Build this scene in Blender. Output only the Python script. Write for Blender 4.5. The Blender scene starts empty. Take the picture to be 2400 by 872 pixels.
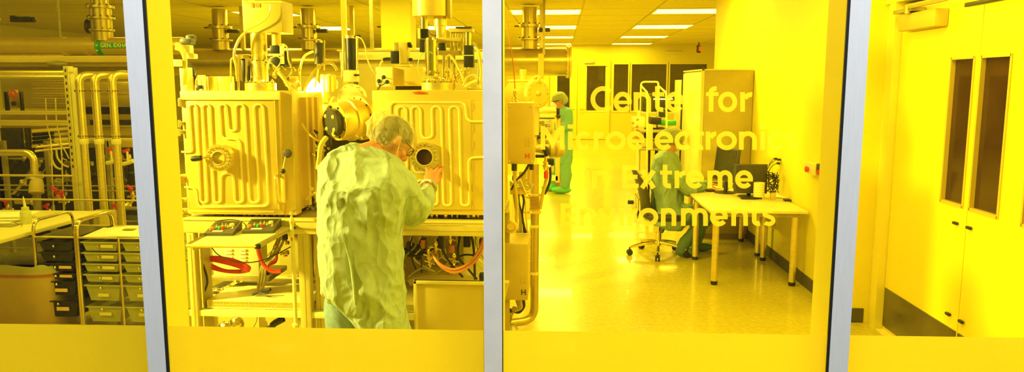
import bpy, bmesh, math, random
from math import sin, cos, pi, radians, atan, hypot, sqrt
from mathutils import Vector, Matrix, noise, Quaternion
V = Vector
R = random.Random(7)
SC = bpy.context.scene
COL = SC.collection
# ------------------------------------------------------------------ camera
HEYE, FPX = 1.8, 1750.0
TH = atan(239 / 1750.0)
YAW = atan(112 / 1750.0 * cos(TH))
cam = bpy.data.cameras.new('camera')
cam.sensor_width = 36.0
cam.lens = FPX / 2400.0 * 36.0
cam.clip_start = 0.05
cam.clip_end = 200
co = bpy.data.objects.new('camera', cam)
COL.objects.link(co)
co.location = (0, 0, HEYE)
co.rotation_euler = (pi / 2 - TH, 0, YAW)
SC.camera = co
FW = V((-sin(YAW) * cos(TH), cos(YAW) * cos(TH), -sin(TH)))
RT = V((cos(YAW), sin(YAW), 0))
UP = RT.cross(FW)


def ray(px, py):
    return FW + RT * (px - 1200) / FPX - UP * (py - 436) / FPX


def A(px, py, y):            # the point at depth y that the photo shows at (px, py)
    d = ray(px, py)
    return d * (y / d.y) + V((0, 0, HEYE))


def AX(px, py, x):
    d = ray(px, py)
    return d * (x / d.x) + V((0, 0, HEYE))


def AZ(px, py, z=0):
    d = ray(px, py)
    return d * ((z - HEYE) / d.z) + V((0, 0, HEYE))


# ------------------------------------------------------------------ materials
def mat(name, color, rough=0.5, metal=0.0, var=0.08, scale=8.0, bump=0.0, bscale=60.0, emit=None, estr=0.0,
        trans=0.0, sss=0.0, coat=0.0, spec=0.5, stretch=None, transl=0.0):
    m = bpy.data.materials.new(name)
    m.use_nodes = True
    nt = m.node_tree
    N, L = nt.nodes, nt.links
    b = N['Principled BSDF']
    out = N['Material Output']
    b.inputs['Roughness'].default_value = rough
    b.inputs['Metallic'].default_value = metal
    b.inputs['Specular IOR Level'].default_value = spec
    b.inputs['Coat Weight'].default_value = coat
    tc = N.new('ShaderNodeTexCoord')
    mp = N.new('ShaderNodeMapping')
    L.new(tc.outputs['Object'], mp.inputs['Vector'])
    if stretch:
        mp.inputs['Scale'].default_value = stretch
    nz = N.new('ShaderNodeTexNoise')
    nz.inputs['Scale'].default_value = scale
    nz.inputs['Detail'].default_value = 3
    L.new(mp.outputs[0], nz.inputs['Vector'])
    mr = N.new('ShaderNodeMapRange')
    mr.inputs['From Min'].default_value = 0.3
    mr.inputs['From Max'].default_value = 0.7
    mr.inputs['To Min'].default_value = 1 - var
    mr.inputs['To Max'].default_value = 1 + var
    L.new(nz.outputs['Fac'], mr.inputs['Value'])
    vm = N.new('ShaderNodeVectorMath')
    vm.operation = 'SCALE'
    vm.inputs[0].default_value = color[:3]
    L.new(mr.outputs[0], vm.inputs['Scale'])
    L.new(vm.outputs['Vector'], b.inputs['Base Color'])
    if bump:
        nb = N.new('ShaderNodeTexNoise')
        nb.inputs['Scale'].default_value = bscale
        L.new(mp.outputs[0], nb.inputs['Vector'])
        bp = N.new('ShaderNodeBump')
        bp.inputs['Strength'].default_value = bump
        bp.inputs['Distance'].default_value = 0.01
        L.new(nb.outputs['Fac'], bp.inputs['Height'])
        L.new(bp.outputs[0], b.inputs['Normal'])
    if emit:
        b.inputs['Emission Color'].default_value = (*emit, 1)
        b.inputs['Emission Strength'].default_value = estr
    sh = b.outputs[0]
    if transl:
        t = N.new('ShaderNodeBsdfTranslucent')
        L.new(vm.outputs['Vector'], t.inputs['Color'])
        mx = N.new('ShaderNodeMixShader')
        mx.inputs[0].default_value = transl
        L.new(sh, mx.inputs[1]); L.new(t.outputs[0], mx.inputs[2])
        sh = mx.outputs[0]
    if trans:
        t = N.new('ShaderNodeBsdfTransparent')
        t.inputs['Color'].default_value = (1, 1, 1, 1)
        mx = N.new('ShaderNodeMixShader')
        mx.inputs[0].default_value = trans
        L.new(sh, mx.inputs[1]); L.new(t.outputs[0], mx.inputs[2])
        sh = mx.outputs[0]
    L.new(sh, out.inputs['Surface'])
    return m


def glassmat(name, tint, refl=0.5, rough=0.0):
    m = bpy.data.materials.new(name)
    m.use_nodes = True
    nt = m.node_tree
    N, L = nt.nodes, nt.links
    N.remove(N['Principled BSDF'])
    t = N.new('ShaderNodeBsdfTransparent')
    g = N.new('ShaderNodeBsdfGlossy')
    g.inputs['Roughness'].default_value = rough
    lw = N.new('ShaderNodeFresnel')
    lw.inputs['IOR'].default_value = 1.45
    ml = N.new('ShaderNodeMath'); ml.operation = 'MULTIPLY'
    ml.inputs[1].default_value = refl
    L.new(lw.outputs[0], ml.inputs[0])
    nz = N.new('ShaderNodeTexNoise'); nz.inputs['Scale'].default_value = 1.5
    tc = N.new('ShaderNodeTexCoord'); L.new(tc.outputs['Object'], nz.inputs['Vector'])
    mr = N.new('ShaderNodeMapRange')
    mr.inputs['To Min'].default_value = 0.985; mr.inputs['To Max'].default_value = 1.0
    L.new(nz.outputs['Fac'], mr.inputs['Value'])
    vm = N.new('ShaderNodeVectorMath'); vm.operation = 'SCALE'
    vm.inputs[0].default_value = tint
    L.new(mr.outputs[0], vm.inputs['Scale'])
    L.new(vm.outputs['Vector'], t.inputs['Color'])
    mx = N.new('ShaderNodeMixShader')
    L.new(ml.outputs[0], mx.inputs[0])
    L.new(t.outputs[0], mx.inputs[1]); L.new(g.outputs[0], mx.inputs[2])
    L.new(mx.outputs[0], N['Material Output'].inputs['Surface'])
    return m


M = {}
M['wall'] = mat('wall_paint', (0.82, 0.73, 0.012), 0.6, var=0.015, scale=2, bump=0.05, bscale=200)
M['ceil'] = mat('ceiling_tile', (0.78, 0.68, 0.012), 0.8, var=0.03, scale=3, bump=0.2, bscale=150)
M['jamb'] = mat('jamb_paint', (0.80, 0.73, 0.08), 0.45, var=0.01)
M['blue'] = mat('blue_grey_aluminium', (0.84, 0.89, 0.97), 0.45, 0.0, var=0.03, scale=30, stretch=(8, 8, 0.5), bump=0.08, bscale=400)
M['gask'] = mat('black_gasket', (0.008, 0.008, 0.006), 0.5, var=0.1)
M['steel'] = mat('brushed_steel', (0.86, 0.74, 0.20), 0.3, 0.8, var=0.06, scale=5, stretch=(1, 1, 12), bump=0.05, bscale=120)
M['chrome'] = mat('polished_steel', (0.86, 0.75, 0.30), 0.12, 1.0, var=0.05, scale=9)
M['gold'] = mat('warm_satin_steel', (0.76, 0.60, 0.09), 0.38, 0.45, var=0.05, scale=4, bump=0.03, bscale=90)
M['bright'] = mat('highlit_steel_tube', (0.95, 0.83, 0.28), 0.28, 0.35, var=0.03)  # tube highlights put into a paler colour than the door steel
M['alu'] = mat('anodised_aluminium', (0.74, 0.64, 0.16), 0.42, 0.4, var=0.05, scale=20)
M['dull'] = mat('dull_galvanised_metal', (0.42, 0.37, 0.10), 0.5, 0.6, var=0.15, scale=14)
M['duct'] = mat('duct_metal', (0.55, 0.45, 0.08), 0.3, 0.75, var=0.08, scale=6)
M['black'] = mat('black_plastic', (0.022, 0.022, 0.008), 0.4, var=0.2)
M['dark'] = mat('dark_olive_enamel', (0.05, 0.046, 0.012), 0.45, var=0.25, scale=20)
M['charcoal'] = mat('charcoal_plastic', (0.07, 0.066, 0.03), 0.5, var=0.1)
M['white'] = mat('white_enamel', (0.86, 0.80, 0.30), 0.4, var=0.03)
M['cream'] = mat('cream_laminate', (0.82, 0.75, 0.26), 0.35, var=0.03)
M['paper'] = mat('paper', (0.92, 0.90, 0.62), 0.7, var=0.03)
M['tan'] = mat('tan_enamel', (0.56, 0.44, 0.06), 0.45, var=0.06, scale=5)
M['olive'] = mat('olive_beige_enamel', (0.52, 0.43, 0.05), 0.5, var=0.04)
M['red'] = mat('red_rubber', (0.75, 0.06, 0.02), 0.35, var=0.1)
M['orange'] = mat('orange_plastic', (0.8, 0.25, 0.02), 0.4, var=0.1)
M['green'] = mat('green_label', (0.05, 0.42, 0.06), 0.5, var=0.05)
M['tube'] = mat('clear_yellow_tubing', (0.72, 0.64, 0.12), 0.25, var=0.1, trans=0.15)
M['tubeg'] = mat('green_wire', (0.25, 0.6, 0.05), 0.35, var=0.1)
M['copper'] = mat('copper_red_hose', (0.55, 0.22, 0.03), 0.35, 0.2, var=0.1)
M['cable'] = mat('grey_beige_cable', (0.36, 0.32, 0.10), 0.45, var=0.15)
M['blackc'] = mat('black_cable', (0.02, 0.02, 0.008), 0.35, var=0.1)
M['vinyl'] = mat('frosted_yellow_vinyl', (0.99, 0.84, 0.03), 0.6, var=0.01, transl=0.62, trans=0.22)
M['base'] = mat('dark_cove_base', (0.085, 0.075, 0.015), 0.5, var=0.1)
M['door'] = mat('door_paint', (0.84, 0.74, 0.015), 0.35, var=0.01)
M['kick'] = mat('kick_plate_metal', (0.16, 0.14, 0.03), 0.3, 0.6, var=0.08)
M['darkglass'] = mat('dark_glass', (0.05, 0.026, 0.008), 0.06, 0.0, var=0.3, scale=3)
M['lit'] = mat('ceiling_light_diffuser', (1, 0.95, 0.7), 0.5, var=0.0, emit=(1.0, 0.94, 0.7), estr=5.5)
M['skin'] = mat('skin', (0.62, 0.26, 0.11), 0.5, var=0.08, scale=30)
M['gown'] = mat('green_gown_fabric', (0.36, 0.46, 0.40), 0.7, var=0.04, scale=40, bump=0.15, bscale=300)
M['gownk'] = mat('dark_green_trouser_fabric', (0.13, 0.24, 0.15), 0.8, var=0.05, scale=40)
M['gownb'] = mat('blue_green_gown_fabric', (0.20, 0.46, 0.42), 0.8, var=0.05, scale=40)
M['gownd'] = mat('sage_green_gown_fabric', (0.28, 0.42, 0.32), 0.8, var=0.05, scale=40)
def crumple(m, sc, dist, dist2):
    nt = m.node_tree; N, L = nt.nodes, nt.links
    b = N['Principled BSDF']
    tc = [n for n in N if n.type == 'TEX_COORD'][0]
    nz = N.new('ShaderNodeTexNoise'); nz.inputs['Scale'].default_value = 5
    L.new(tc.outputs['Object'], nz.inputs['Vector'])
    ad = N.new('ShaderNodeVectorMath'); ad.operation = 'MULTIPLY_ADD'
    ad.inputs[1].default_value = (.12, .12, .12)
    L.new(nz.outputs['Color'], ad.inputs[0]); L.new(tc.outputs['Object'], ad.inputs[2])
    mp = N.new('ShaderNodeMapping'); mp.inputs['Scale'].default_value = (1, 1, .36); mp.inputs['Rotation'].default_value = (.2, .35, 0)
    L.new(ad.outputs[0], mp.inputs['Vector'])
    prev = None
    for s_, d_ in ((sc, dist), (sc * 2.7, dist2)):
        v = N.new('ShaderNodeTexVoronoi'); v.feature = 'F1'; v.inputs['Scale'].default_value = s_
        L.new(mp.outputs[0], v.inputs['Vector'])
        bp = N.new('ShaderNodeBump'); bp.inputs['Strength'].default_value = .9; bp.inputs['Distance'].default_value = d_
        L.new(v.outputs['Distance'], bp.inputs['Height'])
        if prev: L.new(prev.outputs[0], bp.inputs['Normal'])
        prev = bp
    L.new(prev.outputs[0], b.inputs['Normal'])


M['jeans'] = mat('blue_jeans', (0.22, 0.33, 0.45), 0.85, var=0.12, scale=50)
crumple(M['gown'], 8, .06, .014)
crumple(M['gownd'], 7, .06, .014)
M['hair'] = mat('grey_brown_hair', (0.09, 0.07, 0.025), 0.6, var=0.5, scale=60)
M['cap'] = mat('translucent_bouffant_fabric', (0.86, 0.80, 0.40), 0.7, var=0.04, scale=60, trans=0.6, transl=0.4)
M['capd'] = mat('green_bouffant_fabric', (0.52, 0.58, 0.28), 0.7, var=0.08, scale=60, trans=0.15, transl=0.3)
crumple(M['cap'], 26, .03, .008)
M['mask'] = mat('mask_fabric', (0.72, 0.9, 1.0), 0.8, var=0.03)
M['bluel'] = mat('pale_blue_screen_strip', (0.8, 0.8, 0.8), 0.4, emit=(0.75, 0.8, 1.0), estr=4)
M['foil'] = mat('crumpled_foil', (0.88, 0.8, 0.35), 0.18, 1.0, var=0.05, bump=0.9, bscale=25)
M['milky'] = mat('milky_drawer_plastic', (0.80, 0.82, 0.30), 0.25, var=0.06, trans=0.22, transl=0.3, coat=0.3)
M['smoke'] = mat('black_drawer_plastic', (0.035, 0.035, 0.012), 0.22, var=0.2, trans=0.08)
M['binp'] = mat('yellow_bin_plastic', (0.66, 0.50, 0.10), 0.4, var=0.05)


# floor with vinyl tiles
def floormat():
    m = mat('vinyl_tile_floor', (0.56, 0.49, 0.02), 0.24, 0.0, var=0.10, scale=25, bump=0.02, bscale=30, coat=0.2)
    nt = m.node_tree
    N, L = nt.nodes, nt.links
    b = N['Principled BSDF']
    tc = [n for n in N if n.type == 'TEX_COORD'][0]
    br = N.new('ShaderNodeTexBrick')
    br.offset = 0
    br.inputs['Scale'].default_value = 1.0
    br.inputs['Brick Width'].default_value = 0.61
    br.inputs['Row Height'].default_value = 0.61
    br.inputs['Mortar Size'].default_value = 0.002
    br.inputs['Color1'].default_value = (1, 1, 1, 1)
    br.inputs['Color2'].default_value = (0.95, 0.95, 0.95, 1)
    br.inputs['Mortar'].default_value = (0.8, 0.8, 0.8, 1)
    L.new(tc.outputs['Object'], br.inputs['Vector'])
    sp = N.new('ShaderNodeTexVoronoi'); sp.inputs['Scale'].default_value = 40
    L.new(tc.outputs['Object'], sp.inputs['Vector'])
    mr = N.new('ShaderNodeMapRange')
    mr.inputs['From Max'].default_value = 0.18
    mr.inputs['To Min'].default_value = 0.86
    L.new(sp.outputs['Distance'], mr.inputs['Value'])
    v1 = N.new('ShaderNodeVectorMath'); v1.operation = 'MULTIPLY'
    old = b.inputs['Base Color'].links[0].from_socket
    L.new(old, v1.inputs[0]); L.new(br.outputs['Color'], v1.inputs[1])
    v2 = N.new('ShaderNodeVectorMath'); v2.operation = 'SCALE'
    L.new(v1.outputs[0], v2.inputs[0]); L.new(mr.outputs[0], v2.inputs['Scale'])
    L.new(v2.outputs[0], b.inputs['Base Color'])
    return m


M['floor'] = floormat()


# ------------------------------------------------------------------ mesh builder
def frame(z):
    z = z.normalized()
    a = V((0, 0, 1)) if abs(z.z) < 0.9 else V((1, 0, 0))
    x = a.cross(z).normalized()
    return x, z.cross(x), z


LOC = {}


class MB:
    def __init__(s):
        s.v = []
        s.f = []

    def add(s, vs, fs):
        o = len(s.v)
        s.v += [V(p) for p in vs]
        s.f += [tuple(o + i for i in f) for f in fs]
        return s

    def box(s, c, d, rot=None, bev=0.0):
        c = V(c)
        h = [x / 2 for x in d]
        mt = rot if rot else Matrix.Identity(3)
        b = min(bev, min(h) * 0.9)
        if b <= 0:
            vs = [c + mt @ V((sx * h[0], sy * h[1], sz * h[2])) for sx in (-1, 1) for sy in (-1, 1) for sz in (-1, 1)]
            return s.add(vs, [(0, 1, 3, 2), (4, 6, 7, 5), (0, 4, 5, 1), (2, 3, 7, 6), (0, 2, 6, 4), (1, 5, 7, 3)])
        bm = bmesh.new()
        bmesh.ops.create_cube(bm, size=1)
        for v in bm.verts:
            v.co = V((v.co.x * d[0], v.co.y * d[1], v.co.z * d[2]))
        bmesh.ops.bevel(bm, geom=bm.edges[:], offset=b, segments=2, affect='EDGES', profile=0.5)
        bm.verts.index_update()
        vs = [c + mt @ v.co for v in bm.verts]
        fs = [[v.index for v in f.verts] for f in bm.faces]
        bm.free()
        return s.add(vs, fs)

    def bb(s, x0, x1, y0, y1, z0, z1, bev=0.0):
        return s.box(((x0 + x1) / 2, (y0 + y1) / 2, (z0 + z1) / 2), (abs(x1 - x0), abs(y1 - y0), abs(z1 - z0)), None, bev)

    def cyl(s, p0, p1, r, r2=None, n=20, caps=True):
        p0, p1 = V(p0), V(p1)
        r2 = r if r2 is None else r2
        x, y, z = frame(p1 - p0)
        vs = []
        for p, rr in ((p0, r), (p1, r2)):
            for i in range(n):
                a = 2 * pi * i / n
                vs.append(p + x * cos(a) * rr + y * sin(a) * rr)
        fs = [(i, (i + 1) % n, n + (i + 1) % n, n + i) for i in range(n)]
        if caps:
            fs.append(tuple(range(n - 1, -1, -1)))
            fs.append(tuple(range(n, 2 * n)))
        return s.add(vs, fs)

    def lathe(s, p, axis, prof, n=28, caps=True):       # prof: list of (distance along axis, radius)
        p = V(p)
        x, y, z = frame(V(axis))
        vs = []
        for (t, r) in prof:
            for i in range(n):
                a = 2 * pi * i / n
                vs.append(p + z * t + (x * cos(a) + y * sin(a)) * max(r, 1e-5))
        fs = []
        for k in range(len(prof) - 1):
            for i in range(n):
                j = (i + 1) % n
                fs.append((k * n + i, k * n + j, (k + 1) * n + j, (k + 1) * n + i))
        if caps:
            fs.append(tuple(range(n - 1, -1, -1)))
            fs.append(tuple(range((len(prof) - 1) * n, len(prof) * n)))
        return s.add(vs, fs)

    def tube(s, pts, r, n=10, closed=False, smooth=0, flat=1.0):
        pts = [V(p) for p in pts]
        if smooth:
            pts = spline(pts, smooth, closed)
        m = len(pts)
        tang = []
        for i in range(m):
            a = pts[(i - 1) % m] if (closed or i > 0) else pts[i]
            b = pts[(i + 1) % m] if (closed or i < m - 1) else pts[i]
            t = b - a
            tang.append(t.normalized() if t.length > 1e-9 else V((0, 0, 1)))
        x, y, z = frame(tang[0])
        rr = r if callable(r) else (lambda t: r)
        vs = []
        for i in range(m):
            if i:
                q = tang[i - 1].rotation_difference(tang[i])
                x = q @ x
            y = tang[i].cross(x).normalized()
            x = y.cross(tang[i]).normalized()
            ra = rr(i / max(1, m - 1))
            for k in range(n):
                a = 2 * pi * k / n
                vs.append(pts[i] + x * cos(a) * ra + y * sin(a) * ra * flat)
        fs = []
        for i in range(m if closed else m - 1):
            i2 = (i + 1) % m
            for k in range(n):
                k2 = (k + 1) % n
                fs.append((i * n + k, i * n + k2, i2 * n + k2, i2 * n + k))
        if not closed:
            fs.append(tuple(range(n - 1, -1, -1)))
            fs.append(tuple(range((m - 1) * n, m * n)))
        return s.add(vs, fs)

    def ball(s, c, r, n=14, rot=None):
        c = V(c)
        r = V(r) if hasattr(r, '__len__') else V((r, r, r))
        mt = rot if rot else Matrix.Identity(3)
        h = n // 2
        vs, fs = [], []
        for i in range(h + 1):
            t = pi * i / h
            for k in range(n):
                a = 2 * pi * k / n
                q = V((sin(t) * cos(a) * r.x, sin(t) * sin(a) * r.y, cos(t) * r.z))
                if i in (0, h):
                    q = V((1e-6 * cos(a), 1e-6 * sin(a), cos(t) * r.z))
                vs.append(c + mt @ q)
        for i in range(h):
            for k in range(n):
                k2 = (k + 1) % n
                fs.append((i * n + k, (i + 1) * n + k, (i + 1) * n + k2, i * n + k2))
        return s.add(vs, fs)

    def prism(s, poly, d):                    # polygon of 3-D points pushed along vector d
        n = len(poly)
        d = V(d)
        vs = [V(p) for p in poly] + [V(p) + d for p in poly]
        fs = [tuple(range(n - 1, -1, -1)), tuple(range(n, 2 * n))]
        fs += [(i, (i + 1) % n, n + (i + 1) % n, n + i) for i in range(n)]
        return s.add(vs, fs)

    def loft(s, rings, caps=True):
        n = len(rings[0])
        vs = [p for r in rings for p in r]
        fs = []
        for k in range(len(rings) - 1):
            for i in range(n):
                j = (i + 1) % n
                fs.append((k * n + i, k * n + j, (k + 1) * n + j, (k + 1) * n + i))
        if caps:
            fs.append(tuple(range(n - 1, -1, -1)))
            fs.append(tuple(range((len(rings) - 1) * n, len(rings) * n)))
        return s.add(vs, fs)

    def build(s, name, m, parent=None, smooth=True, loc=None, ang=35, recalc=True):
        if parent is not None:
            o0 = LOC[parent.name]
        elif loc is not None:
            o0 = V(loc)
        else:
            xs = [p.x for p in s.v]; ys = [p.y for p in s.v]; zs = [p.z for p in s.v]
            o0 = V(((min(xs) + max(xs)) / 2, (min(ys) + max(ys)) / 2, min(zs)))
        me = bpy.data.meshes.new(name)
        me.from_pydata([tuple(p - o0) for p in s.v], [], s.f)
        if recalc:
            bm = bmesh.new(); bm.from_mesh(me)
            bmesh.ops.recalc_face_normals(bm, faces=bm.faces[:])
            bm.to_mesh(me); bm.free()
        me.materials.append(M[m] if isinstance(m, str) else m)
        if smooth:
            me.polygons.foreach_set('use_smooth', [True] * len(me.polygons))
            me.set_sharp_from_angle(angle=radians(ang))
        o = bpy.data.objects.new(name, me)
        COL.objects.link(o)
        if parent is not None:
            o.parent = parent
            LOC[o.name] = o0
        else:
            o.location = o0
            LOC[o.name] = o0
        return o


def spline(pts, k=6, closed=False):
    m = len(pts)
    out = []
    rng = range(m if closed else m - 1)
    for i in rng:
        if closed:
            p0, p1, p2, p3 = pts[(i - 1) % m], pts[i], pts[(i + 1) % m], pts[(i + 2) % m]
        else:
            p0, p1, p2, p3 = pts[max(i - 1, 0)], pts[i], pts[i + 1], pts[min(i + 2, m - 1)]
        for j in range(k):
            t = j / k
            out.append(0.5 * ((2 * p1) + (p2 - p0) * t + (2 * p0 - 5 * p1 + 4 * p2 - p3) * t * t + (3 * p1 - p0 - 3 * p2 + p3) * t ** 3))
    if not closed:
        out.append(pts[-1])
    return out


def fillet(pts, r, k=5):
    pts = [V(p) for p in pts]
    out = [pts[0]]
    for i in range(1, len(pts) - 1):
        a, b, c = pts[i - 1], pts[i], pts[i + 1]
        u = (a - b); w = (c - b)
        rr = min(r, u.length * 0.5, w.length * 0.5)
        p, q = b + u.normalized() * rr, b + w.normalized() * rr
        for j in range(k + 1):
            t = j / k
            out.append(p * (1 - t) ** 2 + b * 2 * t * (1 - t) + q * t * t)
    out.append(pts[-1])
    return out


def thing(name, label, cat, loc=(0, 0, 0), group=None):
    o = bpy.data.objects.new(name, None)
    o.empty_display_size = 0.1
    COL.objects.link(o)
    o.location = loc
    LOC[o.name] = V(loc)
    o['label'] = label; o['category'] = cat
    if group:
        o['group'] = group
    return o


def tag(o, label, cat, group=None, kind=None):
    o['label'] = label; o['category'] = cat
    if group:
        o['group'] = group
    if kind:
        o['kind'] = kind
    return o


def struct(o, label=None, cat=None):
    o['kind'] = 'structure'
    if label:
        o['label'] = label
    if cat:
        o['category'] = cat
    return o


def copy_tree(o, delta, label=None, parent=None):
    c = o.copy()
    COL.objects.link(c)
    if parent is not None:
        c.parent = parent
    else:
        c.location = o.location + V(delta)
        LOC[c.name] = LOC[o.name] + V(delta)
    if label:
        c['label'] = label
    for ch in list(o.children):
        copy_tree(ch, delta, None, c)
    return c


def textmesh(txt, size, origin, ux, uy, m, parent, name='lettering', depth=0.0006, align='CENTER', bold=0.0):
    cu = bpy.data.curves.new('t', 'FONT')
    cu.body = txt; cu.size = size; cu.align_x = align; cu.align_y = 'CENTER'; cu.extrude = depth; cu.offset = bold
    ob = bpy.data.objects.new('t', cu)
    COL.objects.link(ob)
    dg = bpy.context.evaluated_depsgraph_get()
    me = bpy.data.meshes.new_from_object(ob.evaluated_get(dg))
    bpy.data.objects.remove(ob)
    ux, uy = V(ux).normalized(), V(uy).normalized()
    uz = ux.cross(uy)
    vs = [V(origin) + ux * v.co.x + uy * v.co.y + uz * v.co.z for v in me.vertices]
    fs = [tuple(p.vertices) for p in me.polygons]
    mb = MB(); mb.add(vs, fs)
    return mb.build(name, m, parent, smooth=False, recalc=False)


# ------------------------------------------------------------------ the room
CEIL = 3.06
BACK = 24.6
XL, XR2 = -12.0, 6.5
WX = 2.21            # right wall
YCOL = 10.9          # where the right wall ends
YJOG, DX = 5.66, 2.38

b = MB(); b.bb(XL - .1, XR2 + .1, -1.5, BACK + .1, -0.1, 0)
struct(b.build('floor', 'floor', loc=(0, 0, 0), smooth=False))
b = MB(); b.bb(XL - .1, XR2 + .1, 1.7, BACK + .1, CEIL, CEIL + .1)
struct(b.build('ceiling', 'ceil', loc=(0, 0, CEIL), smooth=False))
b = MB(); b.bb(XL - .1, XL, 1.7, BACK, 0, CEIL)
struct(b.build('wall_left', 'wall', smooth=False))
b = MB()
b.bb(WX, WX + .15, YJOG + .12, YCOL, 0, CEIL)
b.bb(WX, DX + .12, YJOG, YJOG + .12, 0, CEIL)
b.bb(WX, XR2, YCOL, YCOL + .12, 0, CEIL)
b.bb(DX, DX + .12, 1.6, 3.4, 0, CEIL)
b.bb(DX + .13, DX + .2, 3.3, YJOG, 0, CEIL)
b.bb(DX, DX + .12, 3.4, YJOG, 2.461, CEIL)
struct(b.build('wall_right', 'wall', smooth=False))
b = MB(); b.bb(XR2, XR2 + .1, YCOL, BACK, 0, CEIL)
struct(b.build('wall_far_right', 'wall', smooth=False))
# ceiling grid rails
for i, x in enumerate((-7.0, -5.77, -4.72, -3.1, -2.04, -.87, .37, 1.61, 2.83, 4.4)):
    b = MB(); b.bb(x - .012, x + .012, 1.9, BACK, CEIL - .006, CEIL + .01)
    o = struct(b.build('trim_%d' % (i + 10), 'olive', smooth=False))
b = MB()
for k in range(2, 19):
    b.bb(XL, XR2, 2 + 1.22 * k, 2 + 1.22 * k + .02, CEIL - .004, CEIL + .01)
struct(b.build('trim_30', 'ceil', smooth=False))
b = MB()
b.bb(WX - .012, WX + .01, YJOG, YCOL, 0, .11, .004)
b.bb(WX - .012, DX - .06, YJOG - .012, YJOG + .01, 0, .11, .004)
struct(b.build('baseboard_right', 'base', smooth=False))

# back wall: solid pieces around its openings (px given at the wall's depth)
def bx(px): return (px - 1312) / 1750 * BACK
def bz(py): return 1.8 - (py - 197) / 1750 * BACK
wz0, wz1 = bz(258), bz(152)
b = MB()
xs = [XL, bx(1305), bx(1336), bx(1373), bx(1418), bx(1435), bx(1470), bx(1476), bx(1557), bx(1563), bx(1648), XR2]
b.bb(XL, XR2, BACK, BACK + .15, wz1, CEIL)
b.bb(XL, XR2, BACK, BACK + .15, 0, wz0)
for a, c in ((0, 1), (2, 3), (4, 5), (6, 7), (8, 9), (10, 11)):
    b.bb(xs[a], xs[c], BACK, BACK + .15, wz0, wz1)
struct(b.build('wall_back', 'wall', smooth=False))
# room beyond the back windows: a dim corridor wall with a rail
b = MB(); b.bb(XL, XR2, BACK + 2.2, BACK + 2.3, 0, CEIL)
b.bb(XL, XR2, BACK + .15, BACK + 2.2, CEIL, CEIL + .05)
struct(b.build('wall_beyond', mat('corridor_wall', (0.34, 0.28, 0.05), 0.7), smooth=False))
M['wglass'] = glassmat('clear_glass', (0.8, 0.76, 0.5), 0.8)
n = 5
for a in (1, 3, 5, 7, 9):
    b = MB(); b.bb(xs[a], xs[a + 1], BACK + .05, BACK + .06, wz0, wz1)
    w = struct(b.build('window_%d' % n, 'wglass', smooth=False), 'glazed opening in the far wall', 'window')
    del w['label'], w['category']
    f = MB()
    t = .05
    f.bb(xs[a] - t, xs[a] + t * .3, BACK - .02, BACK + .04, wz0 - t, wz1 + t)
    f.bb(xs[a + 1] - t * .3, xs[a + 1] + t, BACK - .02, BACK + .04, wz0 - t, wz1 + t)
    f.bb(xs[a] + t * .3, xs[a + 1] - t * .3, BACK - .02, BACK + .04, wz1, wz1 + t)
    f.bb(xs[a] + t * .3, xs[a + 1] - t * .3, BACK - .02, BACK + .04, wz0 - t, wz0)
    f.build('window_frame', 'jamb', w, smooth=False)
    n += 1
# double doors in the far wall (solid lower leaves around the glazed openings)
for k, (p0, p1) in enumerate(((1290, 1352), (1353, 1427))):
    b = MB()
    x0, x1 = bx(p0), bx(p1)
    g0, g1 = (bx(1303), bx(1338)) if k == 0 else (bx(1371), bx(1420))
    y0, y1 = BACK - .07, BACK - .025
    b.bb(x0, x1, y0, y1, .01, wz0 - .06); b.bb(x0, g0, y0, y1, wz0 - .06, wz1 - .05)
    b.bb(g1, x1, y0, y1, wz0 - .06, wz1 - .05); b.bb(x0, x1, y0, y1, wz1 - .05, wz1 + .15)
    d = struct(b.build('door_%d' % (k + 3), 'door', smooth=False))
    h = MB(); hx = x1 - .1 if k == 0 else x0 + .1
    h.tube([(hx, y0, .98), (hx, y0 - .05, .98), (hx + (-.12 if k == 0 else .12), y0 - .05, .98)], .012)
    h.build('door_handle', 'dull', d)
    c = MB(); c.bb(x0 + .2, x0 + .55, y0 - .06, y0, wz1 + .02, wz1 + .09, .01)
    c.build('door_closer', 'dull', d)

# ------------------------------------------------------------------ double door at the right (wall X = DX)
YH, YM, YE = 5.48, 4.475, 3.47
def leaf(idx, ya, yb, win, extra, hy):
    lo, hi = min(ya, yb), max(ya, yb)
    b = MB()
    x0, x1 = DX + .01, DX + .055
    w0, w1 = win
    zc = (1.08, 1.952)
    holes = sorted([win] + extra)
    b.bb(x0, x1, lo, hi, .012, zc[0]); b.bb(x0, x1, lo, hi, zc[1], 2.345)
    p = lo
    for (h0, h1) in holes:
        b.bb(x0, x1, p, h0, *zc); p = h1
    b.bb(x0, x1, p, hi, *zc)
    d = struct(b.build('door_%d' % idx, 'door', smooth=False))
    for (h0, h1) in holes:
        g = MB(); g.bb(DX + .03, DX + .036, h0, h1, *zc)
        gg = g.build('door_glass', 'darkglass', d, smooth=False)
        q = MB()
        for (a0, a1, c0, c1) in ((h0, h1, zc[1] - .006, zc[1] + .01), (h0, h1, zc[0] - .01, zc[0] + .006), (h0 - .01, h0 + .006, zc[0] - .01, zc[1] + .01), (h1 - .006, h1 + .01, zc[0] - .01, zc[1] + .01)):
            q.bb(DX + .003, DX + .03, a0, a1, c0, c1)
        q.build('glazing_bead', 'tan', d, smooth=False)
    k = MB(); k.bb(DX + .003, DX + .012, lo + .01, hi - .01, .04, .326, .002)
    k.build('kick_plate', 'kick', d)
    for zz in (.972, .408):
        h = MB(); h.box((DX - .002, hy, zz), (.02, .05, .02), None, .008)
        h.build('flush_pull', 'black', d)
    return d
d1 = leaf(1, YH, YM + .003, (4.528, 4.783), [], 4.575)
d2 = leaf(2, YM - .003, YE, (4.17, 4.454), [(3.6, 3.955)], 4.425)
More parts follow.
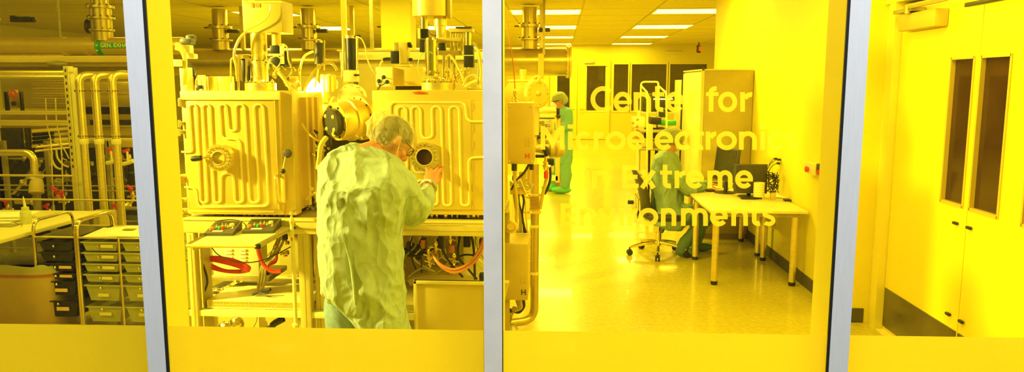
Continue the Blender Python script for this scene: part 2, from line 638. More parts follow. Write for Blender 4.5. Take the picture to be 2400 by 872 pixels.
c = MB(); c.bb(DX - .075, DX + .008, 4.86, 5.36, 2.155, 2.265, .006)
c = c.build('door_closer', 'olive', d1)
a = MB(); a.bb(DX - .10, DX - .08, 4.7, 5.2, 2.29, 2.31); a.cyl((DX - .09, 5.2, 2.26), (DX - .09, 5.2, 2.31), .02)
a.bb(DX - .09, DX + .0, 5.15, 5.42, 2.275, 2.30)
a.build('closer_arm', 'dull', d1)
a = MB(); p = AX(2264, 12, DX - .05)
a.bb(DX - .06, DX - .03, 3.5, p.y, p.z - .012, p.z + .012, .003); a.bb(DX - .05, DX + .012, 3.5, 3.6, p.z - .03, p.z + .03)
a.build('closer_arm', 'black', d2)
# frame
b = MB()
b.bb(DX - .045, DX + .12, YH + .005, YH + .10, 0, 2.364)
b.bb(DX - .02, DX + .12, YH + .10, YJOG - .002, 0, 2.364)
b.bb(DX - .045, DX + .12, YE - .2, YJOG - .002, 2.365, 2.46)
b.bb(DX - .045, DX + .12, YE - .1, YE - .005, 0, 2.364)
struct(b.build('trim_1', 'jamb', smooth=False))
b = MB(); b.bb(DX - .04, DX + .08, YE, YH, 0, .012, .003)
struct(b.build('trim_2', 'cream', smooth=False))

# ------------------------------------------------------------------ window wall
WA = 0.0215
def W(x, z, d=0.0):
    return V((x - d * WA, 1.8 + WA * (x + .16) + d, z))
ZB, ZT, ZF = 0.62, 2.62, 1.1905
def wbox(mb, x0, x1, d0, d1, z0, z1):
    ps = [W(x, z, d) for x in (x0, x1) for d in (d0, d1) for z in (z0, z1)]
    return mb.add(ps, [(0, 1, 3, 2), (4, 6, 7, 5), (0, 4, 5, 1), (2, 3, 7, 6), (0, 2, 6, 4), (1, 5, 7, 3)])
def face_x(px):
    d = ray(px, 436); n_ = V((-WA, 1, 0)); q = W(0, 1, -.012)
    return (V((0, 0, HEYE)) + d * ((q - V((0, 0, HEYE))).dot(n_) / d.dot(n_))).x
MX = [(-1.99, -1.943), (face_x(317.5), face_x(361)), (face_x(1132.5), face_x(1176)), (face_x(1968), face_x(2014.5)), (1.56, 1.605)]
b = MB()
wbox(b, -11.9, 2.5, .0, .14, 0, ZB); wbox(b, -11.9, 2.5, 0, .14, ZT, CEIL); wbox(b, -11.9, -1.99, 0, .14, ZB, ZT)
wbox(b, 1.605, 2.5, 0, .14, ZB, ZT)
struct(b.build('wall_front', 'olive', smooth=False))
M['g1'] = glassmat('amber_glass_dim', (0.74, 0.69, 0.12), 0.35)
M['g2'] = glassmat('amber_glass', (0.98, 0.905, 0.22), 0.25)
M['g3'] = glassmat('amber_glass_bright', (1.0, 0.875, 0.15), 0.25)
M['g4'] = glassmat('amber_glass_deep', (0.95, 0.80, 0.10), 0.25)
M['film'] = mat('frosted_film', (0.97, 0.80, 0.02), 0.5, var=0.012, scale=1.5, transl=0.55, trans=0.02)
for i in range(4):
    x0, x1 = MX[i][1], MX[i + 1][0]
    g = MB()
    g.add([W(x0 + .002, ZB, -.007), W(x1 - .002, ZB, -.007), W(x1 - .002, ZT, -.007), W(x0 + .002, ZT, -.007)], [(0, 1, 2, 3)])
    w = struct(g.build('window_%d' % (i + 1), 'g%d' % (i + 1), smooth=False, recalc=False))
    f = MB(); f.add([W(x0 + .002, ZB, -.0085), W(x1 - .002, ZB, -.0085), W(x1 - .002, ZF, -.0085), W(x0 + .002, ZF, -.0085)], [(0, 1, 2, 3)])
    f.build('frosted_film', 'film', w, smooth=False, recalc=False)
    ga = MB()
    if i in (1, 2):
        gw = .008 if i == 1 else .0024
        wbox(ga, x0 + .0003, x0 + gw, -.0115, -.0065, ZB, ZT)
    if i == 2:
        wbox(ga, x1 - .0065, x1 - .0003, -.0115, -.0065, ZB, ZT)
    if ga.v:
        ga.build('gasket', 'gask', w, smooth=False)
    fr = MB()
    wbox(fr, x0, x1, .02, .14, ZB, ZB + .03); wbox(fr, x0, x1, .02, .14, ZT - .03, ZT)
    fr.build('window_sill', 'jamb', w, smooth=False)
for i, (a_, c_) in enumerate(MX):
    m_ = MB(); wbox(m_, a_, c_, -.012, -.006, ZB - .02, ZT + .02)
    o = struct(m_.build('trim_%d' % (i + 3), 'blue' if i != 2 else mat('pale_grey_aluminium', (0.92, 0.92, 0.88), 0.45, bump=0.05, bscale=400), smooth=False))
    m_ = MB(); wbox(m_, a_, c_, -.0059, .124, ZB - .02, ZT + .02)
    m_.build('mullion_side', 'jamb', o, smooth=False)


# ------------------------------------------------------------------ vinyl lettering on the third pane
def wp(px, py):
    d = ray(px, py); o = V((0, 0, HEYE))
    n_ = V((-WA, 1, 0)); q = W(0, 1, -.0085)
    return o + d * ((q - o).dot(n_) / d.dot(n_))


SW = 11.0
def ribbon(mb, pts, w=SW, closed=False):
    m = len(pts)
    L_, R_ = [], []
    for i in range(m):
        a = pts[(i - 1) % m] if (closed or i > 0) else None
        c = pts[(i + 1) % m] if (closed or i < m - 1) else None
        p = pts[i]
        def nrm(u, v):
            dx, dy = v[0] - u[0], v[1] - u[1]; l = hypot(dx, dy) or 1
            return (-dy / l, dx / l)
        if a is None: nx, ny = nrm(p, c); k = 1
        elif c is None: nx, ny = nrm(a, p); k = 1
        else:
            n1, n2 = nrm(a, p), nrm(p, c)
            nx, ny = n1[0] + n2[0], n1[1] + n2[1]; l = hypot(nx, ny) or 1
            nx /= l; ny /= l
            k = 1 / max(.35, nx * n1[0] + ny * n1[1])
        L_.append((p[0] + nx * w / 2 * k, p[1] + ny * w / 2 * k)); R_.append((p[0] - nx * w / 2 * k, p[1] - ny * w / 2 * k))
    vs = [wp(*q) for q in L_] + [wp(*q) for q in R_]
    fs = [(i, (i + 1) % m, m + (i + 1) % m, m + i) for i in range(m if closed else m - 1)]
    mb.add(vs, fs)


def arc(cx, cy, rx, ry, a0, a1, n=20):      # degrees, counter-clockwise with y up on the page
    return [(cx + rx * cos(radians(a0 + (a1 - a0) * i / n)), cy - ry * sin(radians(a0 + (a1 - a0) * i / n))) for i in range(n + 1)]


def glyph(mb, ch, x0, x1, base, xt, cap):
    h = SW / 2
    w = x1 - x0
    cx = (x0 + x1) / 2
    if ch in 'ocCe':
        top = cap - 1 if ch == 'C' else xt - 1
        cy = (base + 1 + top) / 2; ry = (base + 1 - top) / 2 - h
        if ch == 'o':
            ribbon(mb, arc(cx, cy, w / 2 - h, ry, 0, 360, 36)[:-1], closed=True)
        elif ch in 'cC':
            rx = (w / 2 - h) * (1.12 if ch == 'C' else 1.14)
            ribbon(mb, arc(x0 + h + rx, cy, rx, ry, 42, 318, 30))
        else:
            rx = w / 2 - h
            ribbon(mb, arc(cx, cy, rx, ry, 0, 322, 32)); ribbon(mb, [(x0 + SW, cy + 1), (x1 - .5, cy + 1)], SW * .74)
    elif ch in 'il':
        ribbon(mb, [(cx, base), (cx, xt if ch == 'i' else cap - 4)])
        if ch == 'i': ribbon(mb, [(cx, xt - 7), (cx, xt - 17)], SW + 1)
    elif ch in 'nm':
        ribbon(mb, [(x0 + h, base), (x0 + h, xt)])
        k = 1 if ch == 'n' else 2
        step = (w - SW) / k
        for q in range(k):
            a = x0 + h + step * q
            r = (step) / 2; rr = min(r, 15)
            pts = arc(a + r, xt + h + rr - 1, r, rr, 168, 0, 22) + [(a + step, base)]
            ribbon(mb, pts)
    elif ch == 'r':
        ribbon(mb, [(x0 + h, base), (x0 + h, xt)])
        ribbon(mb, [(x0 + SW, xt + 14)] + arc(x1 - 1, xt + h + 13, w - SW - 1, 13, 150, 82, 8))
    elif ch in 'tf':
        if ch == 't':
            ribbon(mb, [(x0 + w * .42, xt - 14), (x0 + w * .42, base - 12)] + arc(x0 + w * .42 + 10, base - 12, 10, 11.5 - h + 1, 180, 290, 8)[1:])
            sx = x0 + w * .42
        else:
            sx = x0 + w * .40
            ribbon(mb, [(sx, base), (sx, cap + 13)] + arc(sx + 11, cap + 13, 11, 12 - h + 2, 180, 80, 8)[1:])
        ribbon(mb, [(x0, xt + 4.5), (sx - h, xt + 4.5)], 9); ribbon(mb, [(sx + h, xt + 4.5), (x1, xt + 4.5)], 9)
    elif ch == 's':
        t, bt = xt - 1, base + 1
        q = (bt - t) / 4
        rx = w / 2 - h
        pts = arc(cx, t + h + (q - h / 2), rx * .95, q - h / 2, 35, 200, 12) + arc(cx, bt - h - (q - h / 2), rx, q - h / 2, 55, -145, 14)
        ribbon(mb, pts, SW * .9)
    elif ch == 'M':
        ribbon(mb, [(x0 + h, base), (x0 + h, cap)]); ribbon(mb, [(x1 - h, base), (x1 - h, cap)])
        ribbon(mb, [(x0 + SW - 1, cap + 5), (cx, base - 14), (x1 - SW + 1, cap + 5)])
    elif ch == 'E':
        ribbon(mb, [(x0 + h, base), (x0 + h, cap)])
        for yy, xx in ((base - h, x1), ((base + cap) / 2, x1 - 3), (cap + h, x1)):
            ribbon(mb, [(x0 + SW, yy), (xx, yy)], SW * .92)
    elif ch == 'x':
        ribbon(mb, [(x0 + h, base), (x1 - h, xt)]); ribbon(mb, [(x0 + h, xt), (cx - 5, (xt + base) / 2 - 6)]); ribbon(mb, [(cx + 5, (xt + base) / 2 + 6), (x1 - h, base)])
    elif ch == 'v':
        ribbon(mb, [(x0 + h, xt), (cx - 2.5, base)]); ribbon(mb, [(cx + 2.5, base), (x1 - h, xt)])


LINES = [
    ('Center for', 262, 216, 203, [(1384, 1437), (1438, 1481), (1485, 1526), (1529, 1557), (1560, 1604), (1611, 1634), None, (1655, 1684), (1683, 1728), (1735, 1762)]),
    ('Microelectronics', 351, 308.5, 295, [(1267, 1323), (1332, 1341), (1349, 1384), (1391, 1414), (1419, 1467), (1469, 1511), (1519, 1530), (1534, 1578), (1581, 1620), (1623, 1650), (1654, 1678), (1679, 1727), (1732, 1774), (1782, 1793), (1799, 1838), (1842, 1873)]),
    ('in Extreme', 441, 400, 388, [(1370, 1380), (1388, 1428), None, (1458, 1497), (1499, 1538), (1547, 1575), (1581, 1605), (1607, 1650), (1658, 1717), (1723, 1765)]),
    ('Environments', 529.5, 488.5, 477, [(1314, 1352), (1358, 1397), (1402, 1444), (1452, 1463), (1471, 1494), (1496, 1543), (1549, 1585), (1596, 1659), (1664, 1706), (1714, 1753), (1756, 1784), (1786, 1818)]),
]
labs = ['top line of the yellow vinyl wording on the window', 'long second line of yellow vinyl wording, directly under the line that starts with C',
        'short third line of yellow vinyl wording that begins with a small i', 'bottom line of the yellow vinyl wording on the window']
for (txt, base, xt, cap, boxes), lab in zip(LINES, labs):
    mb = MB()
    for ch, bxx in zip(txt, boxes):
        if bxx: glyph(mb, ch, bxx[0], bxx[1], base, xt, cap)
    tag(mb.build('vinyl_lettering', 'vinyl', smooth=False, recalc=False), lab, 'lettering', 'window wording')

# ------------------------------------------------------------------ ceiling lights
def ceiling_light(x0, x1, y0, y1, label):
    t = thing('ceiling_light', label, 'light', ((x0 + x1) / 2, (y0 + y1) / 2, CEIL), 'ceiling light panels')
    b = MB(); k = .025
    z0 = CEIL - .022
    b.bb(x0 - k, x0, y0 - k, y1 + k, z0, CEIL); b.bb(x1, x1 + k, y0 - k, y1 + k, z0, CEIL)
    b.bb(x0, x1, y0 - k, y0, z0, CEIL); b.bb(x0, x1, y1, y1 + k, z0, CEIL)
    b.build('light_frame', 'white', t, smooth=False)
    d = MB(); d.bb(x0, x1, y0, y1, CEIL - .016, CEIL - .004)
    d.build('diffuser', 'lit', t, smooth=False)
    return t
rows = [(-.85, .34), (1.63, 2.82)]
ys = [(12.9, 13.75), (16.35, 17.4), (20.0, 20.85), (23.5, 24.2)]
names = ['first', 'second', 'third', 'last']
for r_, (x0, x1) in enumerate(rows):
    for k, (y0, y1) in enumerate(ys):
        ceiling_light(x0, x1, y0, y1, 'white ceiling light panel, %s of the row %s' % (names[k], ('over the aisle beside the duct', 'ending near the red exit sign')[r_]))
for r_, (x0, x1) in enumerate([(-5.7, -4.75), (-3.05, -2.08)]):
    for k, (y0, y1) in enumerate(ys[:2]):
        ceiling_light(x0, x1, y0, y1, 'white ceiling light panel %s %s' % (('behind the motor housing', 'beyond the column and')[r_], ('high up', 'lower, further into the room')[k]))
for (x, y) in ((-.25, 9.3), (-.25, 5.8), (-2.6, 9.3), (-4.3, 3.0), (-2.6, 5.6), (-5.2, 9.3), (-5.2, 5.6), (1.4, 4.3), (1.2, 9.3), (-8, 7), (.85, 2.75)):  # last panel, nearest the window, is added to brighten lettering and film
    ceiling_light(x - .6, x + .6, y - .3, y + .3, 'white ceiling light panel above the near part of the room')
# ------------------------------------------------------------------ vacuum chambers on the bench
CY = 4.0
def cpx(px, y=CY): return (px - 1312) / 1750 * y      # rough world x
def hexbolts(mb, c, ax, r, n, br=.006, h=.008, ph=0.0):
    x, y, z = frame(V(ax))
    for i in range(n):
        a = 2 * pi * i / n + ph
        p = V(c) + x * cos(a) * r + y * sin(a) * r
        mb.lathe(p, z, [(0, br * 1.25), (h * .4, br * 1.25), (h * .45, br), (h, br * .7)], 8)


def chamber(label, x0, x1, z0, z1, door, band, serp, vp, zoomf, vr, band_h, ext_side):
    t = thing('vacuum_chamber', label, 'vacuum chamber', ((x0 + x1) / 2, CY + .3, z0), 'vacuum chambers on the bench')
    b = MB(); b.bb(x0 + .015, x1 - .015, CY + .13, CY + .62, z0 + .01, z1 - .012, .01)
    b.bb(x0 + .05, x1 + .02, CY + .20, CY + .24, z0 + .03, z1 - .04); b.bb(x0 + .05, x1 + .02, CY + .30, CY + .34, z0 + .03, z1 - .04)
    b.bb(x0 + .05, x1 + .02, CY + .40, CY + .44, z0 + .03, z1 - .04)
    b.build('body', 'gold', t)
    b = MB(); b.bb(x0, x1, CY + .035, CY + .125, z0, z1, .004)
    b.build('body_flange', 'gold', t)
    dx0, dx1, dz0, dz1 = door
    b = MB(); b.bb(dx0, dx1, CY + .004, CY + .034, dz0, dz1, .004)
    b.bb(dx0 + .012, dx1 - .03, CY - .002, CY + .006, dz0 + .03, dz1 - band_h - .005, .003)
    d = b.build('chamber_door', 'gold', t)
    pts = [A(p[0], p[1], CY - .006) for p in serp]
    pts = fillet(pts, .034, 6)
    b = MB(); b.tube(pts, .0062, 10)
    b.build('cooling_tube', 'bright', d)
    return t, d


def zp(z, ox, oy, sc): return [(ox + a / sc, oy + c / sc) for a, c in z]
S1 = zp([(70, 425), (100, 427), (137, 425), (118, 122), (165, 122), (190, 748), (236, 748), (203, 122), (252, 122), (278, 748), (322, 748), (322, 562), (400, 562), (410, 748), (462, 748),
         (442, 343), (325, 340), (310, 122), (355, 122), (370, 290), (420, 290), (414, 122), (470, 122), (505, 748), (566, 748), (530, 122), (590, 122), (627, 772), (175, 778), (160, 655), (90, 650)], 400, 200, 2.725)
xl, xr = A(430, 300, CY).x, A(690, 300, CY).x
zt = A(560, 214, CY).z; zb = A(560, 506, CY).z
ldoor = (A(433, 360, CY).x, A(659, 360, CY).x, A(550, 503, CY).z, zt)
t1, dd1 = chamber('square gold vacuum chamber behind the control boxes, black shutter knob on its window', xl, A(684, 360, CY).x, zb, zt + .003, ldoor, None, S1, None, None, 0, .048, 0)
b = MB(); b.bb(ldoor[0] - .004, ldoor[1] + .006, CY - .008, CY + .01, zt - .046, zt, .003)
b.build('top_band', 'white', dd1)
b = MB(); b.bb(ldoor[1] - .028, ldoor[1] - .022, CY - .004, CY + .004, ldoor[2] + .03, zt - .05)
b.bb(ldoor[0] + .01, ldoor[1] - .05, CY - .006, CY + .004, ldoor[2] + .012, ldoor[2] + .022, .002)
b.build('door_rib', 'gold', dd1)


def viewport(t, c, r, ri, out, nb, glass='darkglass'):
    c = V(c)
    b = MB()
    b.lathe(c, (0, -1, 0), [(0, r * .92), (out * .45, r * .92), (out * .46, r), (out, r), (out + .001, ri * 1.12), (out - .006, ri), (out - .012, ri), (0, ri)], 40, False)
    v = b.build('viewport', 'steel', t)
    b = MB(); hexbolts(b, c + V((0, -out, 0)), (0, -1, 0), (r + ri) / 2 + .003, nb, .0058, .009, .1)
    b.build('bolt_ring', 'chrome', v)
    b = MB(); b.lathe(c + V((0, -out + .012, 0)), (0, -1, 0), [(0, ri), (.003, ri)], 32)
    b.build('viewport_glass', glass, v)
    b = MB(); b.lathe(c + V((0, -out, 0)), (0, -1, 0), [(0, ri * 1.1), (.004, ri * 1.08), (.005, ri * .95), (0, ri * .93)], 32, False)
    b.build('retaining_ring', 'gold', v)
    return v
c1 = A(520, 367, CY)
vpt = viewport(t1, (A(526, 367, CY).x, CY, c1.z), .073, .036, .075, 18, 'tan')
b = MB(); b.cyl(V((A(526, 367, CY).x - .05, CY - .085, c1.z - .004)), A(488, 370, CY - .09), .007)
b.cyl(A(492, 369, CY - .09), A(472, 370.5, CY - .09), .009, .006)
b.build('shutter_rod', 'chrome', vpt)
b = MB(); p0, p1 = A(474, 370, CY - .09), A(446, 373, CY - .09)
b.lathe(p0, p1 - p0, [(0, .009), (.006, .014), (.04, .016), (.058, .014), (.064, .006)], 16)
b.build('shutter_knob', 'black', vpt)
# swing clamp with two black balls and the D-shaped grab handle
b = MB(); h0 = A(671, 360, CY - .03); h1 = A(663.5, 401, CY - .05)
b.cyl(h0, h1, .005); b.cyl(h0 + V((0, .07, 0)), h0, .008)
cl = b.build('clamp_lever', 'dull', t1)
b = MB(); b.ball(h1, .0135); b.build('ball_knob', 'black', cl)
b = MB(); b.lathe(h0 + V((.004, .02, 0)), (0, -1, 0), [(0, .012), (.004, .023), (.02, .024), (.03, .016), (.032, .006)], 18)
b.ball(h0 + V((.016, .0, .006)), .012); b.build('clamp_knob', 'charcoal', cl)
b = MB(); b.tube(fillet([A(655.5, 410, CY + .01), A(645, 413, CY - .05), A(649, 474, CY - .05), A(659, 476, CY + .01)], .02), .0085, 12)
b.build('door_handle', 'steel', dd1)
b = MB(); b.bb(A(659, 400, CY).x - .004, A(666, 400, CY).x + .003, CY - .006, CY + .01, A(650, 476, CY).z, A(650, 410, CY).z, .003)
b.build('handle_plate', 'gold', dd1)
for zz in (240, 290, 310, 420, 470, 495):
    b = MB(); p = A(431, zz, CY); b.box(p + V((-.012, .02, 0)), (.03, .05, .022 if zz % 20 else .05), None, .004)
    b.cyl(p + V((-.02, -.012, -.02)), p + V((-.02, -.012, .02)), .007, n=10)
    b.build('hinge', 'steel', t1)

S2 = zp([(1110, 218), (1010, 217), (1000, 103), (550, 103), (560, 720), (612, 720), (592, 130), (645, 130), (656, 720), (706, 720), (706, 572), (770, 572), (782, 720), (835, 720),
         (830, 524), (692, 524), (676, 130), (732, 130), (736, 318), (806, 318), (799, 128), (855, 128), (870, 722), (918, 722), (904, 128), (964, 128), (976, 722), (1026, 722), (1020, 435), (1110, 432)], 700, 200, 2.564)
x0, x1 = A(872, 350, CY).x, A(1168, 350, CY).x
z0, z1 = A(1000, 506, CY).z, A(1000, 212, CY).z
rdoor = (A(889, 350, CY).x, A(1158, 350, CY).x, A(1000, 503, CY).z, z1)
t2, dd2 = chamber('square gold metal vacuum chamber that the man in the green gown peers into', x0, x1, z0, z1, rdoor, None, S2, None, None, 0, .052, 0)
b = MB(); pa, pb = A(904, 233, CY), A(1106, 492, CY)
b.bb(pa.x, pb.x, CY - .006, CY + .004, pb.z, pa.z, .006)
b.build('cooling_plate', 'gold', dd2)
for zz in (250, 300, 340, 390, 440, 480):
    b = MB(); p = A(1108, zz, CY); b.box(p, (.004, .012, .045), None, .001)
    b.build('edge_clip', 'tan', dd2)
textmesh('œrlikon', .022, A(982, 217, CY - .0) + V((0, 0, 0)), (1, 0, 0), (0, 0, 1), 'red', dd2, 'lettering', bold=.0006)
textmesh('balzers coating', .0085, A(986, 223.5, CY - .0), (1, 0, 0), (0, 0, 1), 'orange', dd2, 'lettering') if False else None
vp2 = viewport(t2, (A(997, 366, CY).x, CY, A(997, 367, CY).z), .080, .046, .03, 18)

# ------------------------------------------------------------------ bench frame with two bays
BZ1, BZ0 = A(600, 512, CY - .02).z, A(600, 547, CY - .02).z
bt = thing('equipment_bench', 'long yellow metal framed bench carrying the two vacuum chambers', 'bench', (-.9, CY + .3, 0))
b = MB()
xa, xb = A(436, 540, CY).x, A(1172, 540, CY).x
b.bb(xa, xb, CY - .03, CY + .03, BZ0, BZ1, .004); b.bb(xa, xb, CY + .72, CY + .78, BZ0, BZ1, .004)
b.bb(xa, xb, CY - .028, CY - .034, BZ1 - .012, BZ1 - .006)
b.build('top_beam', 'alu', bt)
b = MB(); b.bb(xa + .22, xb, CY - .034, CY - .030, BZ0 + .03, BZ0 + .034)
b.bb(A(1000, 530, CY).x, A(1085, 530, CY).x, CY - .033, CY - .030, BZ1 - .024, BZ1 - .02)
b.build('beam_slot', 'olive', bt)
b = MB(); b.bb(xa, xb, CY + .03, CY + .72, BZ1 - .02, BZ1 - .005)
b.build('bench_top', 'dull', bt)
def post(px, w=.055, y=CY + .0, zt_=None):
    b = MB(); x = A(px, 640, y).x; z_ = zt_ or BZ0
    b.bb(x - w / 2, x + w / 2, y - .028, y + .028, 0.02, z_, .003)
    p = b.build('leg', 'alu', bt)
    g = MB(); g.bb(x + w / 2 - .004, x + w / 2 + .0015, y - .012, y + .012, 0.03, z_ - .01); g.bb(x - .003, x + .003, y - .0295, y - .027, .03, z_ - .01)
    g.build('leg_groove', 'olive', p)
    f = MB(); f.lathe((x, y, 0), (0, 0, 1), [(0, .03), (.012, .03), (.014, .01), (.03, .01)], 16)
    f.build('foot', 'dull', p)
    return p
for px in (456, 1160): post(px, .042)
post(717, .062)
post(752, .05, CY + .05)
post(470, .05, CY + .72); post(748, .05, CY + .74); post(1085, .05, CY + .74)
b = MB(); zz = A(600, 703, CY).z
b.bb(xa, xb, CY - .02, CY + .03, A(600, 741, CY).z, A(600, 727, CY).z, .003)
b.bb(xa, xb, CY + .7, CY + .75, A(600, 741, CY).z, A(600, 727, CY).z, .003)
b.build('lower_beam', 'cream', bt)
b = MB(); b.bb(xa, xb, CY + .03, CY + .72, A(600, 736, CY).z, A(600, 731, CY).z)
b.build('lower_shelf', 'tan', bt)
b = MB(); b.bb(A(480, 540, CY).x, xb, CY + .785, CY + .795, .05, BZ0)
b.build('back_panel', 'tan', bt)
b = MB(); xq = A(456, 640, CY).x + .03; b.bb(xq - .01, xq + .002, CY + .04, CY + .14, .3, BZ0 - .02); b.build('side_panel', 'olive', bt)
b = MB(); xq = A(752, 640, CY).x + .04; b.bb(xq, xq + .012, CY + .09, CY + .30, .3, BZ0 - .02); b.build('side_panel', 'olive', bt)

# slotted rack unit on the lower beam
def slotted(pxa, pxb, lab):
    t = thing('rack_unit', lab, 'equipment', (A(pxa, 700, CY).x, CY, A(600, 728, CY).z), None)
    x0, x1 = A(pxa, 700, CY).x, A(pxb, 700, CY).x
    zz0, zz1 = A(600, 727, CY).z + .002, A(600, 707, CY).z
    b = MB(); b.bb(x0, x1, CY + .01, CY + .40, zz0, zz1 + .0, .003)
    b.build('housing', 'cream', t)
    b = MB(); n_ = int((x1 - x0 - .02) / .0085)
    for i in range(n_):
        xx = x0 + .012 + i * .0085
        for (u, w_) in ((.25, .52), (.6, .88)):
            b.bb(xx, xx + .0048, CY + .008, CY + .012, zz0 + (zz1 - zz0) * u, zz0 + (zz1 - zz0) * w_)
    b.build('vent_slots', 'olive', t, smooth=False)
slotted(482, 712, 'long low rack unit with a slotted vent strip, under the coiled red hose')
slotted(762, 1150, 'low slotted rack unit partly hidden by the green gown and the leaning panel')

# shelf tray for the control boxes
t = thing('shelf_tray', 'pale tray shelf with black corner, holding the two control boxes', 'shelf', (A(560, 580, CY - .3).x, CY - .25, A(560, 580, CY - .4).z))
YF = 3.5
zt_ = A(560, 573, YF).z
yb_ = CY - .032
b = MB(); poly = [V((A(438, 575, YF).x, YF, zt_)), V((A(606, 575, YF).x, YF, zt_)), V((A(682, 531, yb_).x - .0, yb_, zt_)), V((A(438, 530, yb_).x + .03, yb_, zt_))]
poly = [V((AZ(437, 575, zt_).x, AZ(437, 575, zt_).y, zt_)), V((AZ(602, 576, zt_).x, AZ(602, 576, zt_).y, zt_)), V((AZ(684, 532, zt_).x, AZ(684, 532, zt_).y, zt_)), V((AZ(520, 532, zt_).x, AZ(520, 532, zt_).y, zt_))]
b.prism(poly, (0, 0, -.012)); b.build('tray_board', 'cream', t, smooth=False)
b = MB(); b.tube([poly[0] + V((0, 0, -.002)), poly[1] + V((0, 0, -.002))], .009, 4); b.build('tray_lip', 'alu', t, smooth=False)
b = MB(); b.tube([poly[1], poly[2]], .010, 4); b.build('tray_rail', 'dull', t, smooth=False)
b = MB(); b.tube([poly[0], poly[3]], .008, 4); b.build('tray_rail', 'dull', t, smooth=False)
b = MB(); b.box(poly[1] + V((.004, .004, -.004)), (.022, .022, .024), None, .003); b.build('end_cap', 'black', t)
b = MB(); b.box(poly[2] + V((.004, .004, 0)), (.03, .03, .024), None, .003); b.build('end_cap', 'black', t)
b = MB(); b.bb(poly[0].x + .02, poly[0].x + .035, poly[0].y + .02, CY - .03, zt_ - .03, zt_ - .013); b.build('bracket', 'alu', t, smooth=False)
b = MB(); b.bb(poly[1].x - .035, poly[1].x - .02, poly[1].y + .05, CY - .03, zt_ - .03, zt_ - .013)
b.build('bracket', 'alu', t, smooth=False)


def control_box(c0, c1, c2, c3, lab):
    # four top-plan pixel corners on the tray: front-left, front-right, back-right, back-left
    P_ = [AZ(px, py, zt_ + .001) for px, py in (c0, c1, c2, c3)]
    o = sum(P_, V()) / 4
    t = thing('control_box', lab, 'control box', o, 'control boxes on the tray')
    hf, hb = .014, .045
    up = [P_[0] + V((0, 0, hf)), P_[1] + V((0, 0, hf)), P_[2] + V((0, 0, hb)), P_[3] + V((0, 0, hb))]
    b = MB(); b.add(P_ + up, [(3, 2, 1, 0), (4, 5, 6, 7), (0, 1, 5, 4), (1, 2, 6, 5), (2, 3, 7, 6), (3, 0, 4, 7)])
    b.build('housing', 'charcoal', t, smooth=False)
    nrm = (up[1] - up[0]).cross(up[3] - up[0]).normalized()
    def pt(u, v): return (up[0] * (1 - u) + up[1] * u) * (1 - v) + (up[3] * (1 - u) + up[2] * u) * v
    for (u, v, r, m, nm) in ((.14, .32, .011, 'orange', 'orange push button'), (.42, .36, .009, 'green', 'green push button'), (.53, .36, .009, 'red', 'red push button')):
        b = MB(); b.lathe(pt(u, v), nrm, [(0, r * 1.15), (.004, r * 1.15), (.005, r), (.011, r), (.013, r * .7)], 14)
        q = b.build('push_button', m, t); q['label'] = nm
    for (u, v) in ((.27, .48), (.68, .48), (.56, .58), (.44, .58), (.88, .38)):
        b = MB(); b.lathe(pt(u, v), nrm, [(0, .007), (.004, .007), (.006, .004), (.014, .003), (.016, .001)], 10)
        b.build('toggle_switch', 'tan', t)
    b = MB(); b.lathe(pt(.76, .62), nrm, [(0, .014), (.01, .012), (.012, .006)], 14); b.build('selector_knob', 'cream', t)
    b = MB(); b.prism([pt(.24, .1) + nrm * .001, pt(.6, .1) + nrm * .001, pt(.6, .2) + nrm * .001, pt(.24, .2) + nrm * .001], nrm * .001); b.build('paper_strip', 'paper', t, smooth=False)
    b = MB(); b.prism([pt(.1, .72) + nrm * .0005, pt(.9, .72) + nrm * .0005, pt(.9, .95) + nrm * .0005, pt(.1, .95) + nrm * .0005], nrm * .001); b.build('display_strip', 'black', t, smooth=False)
    return t
control_box((478, 553), (546, 553), (568, 537), (506, 538), 'black control box on the tray nearer the tray corner with the looped cable')
control_box((568, 548), (640, 547), (660, 531), (590, 532), 'black control box farther back on the tray, beside the clamp post')
# cables of the control boxes
t = thing('control_cable', 'thin black cable looping up and over behind the first control box', 'cable', A(490, 545, 3.8))
b = MB(); b.tube([A(494, 541, 3.8), A(497, 530, 3.85), A(510, 519, 3.9), A(535, 515, 3.93), A(558, 517, 3.93), A(573, 524, 3.9), A(577, 532, 3.88)], .0028, 6, smooth=6); b.build('cable', 'blackc', t)

# white pole in front of the bench, with a foot
t = thing('support_pole', 'thin white vertical pole with ball joint top, standing before the bench', 'pole', (A(689, 700, CY - .1).x, CY - .1, A(689, 770, CY - .1).z))
b = MB(); px_ = A(689, 650, CY - .1).x
b.cyl((px_, CY - .1, A(689, 768, CY - .1).z), (px_, CY - .1, A(690, 520, CY - .1).z), .0105)
b.build('pole', 'cream', t)
b = MB(); zt2 = A(690, 520, CY - .1).z
b.lathe((px_, CY - .1, zt2 - .01), (0, 0, 1), [(0, .014), (.02, .014), (.03, .008), (.045, .006), (.05, .011), (.06, .011), (.066, .005)], 14); b.build('ball_joint', 'steel', t)
b = MB(); b.cyl((px_, CY - .1, zt2 + .05), (px_ + .005, CY - .03, zt2 + .06), .006); b.cyl((px_, CY - .1, zt2 + .03), (px_, CY - .04, zt2 - .04), .005); b.build('joint_arm', 'dull', t)
b = MB(); zf = A(689, 768, CY - .1).z
b.lathe((px_, CY - .1, 0), (0, 0, 1), [(0, .05), (.02, .05), (.025, .02), (zf, .014), (zf + .02, .022), (zf + .03, .012)], 18); b.build('pole_foot', 'cream', t)
b = MB(); b.bb(px_ - .004, px_ + .004, CY - .1115, CY - .110, A(689, 560, CY - .1).z - .008, A(689, 560, CY - .1).z + .008); b.build('red_mark', 'red', t, smooth=False)

